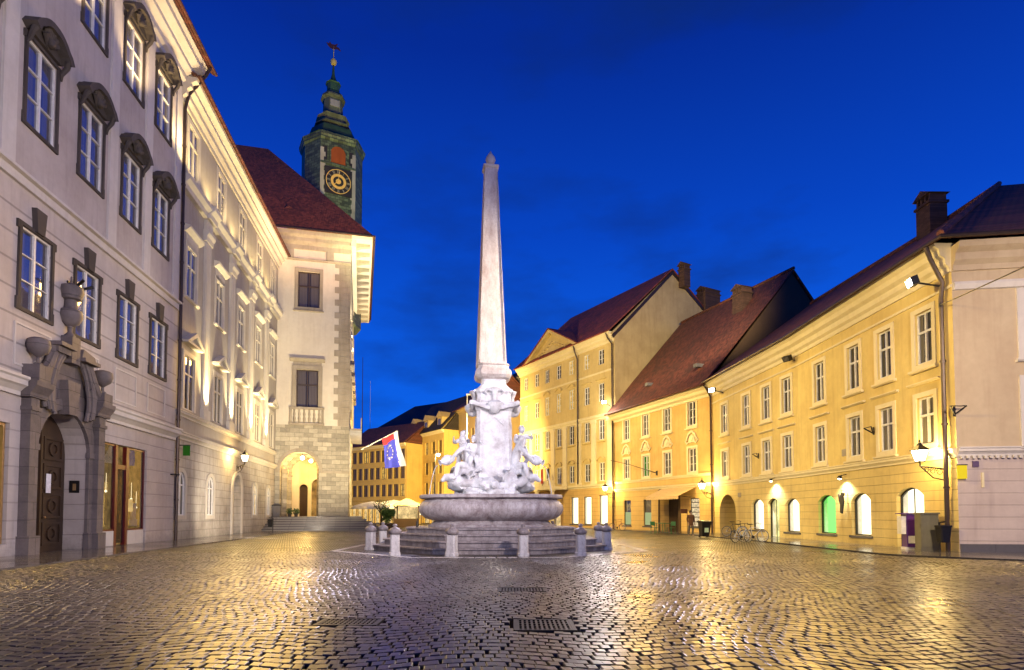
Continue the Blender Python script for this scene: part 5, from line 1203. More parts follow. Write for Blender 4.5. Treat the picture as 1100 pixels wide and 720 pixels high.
# rocks round the foot of the pedestal
def rock(mb, c, r, seed, n=2):
    import bmesh
    from mathutils import noise as mn
    bm = bmesh.new(); bmesh.ops.create_icosphere(bm, subdivisions=n+1, radius=1); base = len(mb.v)
    for v in bm.verts:
        d = v.co.normalized(); k = 1+.35*mn.noise(d*1.7+Vector((seed,)*3))+.16*mn.noise(d*5+Vector((seed,)*3)); mb.v.append((c[0]+d.x*r[0]*k, c[1]+d.y*r[1]*k, c[2]+d.z*r[2]*k))
    for f in bm.faces: mb.f.append([base+v.index for v in f.verts]); mb.m.append(mb.mi); mb.sm.append(True)
    bm.free()
mb = MB()
for i in range(22):
    an = i*2*PI/22; R = random.uniform(.95, 1.35); rock(mb, (R*math.cos(an), R*math.sin(an), random.uniform(2.15, 2.85)), (random.uniform(.3,.5), random.uniform(.3,.5), random.uniform(.3,.6)), i*3.1)
for s_ in (-1, 1):
    for q in range(6): rock(mb, (s_*random.uniform(.8,1.5), random.uniform(-.6,.5), random.uniform(2.6,3.3)), (random.uniform(.25,.45), random.uniform(.25,.4), random.uniform(.3,.5)), q*5.3+s_)
mb.build('carved_rocks', M['marble'], FT)

# ------------------------------------------------------------------ figures grown over a skeleton (one continuous surface)
def grow(name, chains, mats, parent, loc=(0,0,0), rz=0, sub=2, scale=1):
    """chains: list of [(point, radius), ...]; chains after the first start on an existing point"""
    V, E, Rr = [], [], []
    def idx(p):
        for i, v in enumerate(V):
            if (Vector(v)-Vector(p)).length < 1e-4: return i
        V.append(tuple(p)); return None
    for ch in chains:
        prev = None
        for p, r in ch:
            i = idx(p)
            if i is None: i = len(V)-1; Rr.append(r)
            if prev is not None: E.append((prev, i))
            prev = i
    me = bpy.data.meshes.new(name); me.from_pydata([(x*scale, y*scale, z*scale) for x, y, z in V], E, [])
    o = bpy.data.objects.new(name, me); C.objects.link(o)
    sk = o.modifiers.new('skin', 'SKIN'); sk.use_smooth_shade = True; sk.branch_smoothing = .6
    if not me.skin_vertices: 
        me.attributes.new  # keep default layer from the modifier
    bpy.context.view_layer.objects.active = o
    lay = me.skin_vertices[0].data if me.skin_vertices else None
    if lay is None:
        import bmesh
        bm = bmesh.new(); bm.from_mesh(me); bm.verts.layers.skin.verify(); bm.to_mesh(me); bm.free(); lay = me.skin_vertices[0].data
    for i, r in enumerate(Rr): lay[i].radius = (r*scale, r*scale); lay[i].use_root = (i == 0)
    if sub: s = o.modifiers.new('sub', 'SUBSURF'); s.levels = sub; s.render_levels = sub
    dg = bpy.context.evaluated_depsgraph_get(); m2 = bpy.data.meshes.new_from_object(o.evaluated_get(dg)); bpy.data.objects.remove(o)
    m2.name = name; m2.materials.clear(); m2.materials.append(mats if not isinstance(mats, list) else mats[0])
    m2.polygons.foreach_set('use_smooth', [True]*len(m2.polygons))
    q = bpy.data.objects.new(name, m2); C.objects.link(q); q.location = loc; q.rotation_euler = (0,0,rz)
    if parent: q.parent = parent
    return q
def hand(w, d, up, s=1.0, curl=.5):
    """palm and five fingers as chains that start at wrist point w; d points along the forearm"""
    w = Vector(w); d = Vector(d).normalized(); side = d.cross(Vector(up)).normalized(); nrm = side.cross(d)
    palm = w+d*.09*s; out = [[(tuple(w), .030*s), (tuple(palm), .036*s)]]
    for k, L in zip((-1.5, -.5, .5, 1.5), (.062, .078, .074, .058)):
        b = palm+side*.018*s*k+d*.015*s; m = b+d*L*.55*s-nrm*curl*.015*s; t = m+(d*(1-curl*.6)-nrm*curl).normalized()*L*.5*s
        out.append([(tuple(palm), .03*s), (tuple(b), .012*s), (tuple(m), .009*s), (tuple(t), .007*s)])
    b = w+d*.04*s-side*.035*s; t = b+(d*.8-side*.5-nrm*curl*.5).normalized()*.055*s
    out.append([(tuple(w), .03*s), (tuple(b), .013*s), (tuple(t), .009*s)]); return out
def figure(J, k=1.0, build=1.0):
    """J: joints of a body in metres (2 m tall scale k applied later)"""
    r = lambda v: v*build; V = lambda n: tuple(J[n])
    mid = lambda a, b, t=.5: tuple(Vector(J[a]).lerp(Vector(J[b]), t))
    hd = Vector(J['head']); nk = Vector(J['neck']); up = (hd-nk).normalized(); fc = Vector(J.get('face', (0,-1,0))).normalized()
    ch = [[(V('pelvis'), r(.145)), (mid('pelvis','chest'), r(.135)), (V('chest'), r(.165)), (V('neck'), r(.062)), (tuple(hd-up*.05), r(.085)), (tuple(hd+up*.06), r(.098)), (tuple(hd+up*.12), r(.05))],
          [(tuple(hd-up*.05), r(.08)), (tuple(hd-up*.02+fc*.105), r(.022)), (tuple(hd-up*.03+fc*.13), r(.012))]]
    for s in 'LR':
        ch.append([(V('chest'), r(.15)), (V('sh'+s), r(.075)), (mid('sh'+s,'el'+s,.4), r(.060)), (V('el'+s), r(.045)), (mid('el'+s,'wr'+s,.35), r(.047)), (V('wr'+s), r(.030))])
        d = Vector(J['wr'+s])-Vector(J['el'+s]); ch += hand(V('wr'+s), d, fc if abs(d.normalized().dot(fc)) < .9 else (0,0,1), 1.0)
        ch.append([(V('pelvis'), r(.145)), (V('hp'+s), r(.115)), (mid('hp'+s,'kn'+s,.45), r(.098)), (V('kn'+s), r(.062)), (mid('kn'+s,'an'+s,.3), r(.065)), (V('an'+s), r(.036)), (V('to'+s), r(.030))])
    return ch
# a seated river god leaning outwards, jug tipped towards the basin. x = outwards, -y = towards viewer
GOD = dict(pelvis=(0,0,.80), chest=(.10,-.05,1.28), neck=(.20,-.08,1.52), head=(.27,-.12,1.70), face=(.7,-.6,-.2),
    shL=(.28,-.26,1.42), elL=(.55,-.38,1.20), wrL=(.72,-.25,.98), shR=(-.02,.14,1.44), elR=(.20,.32,1.24), wrR=(.48,.18,1.10),
    hpL=(.08,-.12,.78), knL=(.50,-.30,.82), anL=(.60,-.38,.38), toL=(.76,-.46,.33), hpR=(.02,.12,.76), knR=(.30,.22,.50), anR=(-.05,.30,.12), toR=(.10,.38,.06))
PUT = dict(pelvis=(0,0,.80), chest=(.02,-.02,1.16), neck=(.03,-.03,1.38), head=(.03,-.06,1.56), face=(.3,-.9,0),
    shL=(.22,-.06,1.30), elL=(.42,-.16,1.20), wrL=(.30,-.32,1.32), shR=(-.20,-.04,1.28), elR=(-.36,-.18,1.06), wrR=(-.20,-.34,.98),
    hpL=(.10,-.02,.76), knL=(.18,-.20,.44), anL=(.16,.0,.10), toL=(.22,-.16,.05), hpR=(-.10,0,.76), knR=(-.16,-.26,.60), anR=(-.18,-.06,.24), toR=(-.2,-.2,.2))
def jug(mb, c, d, s=1):
    q = Vector((0,0,1)).rotation_difference(Vector(d)); n0 = len(mb.v)
    mb.lathe([(0,-.40),(.12,-.38),(.16,-.30),(.24,-.1),(.25,.04),(.18,.20),(.10,.28),(.11,.34),(.15,.38),(.10,.37),(.08,.28)], n=14)
    mb.v[n0:] = [tuple(Vector(c)+(q @ (Vector(v)*s))) for v in mb.v[n0:]]
HAIRM = M['marble']
def statue(label, ang, sc, putti, mirror=1):
    t = thing('river_god_statue', label, 'statue', (CX+1.10*math.cos(ang), CY+1.10*math.sin(ang), 2.50), ang, 'white marble river gods on the fountain')
    J = {k: (v[0], v[1]*mirror, v[2]) for k, v in GOD.items()}
    grow('body', figure(J, build=1.5), M['marble'], t, (0,0,.05), 0, 2, sc)
    mb = MB(); rock(mb, tuple(Vector((-.05,0,.42))*sc), tuple(Vector((.38,.42,.40))*sc), ang*2+3); rock(mb, tuple(Vector((.30,.05,.18))*sc), tuple(Vector((.42,.45,.24))*sc), ang*2+5); mb.build('rock_seat', M['marble'], t)
    mb = MB(); jug(mb, Vector((.78,-.02*mirror,1.0))*sc, (1,-.1*mirror,-.35), sc*.72); mb.build('jug', M['marble'], t)
    mb = MB(); h_ = Vector(J['head'])*sc
    for i in range(34):
        d = Vector(RNG.normal(0,1,3)).normalized(); d.z = abs(d.z)*.9; 
        if d.dot(Vector((.7,-.6*mirror,0))) > .45 and d.z < .5: d = -d; d.z = abs(d.z)
        p = h_+Vector((0,0,.06))+d*.105*sc; mb.lathe([(0,-.03*sc),(.035*sc,0),(0,.035*sc)], tuple(p), 6)
    mb.build('hair', M['marble'], t); mb = MB()
    for i in range(14):
        p = h_+Vector((.075,-.07*mirror,-.10))*sc+Vector(RNG.normal(0,.03*sc,3)); mb.lathe([(0,-.06*sc),(.03*sc,0),(0,.03*sc)], tuple(p), 6)
    mb.build('beard', M['marble'], t)
    # cloth swept over the thighs and streaming behind
    mb = MB(); mb.smooth = True; n = 22; G0 = []
    for i in range(n+1):
        row = []
        for j in range(21):
            u, v = i/n, j/20; x = -.35+.95*u; y = (-.42+.84*v)*mirror; z = .92-.35*abs(2*v-1)**1.6-.25*u*u+.045*math.sin(u*19+v*5)+.04*math.sin(v*17+u*3)
            row.append(Vector((x, y, z+.06))*sc)
        G0.append(row)
    for i in range(n):
        for j in range(20): mb.face([G0[i][j], G0[i+1][j], G0[i+1][j+1], G0[i][j+1]])
    for i in range(n):
        for j in range(20): mb.face([G0[i][j]-Vector((0,0,.05)), G0[i][j+1]-Vector((0,0,.05)), G0[i+1][j+1]-Vector((0,0,.05)), G0[i+1][j]-Vector((0,0,.05))])
    mb.build('drapery', M['marble'], t)
    # dolphin at the foot
    mb = MB(); mb.tube([Vector(p)*sc for p in ((.95,-.05,.30),(.80,-.10,.42),(.55,-.2*mirror,.40),(.35,-.42*mirror,.22),(.10,-.55*mirror,.22),(-.1,-.5*mirror,.42),(-.02,-.42*mirror,.62))], [.05*sc,.13*sc,.19*sc,.17*sc,.12*sc,.07*sc,.03*sc], 10)
    for s_ in (-1, 1): mb.tube([Vector((-.02,-.42*mirror,.60))*sc, Vector((-.10+.1*s_,-.42*mirror-.18*s_,.72))*sc], [.03*sc,.09*sc], 6)
    mb.prism_y([(.45*sc,.5*sc),(.65*sc,.56*sc),(.5*sc,.72*sc)], (-.22*mirror)*sc-.03, (-.22*mirror)*sc+.03); mb.build('dolphin', M['marble'], t)
    return t
def putto(label, x, y, z, rz, sc, flip=1):
    t = thing('cherub_statue', label, 'statue', (CX+x, CY+y, z), rz, 'marble cherubs on the fountain')
    J = {k: (v[0]*flip, v[1], v[2]) for k, v in PUT.items()}
    grow('body', figure(J, build=1.6), M['marble'], t, (0,0,0), 0, 2, sc)
    mb = MB(); h_ = Vector(J['head'])*sc
    for i in range(30):
        d = Vector(RNG.normal(0,1,3)).normalized(); 
        if d.y < -.2: d.y = -d.y
        p = h_+Vector((0,.02,.05))*sc+d*.10*sc; mb.lathe([(0,-.035*sc),(.04*sc,0),(0,.04*sc)], tuple(p), 6)
    mb.build('curls', M['marble'], t); return t
statue('white marble river god on the left of the pedestal, tipping a jug to the left', math.radians(205), 1.28, 1, -1)
statue('white marble river god on the right of the pedestal, tipping a jug to the right', math.radians(-22), 1.28, 1, 1)
statue('white marble river god behind the pedestal, mostly hidden', math.radians(90), 1.3, 1, 1)
putto('small marble cherub high behind the left river god', -1.22, .1, 3.35, -.6, 1.1, -1)
putto('small marble cherub pressed against the pedestal left side', -.80, -.62, 3.2, .3, 1.0)
putto('small marble cherub climbing above the right river god', 1.28, .0, 3.45, .5, 1.15)
def dolphin(label, x, y, z, rz):
    t = thing('dolphin_carving', label, 'statue', (CX+x, CY+y, z), rz); mb = MB()
    mb.tube([(.0,-.55,.35),(.0,-.42,.42),(.02,-.15,.40),(.15,.05,.30),(.35,.1,.35),(.45,.08,.6),(.38,.05,.8)], [.06,.17,.24,.20,.14,.09,.04], 10)
    for s_ in (-1,1): mb.tube([(.38,.05,.8),(.38+.22*s_,.02,.95)], [.04,.10], 6); mb.tube([(s_*.15,-.25,.4),(s_*.38,-.35,.25)], [.06,.09], 6)
    mb.build('body', M['marble'], t); mb = MB(); rock(mb, (.1,0,.05), (.6,.5,.3), rz+9); mb.build('rock', M['marble'], t)
dolphin('carved white dolphin at the front foot of the pedestal, tail to the right', .15, -1.2, 2.25, 0)
dolphin('carved white dolphin at the front left foot of the pedestal, tail to the left', -.55, -1.15, 2.25, 2.6)
# water jets
wj, nt, b, _ = new_mat('falling_water'); b.inputs['Base Color'].default_value = (.85,.9,1,1); b.inputs['Roughness'].default_value = .15; b.inputs['Transmission Weight'].default_value = .6; b.inputs['IOR'].default_value = 1.33
for lab, s_ in (('thin water jet arcing down from the left jug', -1), ('thin water jet arcing down from the right jug', 1)):
    mb = MB(); x0, y0, z0 = s_*2.28, -.62 if s_ > 0 else -.98, 3.55
    o0 = [(x0+s_*.0, y0, z0)]; pts = [(CX+x0+s_*(.36*t), CY+y0-.1*t, z0-1.42*t*t) for t in [i/8 for i in range(9)]]
    mb.tube(pts, [.018+.006*math.sin(i*2) for i in range(9)], 6); tag(mb.build('water_jet', wj), lab, 'water jet', 'water jets of the fountain')

# ------------------------------------------------------------------ bollards round the fountain
bl = [(398,591,'pale stone bollard, outermost on the left of the fountain ring'),(411,588.5,'pale stone bollard, half hidden between the two outer left ones'),(424,597,'stone bollard at the front left corner of the fountain ring'),
      (485,597.8,'stone bollard before the steps, left of centre'),(562,597.8,'stone bollard before the steps, right of centre'),(624,597,'stone bollard at the front right corner of the fountain ring'),(643,588.5,'pale stone bollard, half hidden beside the outermost right one'),(652,591,'pale stone bollard, outermost on the right of the fountain ring')]
def make_bollard():
    t = thing('stone_bollard', '', 'bollard')
    mb = MB(); R = lambda w, z, c=.28: [(x, y, z) for x, y, _ in cring(w, 0, c, rot=0)]
    mb.loft([R(.20,-.03), R(.20,.10), R(.175,.13), R(.165,.70), R(.17,.74)]); mb.build('shaft', M['bollard'], t)
    mb = MB(); mb.lathe([(.12,.74),(.20,.77),(.235,.82),(.225,.90),(.15,.97),(.07,1.0),(.065,1.03),(.09,1.07),(.05,1.12),(0,1.13)], n=12); mb.build('cap', M['step'], t); return t
b0 = make_bollard(); spots = []
for i, (px, py, lab) in enumerate(bl):
    g = G(px, py); o = b0 if i == 0 else copy_tree(b0); o.location = (g[0], g[1], 0); o['label'] = lab; o['group'] = 'stone bollards round the fountain'; o.rotation_euler = (random.uniform(-.02,.02), random.uniform(-.02,.02), random.uniform(-.4,.4)); spots.append(g)
for i, an in enumerate((55, 90, 125)):
    o = copy_tree(b0); o.location = (CX+5.2*math.cos(math.radians(an)), CY+5.2*math.sin(math.radians(an)), 0); o['label'] = ['stone bollard behind the fountain, on its far right side','stone bollard straight behind the fountain','stone bollard behind the fountain, on its far left side'][i]; o['group'] = 'stone bollards round the fountain'
t = thing('bottle', 'small dark bottle left standing on the top fountain step at the left', 'bottle', (CX-3.1, CY-1.2, .93)); mb = MB(); mb.lathe([(0,0),(.05,0),(.05,.2),(.02,.28),(.02,.36),(0,.36)], n=10); mb.build('body', M['iron'], t)
mb = MB(); mb.lathe([(.0215,.33),(.0215,.362),(0,.363)], n=8); mb.build('cap', M['iron'], t)

# ------------------------------------------------------------------ lamps on the walls
WARM = (1, .66, .20)
def bracket_lantern(label, f, px, py, a_wall, out, power, up=True):
    """old street lantern at the end of a scrolled iron arm"""
    a, z = f.at(px, py, -out); t = thing('wall_lantern', label, 'street lamp', W(f, a, -out, z), f.rot(), 'wall lanterns on scrolled brackets')
    mb = MB(); mb.loft([[(x*s, y*s, zz) for x, y in ((-1,-1),(1,-1),(1,1),(-1,1))] for s, zz in ((.11,-.30),(.20,.10))]); mb.build('glass', lamp_bulb, t)
    mb = MB(); mb.loft([[(x*s, y*s, zz) for x, y in ((-1,-1),(1,-1),(1,1),(-1,1))] for s, zz in ((.24,.102),(.24,.13),(.08,.30),(.03,.42))]); mb.lathe([(0,.42),(.05,.46),(0,.55)], n=8)
    for x in (-1, 1):
        for y in (-1, 1): mb.bar((x*.115,y*.115,-.30), (x*.205,y*.205,.10), .022)
    mb.box(-.12,.12,-.12,.12,-.34,-.302); mb.build('lantern_frame', M['iron'], t)
    da = a_wall-a; mb = MB(); s = 1 if da > 0 else -1
    mb.tube([(0,0,-.34),(0,0,-.5)], .03, 6); mb.tube([(0,0,-.5),(da,out,-.62)], .028, 6); mb.tube([(0,0,-.5),(da*.5,out*.5,-.95),(da,out,-1.05)], .024, 6)
    for q in (.25, .5, .78):
        c = Vector((da*q, out*q, -.62-.12*q)); r = .10+.08*q; d = Vector((da, out, 0)).normalized()
        mb.tube([c+d*(r*(1-i/14*.7)*math.cos(i*.75))+Vector((0,0,r*(1-i/14*.7)*math.sin(i*.75))) for i in range(14)], .016, 5)
    mb.box(da-.04, da+.04, out-.04, out-.001, -1.2, -.45); mb.build('scrolled_arm', M['iron'], t)
    light('lantern_light', 'POINT', W(f, a, -out+.42, z+.02), power, WARM, .12)
    return t
bracket_lantern('glowing lantern on a scrolled arm by the corner downpipe of the yellow house', R1, 988, 487, R1.s(1016, 508), 1.0, 380)
bracket_lantern('glowing lantern on a scrolled arm above the wheelie bin, near the orange house end', R2, 754, 521, -.25, 1.3, 560)
bracket_lantern('glowing lantern on a scrolled arm between the palace and the orange house', R3, 650, 524, R3.s(660, 532), 1.3, 560)
bracket_lantern('glowing lantern over the door of the grey-beige house', L2, 263, 491, 11.6, 1.1, 330)
def downlight(label, f, px, py, power, col=(1,.93,.75)):
    a, z = f.at(px, py, -.3); t = thing('wall_floodlight', label, 'wall lamp', W(f, a, -.35, z), f.rot(), 'small wall lamps over the shop windows')
    mb = MB(); mb.lathe([(0,.10),(.08,.09),(.13,-.06),(.12,-.06)], n=10); mb.tube([(0,0,.08),(0,.34,.16)], .02, 6); mb.build('shade', M['iron'], t)
    mb = MB(); mb.lathe([(0,-.05),(.09,-.055),(.07,-.09),(0,-.12)], n=10); mb.build('bulb', lamp_bulb, t)
    light('downlight', 'SPOT', W(f, a, -.42, z-.16), power, col, .06, W(f, a, -.02, z-1.4), 130, .9)
downlight('small bright wall lamp right of the green shop window', R1, 903, 513, 500)
downlight('small bright wall lamp over the yellow lit doorway', R1B, 829, 516, 500)
t = thing('hanging_shop_sign', 'dark carved shop sign hanging from the yellow wall right of the green window', 'shop sign', W(R1, R1.s(904, 540, -.3), -.3, R1.at(904, 540, -.3)[1]), R1.rot())
mb = MB(); mb.prism_y([(-.10,-.5),(.05,-.55),(.12,-.2),(.22,.05),(.15,.3),(.30,.45),(.05,.5),(-.05,.3),(-.25,.45),(-.2,.1),(-.08,-.1)], -.04, .04); mb.build('figure_board', M['iron'], t); mb = MB(); mb.tube([(0,0,.5),(0,0,.62),(0,.3,.62)], .02, 6); mb.build('hook', M['iron'], t)
def flood(label, loc, armto, target, aim_spot, power, col=(.93,.92,1), spot=60, bulb=True):
    t = thing('floodlight', label, 'floodlight', loc, 0, 'floodlights fixed high on the house fronts'); d = (Vector(target)-Vector(loc)).normalized()
    q = d.to_track_quat('-Y', 'Z'); mb = MB(); mb.prism_y([(-.22,-.16),(.22,-.16),(.26,.16),(-.26,.16)], -.12, .14); mb.v = [tuple(q @ Vector(v)) for v in mb.v]; mb.build('housing', M['iron'], t)
    mb = MB(); mb.box(-.19,.19,-.14,-.122,-.13,.13); mb.v = [tuple(q @ Vector(v)) for v in mb.v]; mb.build('lamp_glass', white_bulb if bulb else M['glassR'], t)
    mb = MB(); mb.tube([(0,0,0), tuple(Vector(armto)-Vector(loc))], .035, 6); mb.build('arm', M['iron'], t)
    if power: light('flood_beam', 'SPOT', tuple(Vector(loc)+d*.2), power, col, .25, target, spot, .5)
a, z = R1.at(980, 303, -1.2); FOC = (CX, CY, 4.0)
flood('floodlight on a long arm under the eaves near the corner of the yellow house', W(R1, a, -1.2, z), W(R1, -.3, -.1, z-.25), (CX, CY, 4.5), None, 3600, spot=50)
a, z = R1B.at(765, 419, -.9); flood('floodlight at the downpipe where the orange and yellow houses meet', W(R1B, a, -.9, z), W(R1B, a+.1, -.1, z-.2), (CX-2, CY, 4.5), None, 3200, spot=46)
a, z = R2.at(649, 432, -1.2); flood('brightest floodlight, at the palace corner above the orange house eaves', W(R2, a, -1.2, z), W(R2, eR2+.1, -.4, z-.4), (CX, CY, 5), None, 2600, spot=40)
a, z = R1B.at(856, 382, -.3); light('flood_spill', 'POINT', W(R2, eR2+.5, -1.6, 12.3), 450, (1,.93,.75), .2)
flood('switched off dark floodlight under the eaves of the yellow house', W(R1B, -.25, -.5, z), W(R1B, -.25, -.0, z-.1), (CX, CY, 0), None, 0, bulb=False)
def fbracket(label, f, px, py):
    a, z = f.at(px, py, -.25); t = thing('flag_bracket', label, 'bracket', W(f, a, 0, z), f.rot(), 'iron flag brackets on the right-hand houses'); mb = MB(); mb.box(-.04,.04,-.04,-.001,-.18,.18); mb.build('wall_plate', M['iron'], t)
    mb = MB(); mb.tube([(0,-.03,-.12),(-.28,-.3,.16)], .03, 6); mb.tube([(0,-.03,-.12),(.28,-.3,.16)], .03, 6); mb.tube([(-.28,-.3,.16),(.28,-.3,.16)], .02, 6); mb.build('sockets', M['iron'], t)
fbracket('iron flag bracket on the yellow wall between two lower windows', R1, 933, 463); fbracket('iron flag bracket on the pink side wall beside the corner', RS, 1029, 441); fbracket('iron flag bracket high between the two left pairs of yellow house windows', R1B, 811, 490)
a, z = R2.at(663, 498, 0); t = thing('flag_staff', 'long bare slanting flag staff on the orange wall by the green curtain window', 'flag staff', W(R2, -10.9, -.02, 5.6), R2.rot()); mb = MB(); mb.tube([(3.2,-.0,-.4),(.5,-1.2,.55),(-1.6,-2.0,1.1)], .03, 6); mb.build('staff', M['pipe'], t); mb = MB(); mb.box(3.1,3.3,-.06,0,-.6,-.2); mb.build('wall_socket', M['iron'], t)
t = thing('wall_box', 'small yellow lit box on the corner of the yellow house', 'sign', W(RS, .12, -.02, 3.05), RS.rot()); mb = MB(); mb.box(-.14,.14,-.12,-.0,-.25,.25); mb.build('box', emit('yellow_sign_glow', (1,.72,.03), .9), t); mb = MB(); mb.box(-.16,.16,-.13,.0,.252,.29); mb.build('cover', M['iron'], t)
t = thing('wall_plaque', 'small dark plaque on the pink side wall next to the yellow box', 'plaque', W(RS, .62, -.02, 3.35), RS.rot()); mb = MB(); mb.box(-.11,.11,-.03,0,-.11,.11); mb.build('plate', plain('violet_plate', (.10,.06,.12), .5), t)
t = thing('wall_plaque', 'narrow pale plate on the pink side wall lower than the dark plaque', 'plaque', W(RS, .85, -.02, 2.75), RS.rot()); mb = MB(); mb.box(-.04,.04,-.03,0,-.28,.28); mb.build('plate', M['ytrim'], t)
t = thing('overhead_cable', 'black cable running from the yellow house corner out over the right side street', 'cable', W(R1, -.3, -.25, 9.55)); e_ = RS.at(1100, 273, -4)
p0 = Vector(W(R1, -.3, -.25, 9.55)); r = ray(1100, 274); p1 = Vector((r[0]*17.5, r[1]*17.5, EYE+r[2]*17.5)); p2 = p0+(p1-p0)*5; mb = MB(); mb.tube([tuple((p2-p0)*i/12-Vector((0,0,1.2*math.sin(PI*i/12)*.5))) for i in range(13)], .022, 5); mb.build('wire', M['iron'], t)
mb = MB(); mb.lathe([(0,-.1),(.06,-.08),(.06,.08),(0,.1)], n=8); mb.build('anchor', M['iron'], t)
t = thing('green_sign', 'small glowing green box sign beside the downpipe on the grey-beige house', 'sign', W(L2, .55, -.25, L2.at(186, 481, -.3)[1]), L2.rot()); mb = MB(); mb.box(-.05,.05,-.35,.0,-.28,.28); mb.build('lit_face', emit('green_sign_glow', (.10,.45,.05), .16), t); mb = MB(); mb.box(-.07,.07,-.37,.25,.282,.33); mb.build('bracket', M['iron'], t)
t = thing('traffic_mirror_arm', 'small dark lamp arm beside the pink palace downpipe', 'bracket', W(L1, eL1-.5, -.02, L1.at(178, 509)[1]), L1.rot()); mb = MB(); mb.tube([(0,0,0),(0,-.35,.0)], .04, 6); mb.build('arm', M['iron'], t); mb = MB(); mb.lathe([(0,-.08),(.09,0),(0,.08)], (0,-.4,0), 8); mb.build('head', M['iron'], t); t.name = 'wall_bracket'
# litter bin on a post at the left pavement
def litter_bin(label, loc, rz):
    t = thing('litter_bin', label, 'litter bin', loc, rz, 'black litter bins on posts'); mb = MB(); mb.tube([(0,.22,0),(0,.22,1.12)], .035, 8); mb.tube([(0,.22,1.1),(0,-.12,1.14)], .03, 8); mb.build('post', M['iron'], t)
    mb = MB(); mb.loft([[(x*a, y*b_, z) for x, y in ((-1,-.8),(-.8,-1),(.8,-1),(1,-.8),(1,.8),(.8,1),(-.8,1),(-1,.8))] for a, b_, z in ((.16,.14,.35),(.21,.18,.92),(.23,.20,.94),(.23,.20,1.0))]); mb.build('bin', M['iron'], t); return t
g = L2.pt(L2.s(277, 556), -1.0); litter_bin('black litter bin on a post before the grey-beige house wall', (*g, .05), L2.rot()+PI)
g = (16.3, 22.9); litter_bin('black litter bin on a post beside the grey cabinet, right', (g[0], g[1], .05), R1.rot()+PI/2)
g = (16.15, 23.6); t = thing('utility_cabinet', 'weathered grey utility cabinet between the purple box and the black bin', 'cabinet', (g[0], g[1], .05), -.05)
cm = stucco('stained_concrete_grey_paint', (.20,.18,.11), (.08,.07,.04), .7); mb = MB(); mb.box(-.36,.36,-.2,.2,0,.09); mb.box(-.34,.34,-.19,.19,.09,1.42); mb.build('body', cm, t); mb = MB(); mb.prism_y([(-.38,1.421),(.38,1.421),(.36,1.48),(-.36,1.48)], -.23, .23); mb.build('lid', cm, t)
mb = MB(); mb.box(-.30,.30,-.205,-.191,.15,1.35); d_ = mb.build('door', cm, t); mb = MB(); mb.box(.22,.26,-.225,-.206,.7,.85); mb.build('handle', M['iron'], d_)
g = (16.15, 24.55); t = thing('newspaper_box', 'dark purple box with white side panels standing before the right shop door', 'box', (g[0], g[1], .05), -.15)
pm = plain('deep_purple_paint', (.07,.015,.16), .4); mb = MB(); mb.box(-.24,.30,-.22,.22,.10,1.42); mb.build('body', pm, t); mb = MB(); mb.box(-.42,-.245,-.16,.2,.62,1.34); mb.build('white_panel', M['white'], t); mb = MB(); mb.box(.305,.34,-.15,.15,.45,.8); mb.build('white_panel', M['white'], t)
mb = MB(); mb.box(-.46,.33,-.25,.25,1.421,1.47); mb.build('top', pm, t); mb = MB(); mb.box(-.3,.3,-.2,.2,0,.099); mb.box(-.2,.26,-.226,-.221,.25,.55); mb.build('base', M['white'], t)
# wheelie bin
g = G(757, 577.5); t = thing('wheelie_bin', 'black wheelie bin with a green and white sticker on the right pavement', 'bin', (g[0], g[1], .0), .1)
mb = MB(); mb.loft([[(x*a, y*b_+o, z) for x, y in ((-1,-1),(1,-1),(1,1),(-1,1))] for a, b_, o, z in ((.22,.22,.04,.08),(.30,.34,0,.92),(.32,.36,0,.98))]); mb.build('body', M['iron'], t)
mb = MB(); mb.prism_x([(-.38,.981),(-.36,1.04),(.1,1.09),(.42,1.05),(.44,.981)][::-1], -.33, .33); mb.build('lid', M['iron'], t)
for s_ in (-1, 1): mb = MB(); mb.tube([(s_*.22,.26,.10),(s_*.28,.26,.10)], .10, 12); mb.build('wheel', M['iron'], t)
mb = MB(); mb.prism_y([(-.12,.34),(.12,.34),(.12,.62),(-.12,.62)], -.335, -.27); st_ = mb.build('sticker', plain('green_white_sticker', (.55,.72,.5), .5), t)
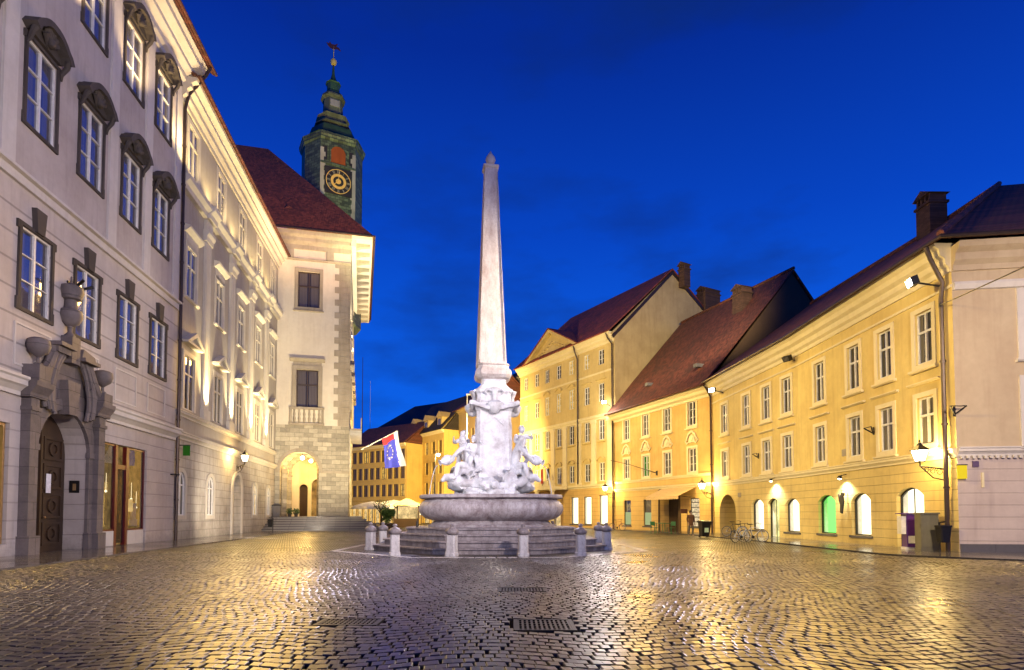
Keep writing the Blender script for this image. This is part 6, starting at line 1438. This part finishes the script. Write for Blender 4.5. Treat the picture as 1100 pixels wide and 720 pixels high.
# bicycles
def bicycle(label, loc, rz, col, lean=.08):
    t = thing('bicycle', label, 'bicycle', loc, rz, 'bicycles parked by the houses'); t.rotation_euler[0] = lean; fm = cached(('bike', col), lambda: plain('bicycle_paint_%d' % int(col[0]*100), col, .35))
    R = .335
    def ringt(r, w, c): return [(c+r*math.cos(k*PI/14), 0, R+r*math.sin(k*PI/14)) for k in range(29)]
    for nm, c in (('wheel', -.53), ('wheel', .53)):
        mb = MB(); mb.tube(ringt(R-.02, .02, c), .020, 6, cap=False); w_ = mb.build(nm, M['iron'], t)
        mb = MB(); mb.tube(ringt(R-.045, .01, c), .009, 5, cap=False)
        for k in range(14): an = k*PI/7; mb.bar((c,.0,R), (c+(R-.05)*math.cos(an),0,R+(R-.05)*math.sin(an)), .004)
        mb.tube([(c,-.04,R),(c,.04,R)], .02, 8); mb.build('rim', M['white'], w_)
    mb = MB(); S_, Bk, Hd, Hl = (-.16,0,.78), (-.02,0,.28), (.36,0,.80), (.39,0,.66)
    for a, b_, r in ((S_,Bk,.016),(S_,Hd,.015),(Bk,Hl,.018),((-.53,.03,R),Bk,.010),((-.53,.03,R),S_,.009),((-.53,-.03,R),Bk,.010),((-.53,-.03,R),S_,.009),(Hd,Hl,.02),(Hl,(.53,.04,R),.012),(Hl,(.53,-.04,R),.012)): mb.tube([a, b_], r, 6)
    mb.build('frame', fm, t)
    mb = MB(); mb.tube([Hd,(.34,0,.98)], .013, 6); mb.tube([(.22,-.28,.96),(.33,-.2,1.0),(.36,0,.99),(.33,.2,1.0),(.22,.28,.96)], .013, 6); mb.build('handlebar', M['iron'], t)
    mb = MB(); mb.tube([S_,(-.19,0,.92)], .012, 6); mb.loft([[(-.32,-.08,.93),(-.32,.08,.93),(-.32,.07,.98),(-.32,-.07,.98)],[(-.02,-.02,.93),(-.02,.02,.93),(-.02,.02,.96),(-.02,-.02,.96)]]); mb.build('saddle', M['iron'], t)
    mb = MB(); mb.tube([(-.02,-.05,.28),(-.02,.05,.28)], .07, 10); mb.bar((-.02,.07,.28),(.08,.07,.14), .015); mb.bar((-.02,-.07,.28),(-.12,-.07,.42), .015); mb.build('crank', M['iron'], t)
    return t
g = G(809, 582.6); bicycle('white framed bicycle nearest the kerb, rightmost before the yellow house', (g[0], g[1], 0), .12, (.6,.6,.6))
g = G(797, 583); bicycle('pale blue bicycle standing crosswise left of the white one', (g[0], g[1], .0), .55, (.35,.42,.55), -.08)
g = G(789, 577); bicycle('dark bicycle leaning by the arched passage of the yellow house', (g[0], g[1], .05), .05, (.05,.05,.06), .1)
g = G(663, 571); bicycle('dark bicycle with a red bag by the corner of the palace and orange house', (g[0], g[1], .046), .4, (.25,.03,.02))
# table and chairs
gm = plain('dull_green_paint', (.04,.17,.06), .5)
g = G(713, 573.2); t = thing('cafe_table', 'green folding table before the orange house passage', 'table', (g[0], g[1], .046), R2.rot()); mb = MB(); mb.box(-.75,.75,-.35,.35,.72,.76); mb.build('tabletop', gm, t)
for x in (-.6,.6):
    for y in (-.28,.28): mb = MB(); mb.bar((x,y,0),(x*.9,y,.719), .035); mb.build('leg', gm, t)
def chair(label, loc, rz):
    t = thing('cafe_chair', label, 'chair', loc, rz, 'green cafe chairs by the green table'); mb = MB(); mb.box(-.22,.22,-.22,.22,.43,.46); mb.build('seat', gm, t); mb = MB(); mb.prism_x([(.2,.6),(.23,.6),(.27,.9),(.24,.9)][::-1], -.22, .22)
    mb.bar((-.2,.21,.46),(-.2,.25,.62), .025); mb.bar((.2,.21,.46),(.2,.25,.62), .025); mb.build('backrest', gm, t)
    for x in (-.2,.2):
        for y in (-.2,.2): mb = MB(); mb.bar((x,y,0),(x,y,.43), .03); mb.build('leg', gm, t)
g = G(703.5, 574); chair('green chair left of the green table, back to the palace', (g[0], g[1], .046), PI/2+.6); g = G(721, 574.5); chair('green chair right of the green table', (g[0], g[1], .046), -PI/2+.6)
g = G(735, 573.5); t = thing('notice_stand', 'dark brown notice board on two thin legs by the orange passage', 'notice stand', (g[0], g[1], .046), .2); mb = MB(); mb.box(-.28,.28,-.03,.03,1.50,1.85); mb.build('board', plain('brown_board', (.12,.04,.02), .6), t)
for x in (-.26,.26): mb = MB(); mb.bar((x,0,0),(x,0,1.5), .03); mb.build('leg', M['iron'], t)
# awning
t = thing('shop_awning', 'cream sloping awning with scalloped edge over the orange passage', 'awning', W(R2, -4.5, -.02, 3.75), R2.rot())
am = plain('cream_awning_cloth', (.62,.42,.2), .8); mb = MB(); x0, x1 = -2.4, 2.3
mb.prism_x([(0,.0),(-1.7,-.75),(-1.7,-.79),(0,-.04)][::-1], x0, x1); mb.build('canopy', am, t); mb = MB()
for i in range(14): x = x0+(x1-x0)*(i+.5)/14; w_ = (x1-x0)/28; mb.prism_y([(x-w_,-.795),(x-w_,-.98),(x-w_*.5,-1.04),(x+w_*.5,-1.04),(x+w_,-.98),(x+w_,-.795)], -1.71, -1.695)
mb.build('valance', am, t)
for x in (x0+.1, x1-.1): mb = MB(); mb.tube([(x,0,-.9),(x,-1.6,-.76)], .025, 6); mb.build('awning_arm', M['iron'], t)
# globe lamp on a post
t = thing('globe_lamp', 'unlit pale globe lamp on a slim post in front of the palace shops', 'street lamp', (*G(625.5, 567), 0)); gz = G(625.5, 567)
zc_ = EYE+(553-512.5)/650*gz[1]; mb = MB(); mb.tube([(0,0,0),(0,0,zc_-.35)], [.09,.05], 10); mb.lathe([(.16,0),(.16,.3),(.1,.4)], n=10); mb.build('post', M['ytrim'], t)
mb = MB(); mb.lathe([(0,-.42),(.25,-.33),(.40,0),(.25,.33),(0,.42)], (0,0,zc_), 16); mb.build('globe', M['white'], t); mb = MB(); mb.lathe([(.1,.38),(.12,.46),(0,.7)], (0,0,zc_), 8); mb.build('finial', M['iron'], t)
# street lamps beyond the fountain
def post_lamp(label, px, pyb, pyl, col, pw):
    g = G(px-4, pyb); z = EYE+(553-pyl)/650*g[1]; t = thing('street_lamp', label, 'street lamp', (g[0], g[1], 0), 0, 'post lamps down the street'); mb = MB(); mb.tube([(0,0,0),(0,0,z+.3),(.15,0,z+.55),(.35,0,z+.4)], [.12,.06,.05,.04], 8); mb.lathe([(.22,0),(.2,.5),(.12,.6)], n=10); mb.build('post', M['iron'], t)
    mb = MB(); mb.lathe([(0,.24),(.2,.2),(.26,.1)], (.4,0,z), 12); mb.build('lamp_shade', M['iron'], t); mb = MB(); mb.lathe([(0,.12),(.22,.08),(.26,-.05),(.16,-.22),(0,-.28)], (.4,0,z), 12); mb.build('globe', lamp_bulb, t)
    light('street_light', 'POINT', (g[0]+.4, g[1], z-.55), pw, col, .25)
post_lamp('lit street lamp on a tall dark post left of the fountain', 471, 565, 488, WARM, 4500)
post_lamp('lit street lamp low by the cafe, between the basin and the green shrub', 451, 564.5, 551, WARM, 700)
t = thing('street_lamp', 'tall white lamp post with flat head rising behind the left statue group', 'street lamp', (*G(501.5, 568), 0)); g = G(501.5, 568); z = EYE+(553-424)/650*g[1]; mb = MB(); mb.tube([(0,0,0),(0,0,z)], [.10,.05], 8); mb.lathe([(.2,0),(.18,.5),(.1,.6)], n=8); mb.build('post', M['white'], t); mb = MB(); mb.box(-.1,.75,-.15,.15,z,z+.14); mb.build('lamp_head', M['white'], t)
# flagpoles and flag
for i, (px, py, top, r, m_, lab) in enumerate(((388, 561, 383, .11, 'pipe', 'thick reddish-brown flagpole at the town hall corner'), (396.5, 560, 409, .07, 'white', 'thin flagpole with pale upper half, right of the thick one'))):
    g = G(px, py); z = EYE+(553-top)/650*g[1]; t = thing('flagpole', lab, 'flagpole', (g[0], g[1], 0), 0, 'flagpoles before the town hall'); mb = MB(); mb.tube([(0,0,.9),(0,0,z*.55)], [r, r*.8], 8); mb.build('lower_pole', M['pipe'], t); mb = MB(); mb.tube([(0,0,z*.55),(0,0,z)], [r*.75, r*.45], 8); mb.lathe([(0,z),(.1,z+.08),(0,z+.18)], n=8); mb.build('upper_pole', M[m_], t)
    mb = MB(); mb.lathe([(.75,0),(.75,.35),(.5,.45),(.42,.85),(.5,.95),(0,.96)] if i == 0 else [(.3,0),(.3,.5),(.15,.95),(0,.96)], n=14); mb.build('base', M['thstep'], t)
    if i == 0: mb = MB(); leafball(mb, (0,0,1.3), .65, 350, .10, .6); mb.build('foliage', leafmat, t, fix=False); FP = g
# slanting staff with flag
Yf = 52.0
def wp(px, py, Y): r = ray(px, py); return Vector((r[0]/r[1]*Y, Y, EYE+r[2]/r[1]*Y))
a, b_ = wp(388, 483, 53.5), wp(427, 463, Yf); t = thing('national_flag', 'blue, red and white flag hanging from a slanting staff by the town hall', 'flag', tuple(a))
mb = MB(); mb.tube([(0,0,0), tuple(b_-a)], .05, 8); mb.build('staff', M['white'], t)
fmats = [plain('flag_red', (.55,.03,.04), .8), plain('flag_blue', (.05,.06,.50), .8), plain('flag_white', (.75,.73,.78), .8), plain('flag_pale_stars', (.55,.55,.45), .8)]
mb = MB(); mb.smooth = True; tl, tr = wp(410, 472, 52.4)-a, wp(427, 463.5, Yf)-a; bl_, br_ = wp(414, 503, 52.4)-a, wp(436, 501, Yf)-a; nu, nv = 24, 24
def fp(u, v, off=0):
    p = tl.lerp(tr, u).lerp(bl_.lerp(br_, u), v); return (p.x+.08*math.sin(v*5+u*3), p.y+.22*math.sin(u*9+v*2)*(.3+v)+off, p.z-.05*math.sin(u*6))
for off in (0, .03):
    for i in range(nu):
        for j in range(nv):
            u, v = (i+.5)/nu, (j+.5)/nv; red = v < .20-.05*u and u < .70; wh = u > .70+.05*math.sin(v*4) ; st = abs(math.hypot((u-.38)*1.1, v-.5)-.20) < .035 and (int(math.atan2(v-.5, u-.38)*12/PI) % 2 == 0)
            mb.mi = 0 if red else 2 if wh else 3 if st else 1; mb.face([fp(i/nu,j/nv,off), fp((i+1)/nu,j/nv,off), fp((i+1)/nu,(j+1)/nv,off), fp(i/nu,(j+1)/nv,off)])
mb.build('cloth', fmats, t)
# cafe corner: parasols, shrub, small tree, stall
def parasol(label, px, py, Y, r):
    c = wp(px, py, Y); t = thing('cafe_parasol', label, 'parasol', (c.x, c.y, 0), 0, 'pale parasols of the cafe'); mb = MB(); mb.lathe([(0,c.z+.45),(r*.5,c.z+.22),(r,c.z-.15),(r,c.z-.38)], n=8, smooth=False); mb.build('canopy', M['white'], t); mb = MB(); mb.tube([(0,0,0),(0,0,c.z+.4)], .04, 6); mb.build('pole', M['iron'], t)
parasol('pale cafe parasol beside the flagpole bases', 400, 543, 66, 2.4); parasol('pale cafe parasol above the green shrub', 423, 541, 74, 2.6)
parasol('pale cafe parasol next to the low glowing lamp', 441, 543, 78, 2.4)
g = wp(420, 560, 60); t = thing('potted_shrub', 'bright green round shrub in a planter at the cafe', 'shrub', (g.x, g.y, 0)); mb = MB()
for q in range(9): leafball(mb, (random.uniform(-.7,.7), random.uniform(-.4,.4), random.uniform(.9,2.0)), random.uniform(.3,.55), 150, .12, .9)
if 1: pass; mb.build('foliage', plain('bright_leaves', (.07,.14,.02), .6, var=.5), t, fix=False); mb = MB(); mb.box(-.6,.6,-.4,.4,0,.55); mb.build('planter', M['brownw'], t)
g = wp(409, 560, 63); t = thing('small_tree', 'small bare dark-branched tree at the cafe beside the shrub', 'tree', (g.x, g.y, 0)); mb = MB(); mb.tube([(0,0,0),(.1,0,1.0),(-.05,0,1.9)], [.14,.10,.07], 7)
for k in range(7): an = k*.9; mb.tube([(-.05,0,1.4+.07*k),(.5*math.cos(an),.5*math.sin(an),2.0+.05*k),(1.0*math.cos(an+.3),.9*math.sin(an),2.3+.12*k)], [.06,.04,.015], 5)
mb.build('trunk', M['bark'], t); mb = MB(); leafball(mb, (.1,0,2.5), .9, 120, .09, .6); mb.build('foliage', leafmat, t, fix=False)
g = wp(438, 560, 70); t = thing('cafe_stall', 'open wooden cafe stall with warm light inside, left of the basin', 'stall', (g.x, g.y, 0)); 
for x in (-1.4,1.4):
    for y in (-1,1): mb = MB(); mb.box(x-.06,x+.06,y-.06,y+.06,0,2.5); mb.build('post', M['wood'], t)
mb = MB(); mb.prism_y([(-1.7,2.5),(1.7,2.5),(0,3.3)], -1.3, 1.3); mb.build('roof', M['ytrim'], t); mb = MB(); mb.box(-1.4,1.4,-1.0,-.5,0,1.0); mb.build('counter', M['wood'], t); mb = MB(); mb.box(-1.3,1.3,.9,.95,1.0,2.4); mb.build('back_panel', M['shopwarm'], t)
# ------------------------------------------------------------------ the passer-by at the orange house
ST = dict(pelvis=(0,0,.95), chest=(0,.0,1.30), neck=(0,0,1.49), head=(0,-.01,1.62), face=(-.4,-.9,0), shL=(.19,0,1.41), elL=(.25,.04,1.14), wrL=(.24,-.05,.90), shR=(-.19,0,1.41), elR=(-.25,.05,1.14), wrR=(-.23,-.06,.90),
   hpL=(.09,0,.90), knL=(.12,-.06,.50), anL=(.12,.02,.09), toL=(.14,-.14,.05), hpR=(-.09,0,.90), knR=(-.12,.02,.50), anR=(-.12,.12,.09), toR=(-.14,-.02,.05))
g = G(735.8, 576); t = thing('person', 'person in a brown coat standing before the orange passage, left of the lit shelves', 'person', (g[0]+.35, g[1]-.2, .0), .2)
grow('body', figure(ST, build=.92), plain('skin', (.42,.26,.18), .6), t, sub=2)
coat = [[((0,0,.98),.17),((0,0,1.18),.165),((0,0,1.36),.175),((0,0,1.45),.09)],[((0,0,.98),.17),((0,0,.72),.20)]]
for s_ in (-1, 1): coat.append([((0,0,1.36),.175),((s_*.19,0,1.40),.085),((s_*.25,.04,1.14),.062),((s_*.24,-.04,.94),.048)])
grow('coat', coat, plain('brown_coat', (.16,.07,.03), .8), t, sub=2)
tr_ = [[((0,0,.90),.13),((0,0,.80),.12)]]
for s_, d in ((1,'L'),(-1,'R')): tr_.append([((0,0,.90),.13),(tuple(ST['hp'+d]),.10),(tuple(ST['kn'+d]),.072),(tuple(ST['an'+d]),.055)])
grow('trousers', tr_, plain('grey_trousers', (.16,.14,.12), .8), t, sub=2)
mb = MB(); mb.lathe([(0,1.75),(.07,1.73),(.105,1.66),(.10,1.60),(.085,1.56)], (0,.015,0), 12); mb.build('hair', M['bark'], t)

# ------------------------------------------------------------------ LIGHT
def spot(loc, tgt, p, col, ang, size=.4, blend=.8): return light('spot_light', 'SPOT', loc, p, col, size, tgt, ang, blend)

# white light on the fountain: added spots without fixtures, standing in for its floodlights
LAV = (.95,.93,1)
spot((-11, 13.0, 7), (CX, CY, 4.6), 5600, LAV, 46, .3)
spot((9.0, 13.0, 7), (CX, CY, 4.6), 1500, (.92,.93,1), 46, .3)
spot((-1.5, 3.0, 7.5), (CX, CY-1, 1.5), 3300, LAV, 38, .4)
spot((CX-.3, 38, 13), (CX, 12, 0), 18000, (.86,.76,1), 60, .8)          # added spot without fixture behind the fountain, throws lavender on the wet stones
# uplights behind the sill course at each pilaster of the grey-beige house, and along its entablature
for a in (4.35, 9.5, 14.6, 19.5):
    spot(W(L2, a, -.85, 7.42), W(L2, a, -.1, 14.5), 4600, (1,.82,.46), 64, .08)
for a in (-.2, 4.35, 9.5, 14.6, 19.5, 24): spot(W(L2, a, -1.0, 20.95), W(L2, a, -.2, 26.5), 420, (1,.74,.32), 130, .08)
for a in (1.5, 7, 12, 17): spot(W(L2, a, -.95, 20.95), W(L2, a, -.2, 26.5), 420, (1,.74,.32), 130, .08)
for a in (-2, 2.9, 7.8, 12.6): spot(W(L1, a, -1.2, 21.2), W(L1, a, -.4, 27.5), 1100, (1,.72,.36), 110, .1)
# pink-white wash on the left fronts from added spots without fixtures
spot((9, 4, 9), L1.pt(5)+(7,), 24500, (1,.85,.78), 84, .6)
spot((6, 24, 11), L2.pt(10)+(10,), 7500, (1,.84,.62), 80, .6)
spot((-14.0, 36, .4), L2.pt(10)+(3,), 2600, (1,.85,.65), 100, .3)
# town hall front and side, red roof and tower: added spots, no fixtures
spot((-11, 44, .6), W(TW, 3, 0, 14), 21000, (1,.80,.46), 84, .3)
spot((-9, 62, 1.0), W(TW, 6.3, 12, 20), 9200, (.95,.95,.95), 90, .3)
for y in (1, 7, 13, 19): spot(W(TW, TE+.9, y, 20), W(TW, TE+1.0, y, 28), 1500, (1,.90,.62), 120, .1)
spot((4, 30, 6), W(TW, 0, 4, 37), 110000, (1,.62,.34), 28, .3)
spot((2, 40, 6), (cen.x, cen.y-4, 48), 80000, (.85,1,.45), 24, .3)
# sodium-toned wash on right-hand fronts, gable, far street: added spots, no fixtures
SOD = (1,.74,.28)
for (l_, tg, p, an) in (((-4, 20, 12), (*R1.pt(-5), 5.0), 16500, 74), ((-8, 34, 13), (*R1B.pt(-6), 5.0), 15000, 62), ((-2, 44, 12), (*R2.pt(-8), 6), 18000, 76), ((-10, 47, 12), (*R3.pt(-9), 14), 22000, 96)):
    spot(l_, tg, p, SOD, an, .6)
spot((14, 38, 17), W(R3, 1, 7, 21), 22000, (1,.80,.45), 60, .5)
spot((-6, 60, 9), (-16, 100, 8), 52000, (1,.70,.22), 120, .5)
spot((-4, 66, 8), (-4, 95, 10), 30000, (1,.72,.25), 110, .5)
spot((14, 12, 8), W(RS, 5, 0, 5), 6500, (1,.80,.60), 100, .5)
# added amber spots under the eaves, no fixtures, to gild the wet square
for l_, tg, p in ((W(L1, 9, -3.2, 12), (-7, 8, 0), 3000), (W(R1, -1.5, -1.4, 10.5), (9, 9, 0), 3200), (W(R1, -9, -1.2, 10.5), (4, 12, 0), 2900), (W(R1B, -9, -1.0, 10.5), (4, 22, 0), 2900), (W(R2, -9, -1.2, 10.6), (3, 18, 0), 2900), (W(L2, 6, -1.2, 12), (-7, 14, 0), 2900), (W(L2, 20, -1.2, 10), (-7, 22, 0), 2900), (W(R3, -16, -1.5, 14), (-8, 20, 0), 2900)):
    spot(l_, tg, p*1.05, (1,.60,.14), 100, .8)
# dusk sun, far below strength, and the blue-hour sky
sd = bpy.data.lights.new('dusk_sun', 'SUN'); sd.energy = .012; sd.angle = math.radians(10); sd.color = (.6,.7,1); so_ = bpy.data.objects.new('dusk_sun', sd); C.objects.link(so_); so_.rotation_euler = (math.radians(70), 0, math.radians(-60))
w = bpy.data.worlds.new('World'); bpy.context.scene.world = w; w.use_nodes = True; nt = w.node_tree; nt.nodes.clear()
out = N(nt, 'ShaderNodeOutputWorld'); bg = N(nt, 'ShaderNodeBackground'); tc = N(nt, 'ShaderNodeTexCoord'); sp = N(nt, 'ShaderNodeSeparateXYZ'); nt.links.new(tc.outputs['Generated'], sp.inputs[0])
c = ramp(nt, sp.outputs[2], [(.0, (.004,.150,.88)), (.25, (.003,.105,.76)), (.42, (.0015,.058,.54)), (.62, (.001,.024,.30)), (1, (.001,.008,.12))])
mp = N(nt, 'ShaderNodeMapping'); mp.inputs['Scale'].default_value = (1, 1, 2.6); nt.links.new(tc.outputs['Generated'], mp.inputs[0])
f = noise(nt, mp.outputs[0], 2.3, 7, .55); cl = ramp(nt, f, [(.50, 0), (.68, .62)])
c = mixc(nt, cl, c, (.004,.022,.14)); nt.links.new(c, bg.inputs[0]); bg.inputs[1].default_value = 1.0
ns_ = N(nt, 'ShaderNodeTexSky', sky_type='NISHITA'); ns_.sun_disc = False; ns_.sun_elevation = math.radians(-4); ns_.sun_rotation = math.radians(120)
bg2 = N(nt, 'ShaderNodeBackground'); nt.links.new(ns_.outputs[0], bg2.inputs[0]); bg2.inputs[1].default_value = .05; ad = N(nt, 'ShaderNodeAddShader'); nt.links.new(bg.outputs[0], ad.inputs[0]); nt.links.new(bg2.outputs[0], ad.inputs[1]); nt.links.new(ad.outputs[0], out.inputs[0])
# ------------------------------------------------------------------ camera
cd = bpy.data.cameras.new('camera'); cam = bpy.data.objects.new('camera', cd); C.objects.link(cam); cam.location = (0,0,EYE); cam.rotation_euler = (PI/2+TH, 0, 0)
cd.sensor_width = 36; cd.lens = F/1100*36; cd.shift_y = SH*F/1100; cd.clip_end = 2000; cd.clip_start = .1; bpy.context.scene.camera = cam
sc = bpy.context.scene; sc.view_settings.view_transform = 'Standard'; sc.view_settings.look = 'None'; sc.view_settings.exposure = 0; sc.view_settings.gamma = 1
sc.cycles.use_denoising = True; sc.cycles.max_bounces = 5; sc.cycles.diffuse_bounces = 2; sc.cycles.glossy_bounces = 3; sc.cycles.sample_clamp_indirect = 4
for o in list(bpy.data.objects):
    if o.type == 'LIGHT': o.data.use_shadow = True
